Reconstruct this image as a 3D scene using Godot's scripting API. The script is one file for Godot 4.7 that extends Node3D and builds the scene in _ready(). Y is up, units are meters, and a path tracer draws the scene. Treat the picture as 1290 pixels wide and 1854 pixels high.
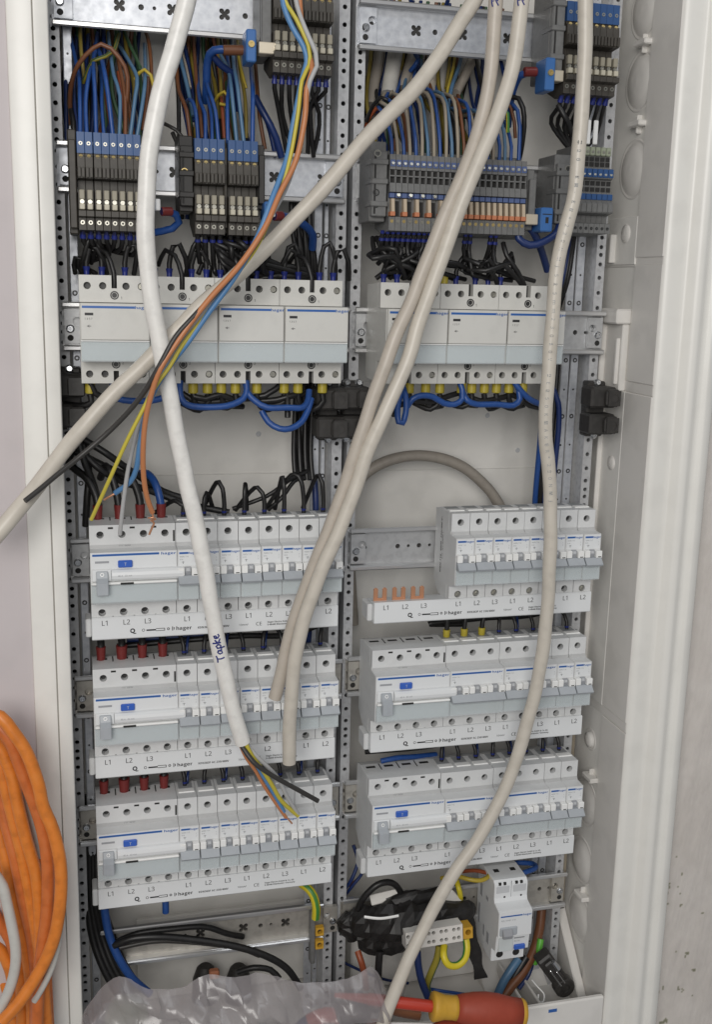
extends Node3D
# An open distribution cabinet, built in millimetres and committed in metres.
const MM := 0.001
var M := {}            # materials by name
var used := {}         # how often a name was given
var rng := RandomNumberGenerator.new()
const ORD := ["first", "second", "third", "fourth", "fifth", "sixth", "seventh", "eighth", "ninth", "tenth", "eleventh", "twelfth", "thirteenth", "fourteenth", "fifteenth", "sixteenth", "seventeenth", "eighteenth", "nineteenth", "twentieth", "twenty-first", "twenty-second", "twenty-third", "twenty-fourth"]

# ---------------------------------------------------------------- mesh builder
class MB:
	var v := PackedVector3Array()
	var n := PackedVector3Array()
	var uv := PackedVector2Array()
	var T := Transform3D.IDENTITY

	func tri(a: Vector3, b: Vector3, c: Vector3, na: Vector3, nb: Vector3, nc: Vector3, ua := Vector2.ZERO, ub := Vector2.ZERO, uc := Vector2.ZERO) -> void:
		var flip := (b - a).cross(c - a).dot(na + nb + nc) > 0.0
		v.push_back(T * a); n.push_back((T.basis * na).normalized()); uv.push_back(ua)
		if flip:
			v.push_back(T * c); n.push_back((T.basis * nc).normalized()); uv.push_back(uc)
			v.push_back(T * b); n.push_back((T.basis * nb).normalized()); uv.push_back(ub)
		else:
			v.push_back(T * b); n.push_back((T.basis * nb).normalized()); uv.push_back(ub)
			v.push_back(T * c); n.push_back((T.basis * nc).normalized()); uv.push_back(uc)

	func flat(a: Vector3, b: Vector3, c: Vector3, nn: Vector3) -> void:
		tri(a, b, c, nn, nn, nn)

	func quad(a: Vector3, b: Vector3, c: Vector3, d: Vector3, nn: Vector3) -> void:
		tri(a, b, c, nn, nn, nn, Vector2(0, 0), Vector2(1, 0), Vector2(1, 1))
		tri(a, c, d, nn, nn, nn, Vector2(0, 0), Vector2(1, 1), Vector2(0, 1))

	func box(x0: float, y0: float, z0: float, x1: float, y1: float, z1: float, c := 0.0) -> MB:
		var lo := Vector3(minf(x0, x1), minf(y0, y1), minf(z0, z1))
		var hi := Vector3(maxf(x0, x1), maxf(y0, y1), maxf(z0, z1))
		var m := (lo + hi) * 0.5
		var h := (hi - lo) * 0.5
		c = minf(c, minf(h.x, minf(h.y, h.z)) * 0.8)
		for ax in 3:
			var b := (ax + 1) % 3
			var d := (ax + 2) % 3
			for s in [-1.0, 1.0]:
				var nn := Vector3.ZERO
				nn[ax] = s
				var q := []
				for k in [[-1.0, -1.0], [1.0, -1.0], [1.0, 1.0], [-1.0, 1.0]]:
					var p := m
					p[ax] += s * h[ax]
					p[b] += k[0] * (h[b] - c)
					p[d] += k[1] * (h[d] - c)
					q.append(p)
				quad(q[0], q[1], q[2], q[3], nn)
		if c > 0.0:
			for ax in 3:
				var b := (ax + 1) % 3
				var d := (ax + 2) % 3
				for s in [-1.0, 1.0]:
					for t in [-1.0, 1.0]:
						var nn := Vector3.ZERO
						nn[b] = s
						nn[d] = t
						var p0 := m
						p0[b] += s * h[b]
						p0[d] += t * (h[d] - c)
						var p1 := m
						p1[b] += s * (h[b] - c)
						p1[d] += t * h[d]
						var e := Vector3.ZERO
						e[ax] = h[ax] - c
						quad(p0 - e, p0 + e, p1 + e, p1 - e, nn.normalized())
			for s in [-1.0, 1.0]:
				for t in [-1.0, 1.0]:
					for w in [-1.0, 1.0]:
						var sg := Vector3(s, t, w)
						flat(m + sg * Vector3(h.x, h.y - c, h.z - c), m + sg * Vector3(h.x - c, h.y, h.z - c), m + sg * Vector3(h.x - c, h.y - c, h.z), sg.normalized())
		return self

	# poly: Vector2(z, y) points, extruded along x; ch chamfers both ends
	func prism(poly: Array, x0: float, x1: float, ch := 0.0) -> MB:
		var p := PackedVector2Array(poly)
		var area := 0.0
		for i in p.size():
			area += p[i].cross(p[(i + 1) % p.size()])
		if area < 0.0:
			p.reverse()
		var k := p.size()
		var ins := PackedVector2Array()
		for i in k:
			var e0 := (p[i] - p[(i - 1 + k) % k]).normalized()
			var e1 := (p[(i + 1) % k] - p[i]).normalized()
			var n0 := Vector2(e0.y, -e0.x)
			var n1 := Vector2(e1.y, -e1.x)
			var bis := n0 + n1
			ins.push_back(p[i] - bis * ch / maxf(0.35, bis.dot(n0)))
		var idx := Geometry2D.triangulate_polygon(ins)
		for side in [[x0, -1.0], [x1, 1.0]]:
			var nn := Vector3(side[1], 0, 0)
			for i in range(0, idx.size(), 3):
				flat(Vector3(side[0], ins[idx[i]].y, ins[idx[i]].x), Vector3(side[0], ins[idx[i + 1]].y, ins[idx[i + 1]].x), Vector3(side[0], ins[idx[i + 2]].y, ins[idx[i + 2]].x), nn)
		for i in k:
			var a := p[i]
			var b := p[(i + 1) % k]
			var e := (b - a).normalized()
			var o := Vector3(0, -e.x, e.y)
			quad(Vector3(x0 + ch, a.y, a.x), Vector3(x1 - ch, a.y, a.x), Vector3(x1 - ch, b.y, b.x), Vector3(x0 + ch, b.y, b.x), o)
			if ch > 0.0:
				var ai := ins[i]
				var bi := ins[(i + 1) % k]
				quad(Vector3(x0, ai.y, ai.x), Vector3(x0 + ch, a.y, a.x), Vector3(x0 + ch, b.y, b.x), Vector3(x0, bi.y, bi.x), (o + Vector3(-1, 0, 0)).normalized())
				quad(Vector3(x1, ai.y, ai.x), Vector3(x1 - ch, a.y, a.x), Vector3(x1 - ch, b.y, b.x), Vector3(x1, bi.y, bi.x), (o + Vector3(1, 0, 0)).normalized())
		return self

	# rectangle with a round (or, n = 4, square) hole, facing +z, the hole's wall going back to zb
	func cell(x0: float, y0: float, x1: float, y1: float, zf: float, zb: float, cx: float, cy: float, r: float, k := 14, lobes := 0.0) -> MB:
		var ang := []
		for i in k:
			ang.append(TAU * i / k + (PI / 4 if k == 4 else 0.0))
		for q in [[x0, y0], [x1, y0], [x1, y1], [x0, y1]]:
			ang.append(fposmod(atan2(q[1] - cy, q[0] - cx), TAU))
		ang.sort()
		var inner := []
		var outer := []
		for a in ang:
			var d := Vector2(cos(a), sin(a))
			var t := 1e9
			if d.x > 1e-6: t = minf(t, (x1 - cx) / d.x)
			if d.x < -1e-6: t = minf(t, (x0 - cx) / d.x)
			if d.y > 1e-6: t = minf(t, (y1 - cy) / d.y)
			if d.y < -1e-6: t = minf(t, (y0 - cy) / d.y)
			var rr := r
			if k == 4:
				rr = r * 0.7071 / maxf(absf(d.x), absf(d.y))
			if lobes > 0.0:
				rr = r * (1.0 - lobes + lobes * pow(absf(sin(2.0 * a)), 0.8))
			inner.append(Vector2(cx, cy) + d * rr)
			outer.append(Vector2(cx, cy) + d * t)
		for i in ang.size():
			var j := (i + 1) % ang.size()
			if (inner[i] - inner[j]).length() < 1e-5:
				continue
			var f := Vector3(0, 0, 1)
			flat(Vector3(inner[i].x, inner[i].y, zf), Vector3(outer[i].x, outer[i].y, zf), Vector3(outer[j].x, outer[j].y, zf), f)
			flat(Vector3(inner[i].x, inner[i].y, zf), Vector3(outer[j].x, outer[j].y, zf), Vector3(inner[j].x, inner[j].y, zf), f)
			var c := Vector2(cx, cy)
			var na := Vector3(c.x - inner[i].x, c.y - inner[i].y, 0).normalized()
			var nb := Vector3(c.x - inner[j].x, c.y - inner[j].y, 0).normalized()
			var a0 := Vector3(inner[i].x, inner[i].y, zf)
			var a1 := Vector3(inner[j].x, inner[j].y, zf)
			var b0 := Vector3(inner[i].x, inner[i].y, zb)
			var b1 := Vector3(inner[j].x, inner[j].y, zb)
			tri(a0, a1, b1, na, nb, nb)
			tri(a0, b1, b0, na, nb, na)
		return self

	# the four outer sides of a plate between zb and zf
	func rim(x0: float, y0: float, x1: float, y1: float, zf: float, zb: float) -> MB:
		quad(Vector3(x0, y0, zb), Vector3(x1, y0, zb), Vector3(x1, y0, zf), Vector3(x0, y0, zf), Vector3(0, -1, 0))
		quad(Vector3(x0, y1, zb), Vector3(x1, y1, zb), Vector3(x1, y1, zf), Vector3(x0, y1, zf), Vector3(0, 1, 0))
		quad(Vector3(x0, y0, zb), Vector3(x0, y1, zb), Vector3(x0, y1, zf), Vector3(x0, y0, zf), Vector3(-1, 0, 0))
		quad(Vector3(x1, y0, zb), Vector3(x1, y1, zb), Vector3(x1, y1, zf), Vector3(x1, y0, zf), Vector3(1, 0, 0))
		return self

	# turned shape: prof = [[height along axis, radius], ...]
	func lathe(c: Vector3, axis: Vector3, prof: Array, k := 12, smooth := false) -> MB:
		axis = axis.normalized()
		var u := axis.cross(Vector3(0, 1, 0) if absf(axis.y) < 0.9 else Vector3(1, 0, 0)).normalized()
		var w := axis.cross(u)
		var pn := []
		for s in prof.size() - 1:
			var dh: float = prof[s + 1][0] - prof[s][0]
			var dr: float = prof[s + 1][1] - prof[s][1]
			pn.append(Vector2(-dr, dh).normalized())   # along axis, radial
		for s in prof.size() - 1:
			var n0: Vector2 = pn[s]
			var n1: Vector2 = pn[s]
			if smooth:
				if s > 0: n0 = (pn[s] + pn[s - 1]).normalized()
				if s < pn.size() - 1: n1 = (pn[s] + pn[s + 1]).normalized()
			for i in k:
				var a := TAU * i / k
				var b := TAU * (i + 1) / k
				var da := u * cos(a) + w * sin(a)
				var db := u * cos(b) + w * sin(b)
				var p00: Vector3 = c + axis * prof[s][0] + da * prof[s][1]
				var p01: Vector3 = c + axis * prof[s][0] + db * prof[s][1]
				var p10: Vector3 = c + axis * prof[s + 1][0] + da * prof[s + 1][1]
				var p11: Vector3 = c + axis * prof[s + 1][0] + db * prof[s + 1][1]
				var na0 := axis * n0.x + da * n0.y
				var nb0 := axis * n0.x + db * n0.y
				var na1 := axis * n1.x + da * n1.y
				var nb1 := axis * n1.x + db * n1.y
				if prof[s][1] > 1e-4: tri(p00, p01, p11, na0, nb0, nb1)
				if prof[s + 1][1] > 1e-4: tri(p00, p11, p10, na0, nb1, na1)
		return self

	func cyl(c: Vector3, axis: Vector3, r: float, h: float, k := 12, ch := 0.0) -> MB:
		return lathe(c, axis, [[0.0, 0.0], [0.0, r - ch], [ch, r], [h - ch, r], [h, r - ch], [h, 0.0]], k)

	# round cord through points (Catmull-Rom); r_end < 0 keeps r
	func tube(pts: Array, r: float, k := 8, step := 5.0, caps := true, squash := 1.0) -> PackedVector3Array:
		var c := MB.curve(pts, step)
		var m := c.size()
		if k >= 18:      # a heavy sheath is never quite straight
			for i in m:
				c[i] += Vector3(sin(i * 0.31 + r) * 0.35 + sin(i * 0.83) * 0.18, 0.0, cos(i * 0.27) * 0.4)
		var tang := []
		for i in m:
			tang.append((c[mini(i + 1, m - 1)] - c[maxi(i - 1, 0)]).normalized())
		var side: Vector3 = (tang[0] as Vector3).cross(Vector3(0, 0, 1))
		if side.length() < 0.1: side = (tang[0] as Vector3).cross(Vector3(1, 0, 0))
		side = side.normalized()
		var rings := []
		var norms := []
		var dist := 0.0
		var ds := [0.0]
		for i in m:
			var t: Vector3 = tang[i]
			side = (side - t * side.dot(t)).normalized()
			var up := t.cross(side)
			var ring := []
			var nr := []
			for j in k:
				var a := TAU * j / k
				var d := side * cos(a) + up * sin(a) * squash
				ring.append(c[i] + d * (r if k < 18 else r * (1.0 + 0.014 * sin(i * 0.47 + r) + 0.012 * sin(i * 0.9 + j * 0.55))))
				nr.append((side * cos(a) * squash + up * sin(a)).normalized())
			rings.append(ring)
			norms.append(nr)
			if i > 0:
				dist += c[i].distance_to(c[i - 1])
				ds.append(dist)
		for i in m - 1:
			for j in k:
				var q := (j + 1) % k
				var u0 := Vector2(float(j) / k, ds[i] / 40.0)
				var u1 := Vector2(float(j + 1) / k, ds[i] / 40.0)
				var u2 := Vector2(float(j + 1) / k, ds[i + 1] / 40.0)
				var u3 := Vector2(float(j) / k, ds[i + 1] / 40.0)
				tri(rings[i][j], rings[i][q], rings[i + 1][q], norms[i][j], norms[i][q], norms[i + 1][q], u0, u1, u2)
				tri(rings[i][j], rings[i + 1][q], rings[i + 1][j], norms[i][j], norms[i + 1][q], norms[i + 1][j], u0, u2, u3)
		if caps:
			for j in k:
				var q := (j + 1) % k
				flat(c[0], rings[0][j], rings[0][q], -tang[0])
				flat(c[m - 1], rings[m - 1][j], rings[m - 1][q], tang[m - 1])
		return c

	static func curve(pts: Array, step := 5.0) -> PackedVector3Array:
		var out := PackedVector3Array()
		var m := pts.size()
		for i in m - 1:
			var p0: Vector3 = pts[maxi(i - 1, 0)]
			var p1: Vector3 = pts[i]
			var p2: Vector3 = pts[i + 1]
			var p3: Vector3 = pts[mini(i + 2, m - 1)]
			var seg := clampi(int(p1.distance_to(p2) / step), 1, 24)
			for s in seg:
				out.push_back(p1.cubic_interpolate(p2, p0, p3, float(s) / seg))
		out.push_back(pts[m - 1])
		return out

	# lettering of a TextMesh laid at p, facing +z, letter height h; T turns it
	func letters(txt: String, p: Vector3, h: float, font: Font, centre := true, stretch := 1.0) -> MB:
		var t := TextMesh.new()
		t.text = txt
		t.font = font
		t.font_size = 24
		t.curve_step = 3.0
		t.depth = 0.0
		t.pixel_size = h / 17.5
		t.horizontal_alignment = HORIZONTAL_ALIGNMENT_CENTER if centre else HORIZONTAL_ALIGNMENT_LEFT
		var a := t.get_mesh_arrays()
		var vs: PackedVector3Array = a[Mesh.ARRAY_VERTEX]
		var ix: PackedInt32Array = a[Mesh.ARRAY_INDEX]
		if not centre:
			var lo := 1e9
			for q in vs: lo = minf(lo, q.x)
			for i in vs.size(): vs[i].x -= lo
		for i in range(0, ix.size(), 3):
			var w := Vector3(stretch, 1, 1)
			flat(p + vs[ix[i]] * w, p + vs[ix[i + 1]] * w, p + vs[ix[i + 2]] * w, Vector3(0, 0, 1))
		return self

	func mesh(base: Vector3) -> ArrayMesh:
		var vv := PackedVector3Array()
		vv.resize(v.size())
		for i in v.size():
			vv[i] = (v[i] - base) * 0.001
		var arr := []
		arr.resize(Mesh.ARRAY_MAX)
		arr[Mesh.ARRAY_VERTEX] = vv
		arr[Mesh.ARRAY_NORMAL] = n
		arr[Mesh.ARRAY_TEX_UV] = uv
		var am := ArrayMesh.new()
		am.add_surface_from_arrays(Mesh.PRIMITIVE_TRIANGLES, arr)
		return am

# ---------------------------------------------------------------- scene helpers
func V(x: float, y: float, z: float) -> Vector3:
	return Vector3(x, y, z)

func numbered(called: String) -> String:
	var k: int = used.get(called, 0)
	used[called] = k + 1
	return called if k == 0 else "%s_%03d" % [called, k]

func tag(o: Node3D, label: String, category: String, group := "", kind := "") -> void:
	if label: o.set_meta("label", label)
	if category: o.set_meta("category", category)
	if group: o.set_meta("group", group)
	if kind: o.set_meta("kind", kind)

# an empty thing whose parts follow; at is its base in millimetres
func thing(called: String, label: String, category: String, group := "", at := Vector3.ZERO) -> Node3D:
	var o := Node3D.new()
	o.name = numbered(called)
	o.position = at * MM
	add_child(o)
	tag(o, label, category, group)
	return o

# one mesh as a part of a thing, given in cabinet coordinates (local = false) or in the thing's own
func part(parent: Node3D, called: String, mb: MB, mat: String, local := true) -> MeshInstance3D:
	var o := MeshInstance3D.new()
	o.name = called
	var base := Vector3.ZERO
	if not local:
		var q: Node = parent
		while q != self:
			base += (q as Node3D).position / MM
			q = q.get_parent()
	o.mesh = mb.mesh(base)
	o.material_override = M[mat]
	parent.add_child(o, true)
	return o

# a thing that is one mesh, its origin at `at`
func solo(called: String, mb: MB, mat: String, label: String, category: String, group := "", at := Vector3.ZERO, kind := "") -> MeshInstance3D:
	var o := MeshInstance3D.new()
	o.name = numbered(called)
	o.mesh = mb.mesh(at)
	o.position = at * MM
	o.material_override = M[mat]
	add_child(o)
	tag(o, label, category, group, kind)
	return o

func dup(proto: Node3D, label: String, at: Vector3) -> Node3D:
	var o: Node3D = proto.duplicate()
	var stem := String(proto.name)
	if stem.length() > 4 and stem.right(4).begins_with("_") and stem.right(3).is_valid_int():
		stem = stem.left(stem.length() - 4)
	o.name = numbered(stem)
	o.position = at * MM
	add_child(o)
	o.set_meta("label", label)
	return o

# a single cord; ferrule = [material, radius, length] at its first point
func wire(called: String, pts: Array, r: float, mat: String, label: String, group := "", ferrule := [], k := 8, step := 6.0, category := "wire") -> Node3D:
	var mb := MB.new()
	mb.tube(pts, r, k, step)
	if ferrule.is_empty():
		return solo(called, mb, mat, label, category, group, pts[0])
	var t := thing(called, label, category, group, pts[0])
	part(t, "insulation", mb, mat, false)
	var d: Vector3 = (pts[1] - pts[0]).normalized()
	var f := MB.new()
	f.lathe(pts[0] - d * 2.0, d, [[0.0, 0.0], [0.0, ferrule[1] * 0.8], [ferrule[2] * 0.6, ferrule[1] * 0.85], [ferrule[2], ferrule[1] * 1.15], [ferrule[2], r * 0.9]], 10)
	part(t, "ferrule", f, ferrule[0], false)
	return t

# ---------------------------------------------------------------- materials
func noise_tex(seed_: int, freq: float, stops: Array, size := 256, octaves := 4, kind := FastNoiseLite.TYPE_SIMPLEX_SMOOTH) -> NoiseTexture2D:
	var f := FastNoiseLite.new()
	f.noise_type = kind
	f.seed = seed_
	f.frequency = freq
	f.fractal_octaves = octaves
	var g := Gradient.new()
	var offs := PackedFloat32Array()
	var cols := PackedColorArray()
	for s in stops:
		offs.push_back(s[0])
		cols.push_back(s[1])
	g.offsets = offs
	g.colors = cols
	var t := NoiseTexture2D.new()
	t.width = size
	t.height = size
	t.seamless = true
	t.noise = f
	t.color_ramp = g
	return t

func mat(called: String, c: Color, rough := 0.5, metal := 0.0, grain := 0.0, scale := 20.0, spec := 0.5) -> StandardMaterial3D:
	var m := StandardMaterial3D.new()
	m.resource_name = called
	m.roughness = rough
	m.metallic = metal
	m.metallic_specular = spec
	if grain > 0.0:
		m.albedo_color = Color.WHITE
		m.albedo_texture = noise_tex(called.hash() % 9999, 0.02, [[0.2, c.darkened(grain)], [0.5, c], [0.8, c.lightened(grain * 0.5)]], 256, 5)
		m.uv1_triplanar = true
		m.uv1_world_triplanar = true
		m.uv1_scale = Vector3.ONE * scale
	else:
		m.albedo_color = c
	M[called] = m
	return m

func rgb(r: int, g: int, b: int) -> Color:
	return Color(r / 255.0, g / 255.0, b / 255.0)

func make_materials() -> void:
	mat("white_plastic", rgb(222, 219, 213), 0.42, 0.0, 0.025, 6.0)
	mat("module_plastic", rgb(212, 213, 213), 0.4, 0.0, 0.02, 9.0)
	mat("contactor_plastic", rgb(204, 203, 198), 0.4, 0.0, 0.02, 9.0)
	mat("label_white", rgb(224, 226, 227), 0.35)
	mat("tab_white", rgb(238, 238, 236), 0.3)
	mat("lever_grey", rgb(170, 175, 180), 0.4, 0.0, 0.02, 20.0)
	mat("toggle_grey", rgb(158, 160, 164), 0.4)
	mat("toggle_light", rgb(196, 198, 200), 0.4)
	mat("blue_print", rgb(45, 95, 165), 0.4)
	mat("blue_button", rgb(56, 98, 188), 0.35)
	mat("black_print", rgb(38, 38, 40), 0.5)
	mat("grey_print", rgb(150, 152, 154), 0.5)
	mat("faint_print", rgb(146, 148, 148), 0.5)
	mat("dark_recess", rgb(34, 33, 32), 0.7)
	mat("screw_dark", rgb(66, 66, 66), 0.4, 0.6)
	mat("screw_bright", rgb(180, 178, 168), 0.3, 0.85)
	mat("steel_screw", rgb(200, 202, 205), 0.22, 0.95)
	mat("cabinet_white", rgb(222, 219, 214), 0.38, 0.0, 0.03, 4.0)
	mat("cabinet_frame", rgb(230, 228, 222), 0.36, 0.0, 0.02, 4.0)
	mat("cabinet_inside", rgb(228, 226, 221), 0.5, 0.0, 0.03, 4.0)
	mat("door_white", rgb(202, 194, 194), 0.45, 0.0, 0.02, 3.0)
	mat("black_wire", rgb(28, 27, 27), 0.42, 0.0, 0.08, 30.0)
	mat("charcoal_wire", rgb(52, 50, 48), 0.42)
	mat("blue_wire", rgb(34, 74, 140), 0.38, 0.0, 0.05, 30.0)
	mat("dark_blue_wire", rgb(26, 46, 96), 0.4)
	mat("pale_blue_wire", rgb(78, 112, 142), 0.4)
	mat("sky_wire", rgb(84, 130, 176), 0.4)
	mat("brown_wire", rgb(112, 70, 44), 0.42)
	mat("copper_brown_wire", rgb(186, 122, 80), 0.4)
	mat("yellow_wire", rgb(180, 158, 56), 0.4)
	mat("olive_wire", rgb(128, 112, 44), 0.45)
	mat("green_wire", rgb(96, 178, 62), 0.4)
	mat("dull_green_wire", rgb(60, 92, 64), 0.45)
	mat("grey_wire", rgb(172, 172, 172), 0.42)
	mat("beige_wire", rgb(150, 140, 124), 0.45)
	mat("orange_wire", rgb(146, 74, 44), 0.42)
	mat("copper", rgb(212, 156, 122), 0.35, 0.6)
	mat("blue_ferrule", rgb(30, 42, 116), 0.38)
	mat("red_ferrule", rgb(112, 38, 36), 0.4)
	mat("yellow_ferrule", rgb(176, 160, 56), 0.4)
	mat("white_cable", rgb(232, 230, 225), 0.34, 0.0, 0.05, 14.0)
	mat("beige_cable", rgb(200, 193, 181), 0.38, 0.0, 0.045, 12.0)
	mat("taupe_cable", rgb(186, 177, 165), 0.4, 0.0, 0.045, 12.0)
	mat("grey_cable", rgb(152, 145, 136), 0.42, 0.0, 0.03, 22.0)
	mat("pale_grey_cable", rgb(190, 188, 182), 0.42, 0.0, 0.03, 22.0)
	mat("orange_cable", rgb(216, 124, 44), 0.42, 0.0, 0.09, 12.0)
	mat("orange_cable_deep", rgb(198, 106, 48), 0.42, 0.0, 0.09, 12.0)
	mat("terminal_dark", rgb(66, 62, 56), 0.5, 0.0, 0.05, 30.0)
	mat("terminal_black", rgb(46, 44, 42), 0.5)
	mat("terminal_blue", rgb(46, 80, 128), 0.42)
	mat("terminal_ivory", rgb(190, 184, 166), 0.45)
	mat("terminal_sand", rgb(150, 144, 128), 0.5)
	mat("terminal_grey", rgb(110, 110, 109), 0.48, 0.0, 0.04, 30.0)
	mat("terminal_green_grey", rgb(150, 156, 136), 0.5)
	mat("terminal_beige", rgb(186, 170, 148), 0.45)
	mat("terminal_orange", rgb(190, 122, 88), 0.45)
	mat("slate_blue", rgb(82, 98, 140), 0.45)
	mat("clamp_blue", rgb(60, 106, 166), 0.4)
	mat("brass", rgb(214, 190, 130), 0.3, 0.8)
	mat("busbar_metal", rgb(216, 206, 186), 0.4, 0.5)
	mat("black_plastic", rgb(52, 50, 48), 0.5, 0.0, 0.06, 20.0)
	mat("black_tape", rgb(30, 28, 27), 0.48, 0.0, 0.08, 24.0)
	mat("screwdriver_red", rgb(156, 64, 44), 0.58, 0.0, 0.03, 20.0)
	mat("screwdriver_yellow", rgb(200, 154, 50), 0.55, 0.0, 0.04, 20.0)
	mat("shaft_red", rgb(180, 56, 38), 0.38)
	mat("frame_face", rgb(196, 197, 199), 0.42, 0.3, 0.07, 25.0)
	mat("rail_steel", rgb(196, 197, 198), 0.42, 0.6, 0.05, 18.0)
	mat("rail_lip", rgb(214, 214, 214), 0.3, 0.8)
	mat("rail_dull", rgb(190, 186, 178), 0.44, 0.6, 0.06, 18.0)
	var z: StandardMaterial3D = mat("galvanized", Color.WHITE, 0.5, 0.6)
	z.albedo_texture = noise_tex(77, 0.05, [[0.0, rgb(188, 191, 198)], [0.5, rgb(204, 207, 212)], [1.0, rgb(216, 218, 223)]], 256, 3, FastNoiseLite.TYPE_CELLULAR)
	z.uv1_triplanar = true
	z.uv1_world_triplanar = true
	z.uv1_scale = Vector3.ONE * 12.0
	z.roughness_texture = noise_tex(78, 0.03, [[0.0, Color(0.7, 0.7, 0.7)], [1.0, Color(1, 1, 1)]], 256)
	# earth wires: green and yellow halves along the cord
	for e in [["earth_wire", rgb(214, 196, 48), rgb(70, 132, 62)], ["dull_earth_wire", rgb(150, 138, 52), rgb(66, 96, 56)], ["yellow_core", rgb(192, 178, 66), rgb(88, 142, 70)]]:
		var g := Gradient.new()
		g.interpolation_mode = Gradient.GRADIENT_INTERPOLATE_CONSTANT
		g.offsets = PackedFloat32Array([0.0, 0.08, 0.42, 0.56, 0.7])
		g.colors = PackedColorArray([e[1], e[2], e[1], e[1] if e[0] == "yellow_core" else e[2], e[1]])
		var gt := GradientTexture2D.new()
		gt.gradient = g
		gt.width = 64
		gt.height = 4
		var ew: StandardMaterial3D = mat(e[0], Color.WHITE, 0.4)
		ew.albedo_texture = gt
	# label covers: thin clear plastic over a pale ground
	var lc := mat("label_cover", Color(0.88, 0.91, 0.92, 0.3), 0.1)
	lc.transparency = BaseMaterial3D.TRANSPARENCY_ALPHA
	var ground := mat("label_ground", rgb(204, 210, 210), 0.3)
	ground.clearcoat_enabled = true
	ground.clearcoat = 0.6
	ground.clearcoat_roughness = 0.12
	var bag := mat("bag_film", Color(0.66, 0.635, 0.64, 0.5), 0.24)
	bag.transparency = BaseMaterial3D.TRANSPARENCY_ALPHA
	# plaster wall
	var p := mat("plaster", Color.WHITE, 0.9, 0.0)
	p.albedo_texture = plaster_image()
	p.normal_enabled = true
	var nt := noise_tex(301, 0.03, [[0.0, Color.BLACK], [1.0, Color.WHITE]], 512, 5)
	nt.as_normal_map = true
	nt.bump_strength = 3.0
	p.normal_texture = nt
	p.normal_scale = 0.5

# plaster with its own stains: mould specks low down beside the frame, a few chips to bare render
func plaster_image() -> ImageTexture:
	var w := 256
	var h := 1024
	var im := Image.create(w, h, false, Image.FORMAT_RGB8)
	var f := FastNoiseLite.new()
	f.seed = 5
	f.frequency = 0.012
	f.fractal_octaves = 5
	var g := FastNoiseLite.new()
	g.seed = 9
	g.frequency = 0.07
	g.fractal_octaves = 3
	var b := FastNoiseLite.new()
	b.seed = 21
	b.frequency = 0.02
	b.fractal_octaves = 3
	for y in h:
		for x in w:
			var k := f.get_noise_2d(x, y) * 0.5 + g.get_noise_2d(x, y) * 0.15
			var c := rgb(198, 191, 184).lerp(rgb(216, 210, 204), clampf(0.5 + k, 0, 1))
			var near := 1.0 - absf(x - 27.0) / 26.0          # a damp band beside the frame
			var low := clampf((y - 650.0) / 90.0, 0.0, 1.0)
			var spot := g.get_noise_2d(x * 1.6 + 300, y * 1.1) + 0.4 * b.get_noise_2d(x, y)
			if spot > 0.62 - 0.36 * maxf(near, 0.0) * low + (1.0 - low) * 0.35:
				c = c.lerp(rgb(84, 86, 58), 0.6)
			var chip := b.get_noise_2d(x * 0.8, y * 0.7 + 60)
			if low > 0.5 and x > 52 and chip > 0.44:
				c = c.lerp(rgb(150, 124, 86), 0.7)
			im.set_pixel(x, y, c)
	return ImageTexture.create_from_image(im)

# ---------------------------------------------------------------- build
var sans: SystemFont
var bold: SystemFont

func _ready() -> void:
	rng.seed = 11
	sans = SystemFont.new()
	sans.font_names = PackedStringArray(["Droid Sans"])
	bold = SystemFont.new()
	bold.font_names = PackedStringArray(["Droid Sans"])
	bold.font_weight = 700
	view_and_light()
	make_materials()
	enclosure()
	posts_and_rails()
	breaker_rows()
	contactor_rows()
	terminal_groups()
	clips_and_bars()
	hidden_wiring()
	contactor_wiring()
	breaker_wiring()
	big_cables()
	loose_cores()
	bottom_things()

func view_and_light() -> void:
	var cam := Camera3D.new()
	cam.name = "camera"
	cam.position = V(71.5, 386.46, 884.3) * MM
	cam.rotation = Vector3(deg_to_rad(-11.919), deg_to_rad(-14.613), deg_to_rad(1.316))
	cam.fov = 51.273
	cam.near = 0.02
	cam.far = 20.0
	add_child(cam)
	cam.current = true
	var env := Environment.new()
	env.background_mode = Environment.BG_COLOR
	env.background_color = Color(0.59, 0.595, 0.605)
	env.tonemap_mode = Environment.TONE_MAPPER_LINEAR
	env.tonemap_exposure = 0.7
	env.sdfgi_enabled = true
	env.ssao_enabled = true
	env.ssil_enabled = true
	var we := WorldEnvironment.new()
	we.name = "environment"
	we.environment = env
	add_child(we)
	# the room's lit opening behind and above the photographer, and a tube lamp under the ceiling
	lamp("room_light", V(-320, 720, 1650), V(330, 20, 0), Vector2(0.9, 0.75), 2.85, Color(1.0, 0.987, 0.97))
	lamp("ceiling_light", V(750, 1500, 900), V(320, 50, 0), Vector2(1.2, 0.25), 0.55, Color(0.97, 0.985, 1.0))

func lamp(called: String, at: Vector3, to: Vector3, size: Vector2, energy: float, c: Color) -> void:
	var l := AreaLight3D.new()
	l.name = called
	l.area_size = size
	l.light_energy = energy
	l.light_color = c
	l.area_range = 8.0
	l.shadow_enabled = true
	add_child(l)
	l.look_at_from_position(at * MM, to * MM, Vector3.UP)

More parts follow.
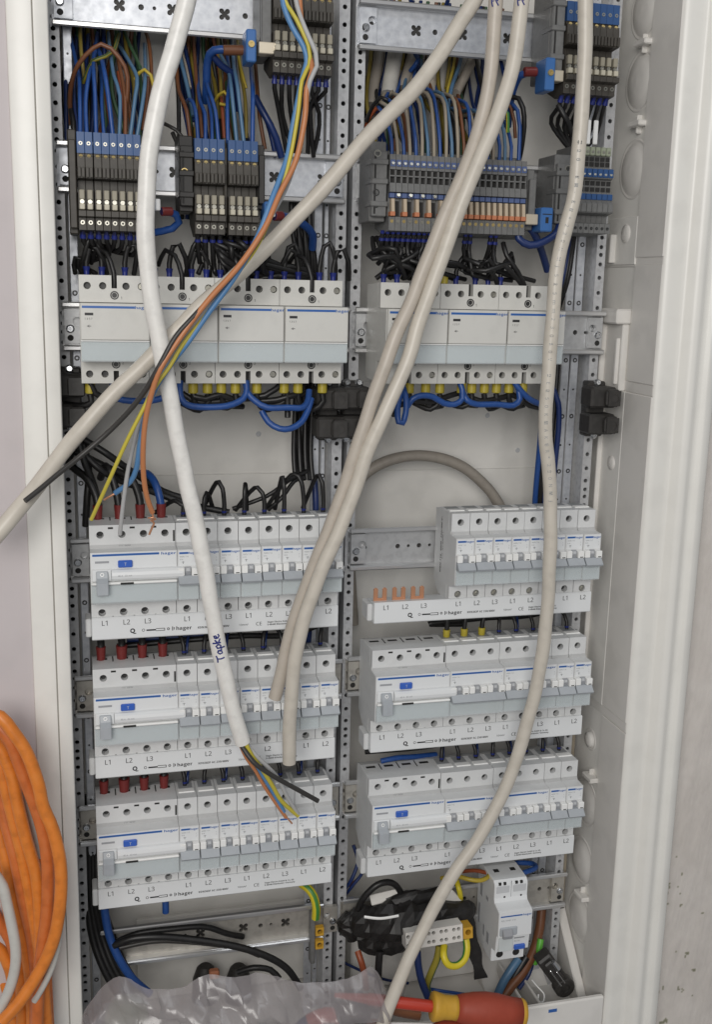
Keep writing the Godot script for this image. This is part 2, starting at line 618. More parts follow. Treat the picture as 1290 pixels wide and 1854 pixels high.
# ---------------------------------------------------------------- enclosure
func enclosure() -> void:
	# plaster wall to the right of the frame
	var w := MB.new()
	var x0 := 596.0
	w.quad(V(x0, -700, 6), V(x0 + 420, -700, 6), V(x0 + 420, 980, 6), V(x0, 980, 6), Vector3(0, 0, 1))
	for i in w.uv.size():
		w.uv[i].y = 1.0 - w.uv[i].y
	w.quad(V(x0, -700, -140), V(x0, 980, -140), V(x0, 980, 6), V(x0, -700, 6), Vector3(-1, 0, 0))
	solo("wall", w, "plaster", "rough off-white plaster wall with dark mould specks", "", "", V(x0, -700, 0), "structure")

	var t := thing("distribution_cabinet", "white plastic flush-mounted distribution cabinet with its door swung open to the left", "cabinet", "", V(300, -330, -125))
	var m := MB.new()
	m.box(12, -400, -131, 578, 720, -125)
	part(t, "back_panel", m, "cabinet_inside", false)
	# pressed ribs, plugs and rivets of the back
	for y in [208.0, 296.0, -150.0]:
		m = MB.new()
		m.box(24, y - 0.7, -125.2, 560, y + 0.7, -124.3, 0.4)
		part(t, "pressed_rib", m, "cabinet_inside", false)
	for q in [[120.0, 240.0], [236.0, 246.0], [345.0, 252.0], [470.0, 262.0], [505.0, 226.0], [380.0, 120.0], [180.0, 430.0], [470.0, 430.0], [330.0, 30.0]]:
		m = MB.new()
		m.lathe(V(q[0], q[1], -125), Vector3(0, 0, 1), [[0.0, 2.6], [0.8, 2.2], [0.8, 1.0], [0.3, 0.9], [0.3, 0.0]], 14)
		part(t, "rivet", m, "toggle_light", false)
	m = MB.new()
	m.box(568, -400, -125, 576, 720, -22)
	m.box(560, -400, -125, 568, 720, -96, 1)
	m.box(565.5, 412, -96, 568, 455, -22, 0.6)
	m.box(565.5, -16, -96, 568, 296, -22, 0.6)
	part(t, "side_wall", m, "cabinet_inside", false)
	m = MB.new()
	m.box(14, -400, -125, 22, 720, 20)
	part(t, "side_wall", m, "cabinet_inside", false)
	# bright front lip of the right side wall, in lengths that meet at the ledges
	m = MB.new()
	m.box(565.6, -15, -22, 572, 296, 27, 0.7)
	m.box(566.4, -400, -22, 572, -26, 27, 0.7)
	m.box(566.0, 306, -22, 572, 412, 27, 0.7)
	m.box(565.6, 418, -22, 572, 720, 27, 0.7)
	part(t, "front_lip", m, "cabinet_white", false)
	for y in [-20.5, 301.0, 415.0]:
		m = MB.new()
		m.box(566.8, y - 5.5, -96, 572.5, y + 5.5, 26.4, 1.2)
		part(t, "ledge", m, "cabinet_white", false)
	# inner stiffening ribs beside the right profile
	m = MB.new()
	m.box(560, 414, -64, 566, 440, -60, 0.6)
	m.box(561, -20, -62, 566, 290, -59, 0.6)
	part(t, "wall_rib", m, "cabinet_white", false)
	# cable entry flap that juts from the side wall
	m = MB.new()
	m.box(556, 296, -64, 569, 358, -58, 1.2)
	m.box(553, 358, -66, 569, 372, -24, 1.5)
	m.box(561, 296, -58, 568, 358, -26, 1.0)
	m.box(558, 302, -34, 567.2, 345, -30, 0.8)
	part(t, "entry_flap", m, "cabinet_white", false)
	# round knock-outs and their webs
	for k in [[633.0, -40.0, 25.0], [573.0, -40.0, 26.0], [497.0, -40.0, 26.0], [-62.0, -44.0, 11.0], [-132.0, -44.0, 25.0], [-198.0, -44.0, 25.0], [-262.0, -40.0, 26.0], [440.0, -42.0, 12.0], [226.0, -38.0, 10.0]]:
		m = MB.new()
		m.lathe(V(568.4, k[0], k[1]), Vector3(-1, 0, 0), [[0.0, k[2] + 1.2], [0.9, k[2] + 0.4], [1.0, k[2] - 0.8], [0.6, k[2] - 1.8], [0.6, k[2] - 3.0], [3.4, k[2] * 0.7], [4.6, k[2] * 0.35], [5.0, 0.0]], 40, true)
		part(t, "knockout", m, "cabinet_white", false)
	for y in [603.0, 535.0, -97.0, -230.0]:
		m = MB.new()
		m.box(558.5, y - 2.5, -40, 568.2, y + 2.5, -20, 1.0)
		m.box(563, y - 8, -34, 568.3, y + 8, -31, 0.8)
		part(t, "wall_rib", m, "cabinet_white", false)
	# front frame: right, left and bottom members, rounded in section
	m = MB.new()
	frame_member(m, [[566.5, 27.0], [568.0, 29.5], [574.0, 30.2], [584.0, 29.0], [587.5, 28.6], [589.5, 30.5], [593.0, 36.0], [597.0, 38.5], [601.0, 38.2], [604.5, 35.5], [607.5, 34.2], [611.0, 35.0], [613.0, 37.2], [615.0, 37.8], [622.5, 34.4], [624.0, 33.0], [624.0, 4.0]])
	part(t, "frame_side", m, "cabinet_frame", false)
	m = MB.new()
	frame_member(m, [[56.6, 4.0], [56.6, 28.6], [55.6, 29.6], [46.3, 29.8], [45.7, 27.0], [45.0, 30.4], [29.0, 31.6], [27.6, 30.4], [27.6, 4.0]])
	part(t, "frame_side", m, "cabinet_frame", false)
	m = MB.new()
	m.box(22, -390, -125, 568, -346, 22, 1)
	m.box(22, -420, 22, 566, -308, 28, 1.5)
	part(t, "bottom_sill", m, "cabinet_white", false)
	m = MB.new()
	m.box(22, 690, -125, 566, 698, 28, 1)
	part(t, "top_wall", m, "cabinet_inside", false)
	m = MB.new()
	m.box(505, -316.8, 28, 514, -313.4, 28.3)
	part(t, "maker_mark", m, "blue_print", false)
	# moulded slope and ribs of the floor at the right
	m = MB.new()
	m.prism([Vector2(-125, -346), Vector2(-50, -346), Vector2(-80, -330), Vector2(-125, -300)], 470, 556, 1.0)
	m.prism([Vector2(-100, -246), Vector2(-90, -246), Vector2(-6, -336), Vector2(-6, -346), Vector2(-100, -346)], 556, 566, 1.2)
	m.box(505, -346, -70, 508, -322, 10, 1)
	m.box(490, -346, -70, 493, -324, 10, 1)
	part(t, "floor_moulding", m, "cabinet_white", false)
	m = MB.new()
	m.box(551, -262, -66, 559, -256, -58, 0.6)
	part(t, "cable_duct_end", m, "black_plastic", false)
	m = MB.new()
	m.box(553, -256, -68, 558.5, -60, -58, 1.0)
	part(t, "cable_duct", m, "beige_wire", false)
	# pale service panel low on the back
	m = MB.new()
	m.box(110, -186, -122, 292, -146, -118, 0.8)
	m.box(110, -345, -122, 292, -252, -117, 0.8)
	m.box(330, -345, -118, 470, -262, -84, 2)
	part(t, "back_plate", m, "cabinet_inside", false)
	# the open door, seen from inside
	var d := Node3D.new()
	d.name = "door"
	d.position = V(27.5, 0, 31) * MM - t.position
	d.rotation_degrees = Vector3(0, 16, 0)
	t.add_child(d)
	m = MB.new()
	m.box(-420, -460, -10, 0.6, 760, -1, 0.5)
	part(d, "door_leaf", m, "door_white")

# section = (x, z) outline from inner to outer edge, run down the whole height
func frame_member(m: MB, sec: Array) -> void:
	var k := sec.size()
	var nn := []
	for i in k - 1:
		var e := Vector2(sec[i + 1][0] - sec[i][0], sec[i + 1][1] - sec[i][1]).normalized()
		nn.append(Vector3(-e.y, 0, e.x))
	for i in k - 1:
		var a: Vector3 = nn[i] if i == 0 or nn[i].dot(nn[i - 1]) < 0.5 else (nn[i] + nn[i - 1]).normalized()
		var b: Vector3 = nn[i] if i == k - 2 or nn[i].dot(nn[i + 1]) < 0.5 else (nn[i] + nn[i + 1]).normalized()
		var p0 := V(sec[i][0], -440, sec[i][1])
		var p1 := V(sec[i][0], 740, sec[i][1])
		var q0 := V(sec[i + 1][0], -440, sec[i + 1][1])
		var q1 := V(sec[i + 1][0], 740, sec[i + 1][1])
		m.tri(p0, p1, q1, a, a, b)
		m.tri(p0, q1, q0, a, b, b)

# ---------------------------------------------------------------- posts and rails
const POST_X := [[54.0, 63.5], [291.0, 300.2], [305.2, 314.2], [541.2, 550.2]]

func posts_and_rails() -> void:
	var who := ["perforated grey steel post along the left edge of the cabinet", "left one of the twin perforated grey steel posts in the middle", "right one of the twin perforated grey steel posts in the middle", "perforated grey steel post beside the right side wall"]
	for i in 4:
		var x0: float = POST_X[i][0]
		var x1: float = POST_X[i][1]
		var t := thing("perforated_post", who[i], "steel post", "perforated posts that carry the rails", V(x0, -400, -60))
		var m := MB.new()
		var y := -400.0
		var step := 0
		while y < 660.0:
			# two close holes after every four wide ones
			var h: float = [13.9, 13.9, 13.9, 10.4, 7.0, 7.0, 10.4][step % 7]
			m.cell(x0, y, x1, y + h, -50, -52, (x0 + x1) * 0.5, y + h * 0.5, 1.95, 12)
			y += h
			step += 1
		m.rim(x0, -400, x1, y, -50, -52)
		part(t, "front_flange", m, "frame_face", false)
		m = MB.new()
		m.box(x0, -400, -95, x0 + 1.2, y, -52)
		m.box(x1 - 1.2, -400, -95, x1, y, -52)
		part(t, "side_flange", m, "frame_face", false)
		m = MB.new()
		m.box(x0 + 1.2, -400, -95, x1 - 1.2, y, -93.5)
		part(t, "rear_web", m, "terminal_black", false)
	# bright mounting strips set further back
	var strips := [[65.5, 73.0, -58.0, "bright galvanized strip behind the left post"], [274.0, 282.0, -62.0, "wider bright galvanized strip left of the twin posts"], [284.5, 289.0, -68.0, "narrow galvanized strip hard beside the twin posts"], [519.5, 527.5, -64.0, "bright galvanized strip left of the right post, the outer one"], [530.0, 538.0, -66.0, "bright galvanized strip next to the right post, the inner one"]]
	for s in strips:
		var m := MB.new()
		m.box(s[0], -400, s[2] - 3, s[1], 660, s[2], 0.8)
		var t := thing("mounting_strip", s[3], "steel strip", "galvanized strips behind the posts", V(s[0], -400, s[2]))
		part(t, "strip", m, "galvanized", false)
		m = MB.new()
		var y := -380.0
		while y < 650.0:
			var c := V((s[0] + s[1]) * 0.5, y, s[2])
			m.lathe(c, Vector3(0, 0, 1), [[0.0, 2.3], [0.5, 2.0], [0.5, 1.2], [-0.6, 1.0], [-0.6, 0.0]], 10)
			m.lathe(c + V(0, 26, 0), Vector3(0, 0, 1), [[0.02, 1.0], [0.25, 0.8], [0.25, 0.0]], 8)
			y += 54.0
		part(t, "dimple", m, "screw_dark", false)
	# rails: [x0, x1, centre y, steel, wide pattern, label, brackets]
	rail(58, 228, 601.5, "galvanized", true, "upper left wide steel rail with clover punchings above the left terminal groups")
	rail(306, 470, 601.5, "galvanized", true, "upper right wide steel rail with clover punchings above the long grey terminal group")
	rail(58, 297, 476, "galvanized", true, "second left wide steel rail that carries two dark terminal groups")
	rail(308, 548, 476, "rail_steel", false, "second right steel rail that carries the grey terminal groups")
	rail(58, 304, 349, "rail_steel", false, "left steel rail behind the four contactors")
	rail(308, 552, 349, "rail_steel", false, "right steel rail behind the three contactors, bare at its right end")
	rail(58, 304, 148.5, "rail_steel", false, "left steel rail behind the upper breaker row")
	rail(308, 552, 148.5, "rail_steel", false, "right steel rail with a bare stretch left of the short breaker row")
	rail(58, 304, 23, "rail_dull", false, "left steel rail behind the middle breaker row")
	rail(308, 552, 24.5, "rail_dull", false, "right steel rail behind the middle breaker row")
	rail(58, 304, -102.5, "rail_dull", false, "left steel rail behind the lowest breaker row")
	rail(308, 552, -102, "rail_dull", false, "right steel rail behind the lowest breaker row")
	rail(74, 290, -231, "rail_dull", true, "bare wide steel rail at the lower left under black cables")
	rail(308, 552, -229.5, "rail_dull", false, "lower right steel rail that carries the small residual breaker")

func rail(x0: float, x1: float, y: float, steel: String, clover: bool, label: String) -> void:
	var z := -44.0
	var half := 15.5
	var t := thing("din_rail", label, "din rail", "horizontal mounting rails", V(x0, y, z - 8))
	var m := MB.new()
	# web of cells, some of them punched
	var x := x0
	var k := 0
	while x < x1 - 0.1:
		var wd := minf(21.0, x1 - x)
		var c := x + wd * 0.5
		if wd < 20.0 or (k % 4 == 1):
			m.quad(V(x, y - half, z - 6), V(x + wd, y - half, z - 6), V(x + wd, y + half, z - 6), V(x, y + half, z - 6), Vector3(0, 0, 1))
		elif clover and k % 2 == 0:
			m.cell(x, y - half, x + wd, y + half, z - 6, z - 8, c, y, 5.4, 32, 0.62)
		else:
			m.cell(x, y - half, c + 3, y + half, z - 6, z - 8, c - 4, y, 2.3, 10)
			m.cell(c + 3, y - half, x + wd, y + half, z - 6, z - 8, c + 6.5, y, 1.5, 10)
		x += wd
		k += 1
	part(t, "web", m, steel, false)
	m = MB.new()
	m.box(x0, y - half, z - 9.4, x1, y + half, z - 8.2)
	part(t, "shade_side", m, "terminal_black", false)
	for s in [-1.0, 1.0]:
		m = MB.new()
		m.box(x0, y + s * half, z - 8, x1, y + s * (half + 1.2), z, 0.3)
		m.box(x0, y + s * (half + 0.05), z, x1, y + s * (half + 4.6), z + 2.6, 1.0)
		part(t, "lip", m, "rail_lip", false)
	# end brackets with their screws
	for e in [[x0, 1.0], [x1, -1.0]]:
		if (e[0] > 70 and e[0] < 280) or (e[0] > 330 and e[0] < 520):
			continue
		var bx: float = e[0] + e[1] * 9.0
		if absf(e[0] - 290) < 2.0:
			bx = 297.0
		m = MB.new()
		m.cell(bx - 7, y - 14, bx + 7, y + 14, z - 1.2, z - 5.5, bx + e[1] * 3.4, y + 4, 3.6, 14)
		m.rim(bx - 7, y - 14, bx + 7, y + 14, z - 1.2, z - 5.5)
		var b := part(t, "bracket", m, steel, false)
		m = MB.new()
		m.lathe(V(bx - e[1] * 2.4, y - 2, z - 1.2), Vector3(0, 0, 1), [[0.0, 3.6], [1.2, 3.4], [2.4, 2.4], [2.4, 1.2], [1.6, 1.0], [1.6, 0.0]], 12)
		part(b, "screw", m, "steel_screw", false)
		m = MB.new()
		m.lathe(V(bx - e[1] * 2.4, y - 9.5, z - 1.2), Vector3(0, 0, 1), [[0.0, 2.6], [0.2, 2.3], [0.2, 0.0]], 10)
		part(b, "punched_hole", m, "dark_recess", false)

# ---------------------------------------------------------------- breakers
const PITCH := 17.7
const ROWS := {   # x of the row's left edge, y of the shoulders' top edge
	"upper left": [74.5, 188.9], "middle left": [73.9, 63.4], "lowest left": [73.2, -62.1],
	"short right": [320.3, 189.1], "middle right": [320.1, 64.8], "lowest right": [320.4, -61.6]}

# the recessed screw of a terminal, its cell's centre at (cx, cy)
func screw_at(t: Node3D, cx: float, cy: float, zf: float, r: float, bright := false, turn := 0.6) -> void:
	var m := MB.new()
	m.T = Transform3D(Basis(Vector3(0, 0, 1), turn), V(cx, cy, 0))
	m.lathe(V(0, 0, zf), Vector3(0, 0, 1), [[0.0, r], [0.5, r * 0.92], [0.5, 0.0]], 12)
	m.box(-r * 0.75, -0.28, zf + 0.45, r * 0.75, 0.28, zf + 0.62)
	part(t, "screw", m, "screw_bright" if bright else "screw_dark")

# profile shared by breakers and residual breakers, (z, y) from the shoulder's top edge
func side_profile() -> Array:
	return [Vector2(-44, -3), Vector2(-32, 0), Vector2(-7, 0), Vector2(-7, -15.5), Vector2(-3, -16.5), Vector2(-1, -19.2), Vector2(14.6, -19.6), Vector2(14.6, -62.5), Vector2(0, -67.5), Vector2(-7, -67.5), Vector2(-7, -82), Vector2(-30, -82), Vector2(-44, -72)]

func terminal_plates(t: Node3D, width: float, poles: int, mat_name: String, bright := []) -> void:
	var step := width / poles
	var m := MB.new()
	for i in poles:
		m.cell(0.25 + i * step - (0.0 if i == 0 else 0.25), -16.6, (i + 1) * step - (0.25 if i == poles - 1 else 0.0), 0.0, 0.0, -7.0, (i + 0.5) * step, -8.2, 3.1, 16)
	m.rim(0.25, -16.6, width - 0.25, 0.0, 0.0, -7.0)
	# the slope from the shoulder up to the nose
	m.quad(V(0.25, -16.6, 0), V(width - 0.25, -16.6, 0), V(width - 0.25, -19.4, 2.2), V(0.25, -19.4, 2.2), Vector3(0, -0.4, 1).normalized())
	part(t, "upper_terminal_plate", m, mat_name)
	m = MB.new()
	for i in poles:
		m.cell(0.25 + i * step - (0.0 if i == 0 else 0.25), -82.0, (i + 1) * step - (0.25 if i == poles - 1 else 0.0), -67.6, 0.0, -7.0, (i + 0.5) * step, -75.3, 3.2, 16)
	m.rim(0.25, -82.0, width - 0.25, -67.6, 0.0, -7.0)
	part(t, "lower_terminal_plate", m, mat_name)
	for i in poles:
		screw_at(t, (i + 0.5) * step, -8.2, -5.4, 2.6, false, 0.4 + i)
		if bright.has(i):
			screw_at(t, (i + 0.5) * step, -75.3, -1.6, 2.7, true, 0.9 + i)
		else:
			screw_at(t, (i + 0.5) * step, -75.3, -6.0, 2.6, false, 1.3 + i)

func breaker_top(t: Node3D, width: float, poles: int) -> void:
	var step := width / poles
	for i in poles:
		var m := MB.new()
		m.box(i * step + 1.8, -0.4, -17.5, (i + 1) * step - 1.4, 0.9, -10.5, 0.4)
		part(t, "entry_lid", m, "tab_white")
		m = MB.new()
		m.box(i * step + 2.6, -0.5, -31.5, (i + 1) * step - 2.6, 0.12, -19.5)
		part(t, "wire_entry", m, "grey_print")

# single-pole breaker or a block of joined poles
func make_breaker(poles: int, called: String, bright := []) -> Node3D:
	var w := PITCH * poles
	var t := thing(called, "", "circuit breaker")
	var m := MB.new()
	m.prism(side_profile(), 0.12, w - 0.12, 0.35)
	part(t, "body", m, "module_plastic")
	terminal_plates(t, w, poles, "module_plastic", bright)
	breaker_top(t, w, poles)
	# printed nose: blue line, maker's name, rating
	m = MB.new()
	m.box(1.2, -33.6, 14.6, w - 1.2, -20.6, 14.75)
	part(t, "label_plate", m, "label_white")
	m = MB.new()
	var l: float = w - 2.4 if poles == 1 else w - 3.0
	m.box(1.6, -23.4, 14.75, 1.6 + l * (0.5 if poles == 1 else 0.76), -21.7, 14.85)
	m.letters("hager", V(w - (4.6 if poles == 1 else 7.2), -22.6, 14.86), 1.9, bold, true, 1.05 if poles == 1 else 1.5)
	part(t, "brand_line", m, "blue_print")
	m = MB.new()
	m.letters("MBN 116", V(2.0, -25.6, 14.8), 1.3, sans, false)
	m.letters("B16", V(2.0, -28.0, 14.8), 1.2, sans, false)
	m.box(4.4, -31.8, 14.75, 5.0, -29.6, 14.82)
	m.box(3.4, -30.4, 14.75, 6.0, -30.1, 14.82)
	m.letters("1\n2", V(w - 3.2, -28.5, 14.8), 1.3, sans, false)
	part(t, "rating_print", m, "grey_print")
	# a switch row per pole: white tabs round a grey toggle
	for i in poles:
		var x := i * PITCH
		m = MB.new()
		m.box(x + 0.4, -41.0, 14.5, x + 5.6, -34.4, 19.2, 0.5)
		m.box(x + 11.4, -41.4, 14.5, x + 17.3, -34.8, 19.6, 0.5)
		part(t, "label_tab", m, "tab_white")
		m = MB.new()
		m.box(x + 13.0, -40.6, 19.6, x + 16.0, -39.8, 19.7)
		part(t, "tab_mark", m, "black_print")
		m = MB.new()
		m.prism([Vector2(14.4, -34.2), Vector2(16.2, -34.6), Vector2(17.0, -38.0), Vector2(16.0, -41.0), Vector2(14.4, -41.2)], x + 5.9, x + 11.1, 0.3)
		part(t, "toggle", m, "toggle_grey")
		m = MB.new()
		m.box(x + 7.2, -37.4, 16.4, x + 9.8, -35.2, 17.0)
		part(t, "toggle_mark", m, "toggle_light")
	m = MB.new()
	m.prism([Vector2(14.4, -41.0), Vector2(18.5, -41.2), Vector2(24.0, -46.6), Vector2(22.6, -48.4), Vector2(14.4, -48.6)], 0.5, w - 0.5, 0.4)
	part(t, "lever", m, "lever_grey")
	m = MB.new()
	m.box(0.5, -62.0, 14.5, w - 0.5, -48.8, 15.6, 0.3)
	part(t, "label_strip", m, "label_ground")
	m = MB.new()
	m.box(0.3, -62.6, 15.8, w - 0.3, -48.7, 16.8, 0.3)
	part(t, "label_cover", m, "label_cover")
	return t

func make_residual(poles: int, called: String) -> Node3D:
	var w := PITCH * poles
	var t := thing(called, "", "residual breaker")
	var m := MB.new()
	m.prism(side_profile(), 0.12, w - 0.12, 0.35)
	part(t, "body", m, "module_plastic")
	terminal_plates(t, w, poles, "module_plastic")
	# notches and wire entries
	m = MB.new()
	for i in poles - 1:
		var x := (i + 1) * PITCH
		m = MB.new()
		m.box(x - 2.4, -3.4, 0.0, x + 1.8, -1.8, 0.12)
		part(t, "notch", m, "dark_recess")
		m = MB.new()
		m.box(x - 0.6, -80.6, 0.0, x + 0.6, -78.6, 0.12)
		part(t, "notch", m, "dark_recess")
	m = MB.new()
	m.box(w - 2.2, -15.5, 0.0, w - 0.7, -6.0, 0.15)
	part(t, "notch", m, "dark_recess")
	for i in poles:
		m = MB.new()
		m.box(i * PITCH + 4.0, -0.4, -27.0, i * PITCH + 13.0, 0.14, -23.0)
		part(t, "wire_slot", m, "dark_recess")
		if i > 0:
			m = MB.new()
			m.box(i * PITCH - 0.5, -0.4, -31.0, i * PITCH + 0.5, 0.14, -18.0)
			part(t, "seam", m, "dark_recess")
	m = MB.new()
	m.box(1.0, -33.4, 14.6, w - 1.0, -20.4, 14.75)
	part(t, "label_plate", m, "label_white")
	m = MB.new()
	m.box(2.0, -22.8, 14.75, w * 0.79, -21.0, 14.85)
	m.letters("hager", V(w - 7.4, -22.0, 14.86), 2.2, bold, true, 1.5)
	part(t, "brand_line", m, "blue_print")
	m = MB.new()
	m.box(4.0, -28.6, 14.75, 15.2, -26.8, 14.95, 0.1)
	part(t, "state_window", m, "toggle_grey")
	m = MB.new()
	m.box(22.4, -32.4, 14.7, 34.0, -26.4, 17.2, 0.7)
	var btn := part(t, "test_button", m, "blue_button")
	m = MB.new()
	m.letters("T", V(28.2, -29.4, 17.25), 2.6, sans)
	part(btn, "button_letter", m, "toggle_light")
	m = MB.new()
	m.letters("CDC 440M", V(24.0, -17.6, 1.2), 1.5, sans, false)
	m.letters("40 A   30 mA", V(22.0, -38.6, 19.6), 1.5, sans, false)
	part(t, "rating_print", m, "grey_print")
	# rounded white bridge over the switch
	m = MB.new()
	m.prism([Vector2(14.4, -33.8), Vector2(17.0, -34.2), Vector2(19.0, -35.8), Vector2(19.6, -38.4), Vector2(19.0, -41.2), Vector2(17.2, -43.2), Vector2(14.4, -43.8)], 17.0, w + 4.8, 0.4)
	part(t, "bridge", m, "label_white")
	m = MB.new()
	m.box(1.4, -43.6, 14.4, 16.8, -34.0, 16.4, 0.5)
	part(t, "switch_well", m, "label_white")
	m = MB.new()
	m.prism([Vector2(14.4, -34.6), Vector2(18.0, -35.0), Vector2(20.0, -40.0), Vector2(25.0, -43.0), Vector2(25.0, -53.0), Vector2(22.6, -54.0), Vector2(14.4, -50.0)], 4.6, 14.2, 0.6)
	var tg := part(t, "toggle", m, "lever_grey")
	m = MB.new()
	m.lathe(V(9.4, -37.2, 19.0), Vector3(0, 0.35, 1), [[0.0, 1.7], [0.3, 1.5], [0.3, 1.0], [0.0, 1.0]], 14)
	part(tg, "off_mark", m, "tab_white")
	m = MB.new()
	m.box(1.0, -46.0, 14.4, w - 0.6, -44.1, 19.6, 0.6)
	part(t, "bright_ledge", m, "tab_white")
	m = MB.new()
	m.box(24.0, -46.0, 19.5, 34.6, -44.3, 20.0)
	part(t, "ledge_slot", m, "dark_recess")
	m = MB.new()
	m.box(0.8, -62.0, 14.5, w - 0.8, -46.2, 15.6, 0.3)
	part(t, "label_strip", m, "label_ground")
	m = MB.new()
	m.prism([Vector2(15.8, -46.2), Vector2(18.2, -47.2), Vector2(18.2, -61.0), Vector2(16.6, -62.9), Vector2(15.8, -62.9)], 0.6, w - 0.6, 0.3)
	part(t, "label_cover", m, "label_cover")
	return t

# comb busbar under a row with its printed front
func busbar(row: String, x: float, y: float, offset: int, marks: Array) -> void:
	var t := thing("comb_busbar", "white comb busbar cover with printed phase letters under the %s breaker row" % row, "busbar", "printed comb busbars under the breaker rows", V(x, y - 98, 0))
	var w := PITCH * 12
	var m := MB.new()
	m.prism([Vector2(-26, -82.4), Vector2(2.4, -78.6), Vector2(3.4, -79.4), Vector2(3.4, -97.4), Vector2(2.4, -98.4), Vector2(-26, -98.4)], 0.0, w, 0.5)
	m.T = Transform3D.IDENTITY
	var b := MB.new()
	for q in [[m, "cover", "label_white"]]:
		var mm: MB = q[0]
		for i in mm.v.size():
			mm.v[i] += V(x, y, 0)
		part(t, q[1], mm, q[2], false)
	m = MB.new()
	m.box(x - 5.0, y - 97.0, -22, x - 0.1, y - 81.0, -1.5, 1.0)
	part(t, "end_cap", m, "module_plastic", false)
	for k in marks.size():
		if marks[k] == "":
			continue
		b = MB.new()
		b.letters(marks[k], V(x + (k + 0.5 + (0.12 if k < 4 else 0.0)) * PITCH, y - 83.4, 3.5), 4.4, sans)
		part(t, "phase_letters", b, "black_print", false)
	b = MB.new()
	var c := V(x, y - 91.4, 3.5)
	# round stamp, maker's name, screwdriver pictogram, type and approvals
	b.lathe(c + V(33.5, 0, -0.06), Vector3(0, 0, 1), [[0.0, 2.1], [0.06, 2.1], [0.06, 1.1], [0.0, 1.1]], 16)
	b.box(x + 34.0, y - 94.2, 3.42, x + 36.4, y - 93.4, 3.5)
	part(t, "approval_stamp", b, "black_print", false)
	b = MB.new()
	b.letters("hager", c + V(76.4, 0, 0), 3.2, bold, true, 1.12)
	b.box(x + 66.6, y - 93.2, 3.42, x + 67.3, y - 89.6, 3.5)
	b.box(x + 67.9, y - 92.4, 3.42, x + 68.6, y - 90.2, 3.5)
	part(t, "maker_name", b, "black_print", false)
	b = MB.new()
	b.lathe(c + V(42.5, 0, -0.06), Vector3(0, 0, 1), [[0.0, 1.3], [0.06, 1.3], [0.06, 0.9], [0.0, 0.9]], 12)
	b.box(x + 45, y - 92.3, 3.42, x + 53, y - 91.0, 3.5)
	b.box(x + 53, y - 92.8, 3.42, x + 60.4, y - 92.3, 3.5)
	b.box(x + 53, y - 90.9, 3.42, x + 60.4, y - 90.4, 3.5)
	b.box(x + 60, y - 92.8, 3.42, x + 60.6, y - 90.4, 3.5)
	b.lathe(c + V(63.4, 0, -0.06), Vector3(0, 0, 1), [[0.0, 1.2], [0.06, 1.2], [0.06, 0.6], [0.0, 0.6]], 12)
	part(t, "pictogram", b, "black_print", false)
	b = MB.new()
	b.letters("KDN363F AC 230/400V", c + V(88.5, -0.4, 0), 1.9, bold, false)
	b.letters("10mm²", c + V(124.0, -0.2, 0), 1.9, sans, false)
	b.letters("CE", c + V(139.0, 0, 0), 3.3, sans, false, 1.1)
	b.letters("Hager Electro GmbH & Co. KG", c + V(149.0, 1.1, 0), 1.5, bold, false, 0.95)
	b.letters("D-66440 Blieskastel / Germany", c + V(149.0, -1.2, 0), 1.5, bold, false, 0.95)
	part(t, "type_print", b, "grey_print" if offset > 90 else "black_print", false)

func place(first: Dictionary, proto: Node3D, label: String, at: Vector3) -> void:
	if not first.has(proto):
		first[proto] = true
		proto.position = at * MM
		proto.set_meta("label", label)
	else:
		# no two sit quite alike on the rail
		dup(proto, label, at + V(0, rng.randf_range(-0.25, 0.25), rng.randf_range(-0.35, 0.3)))

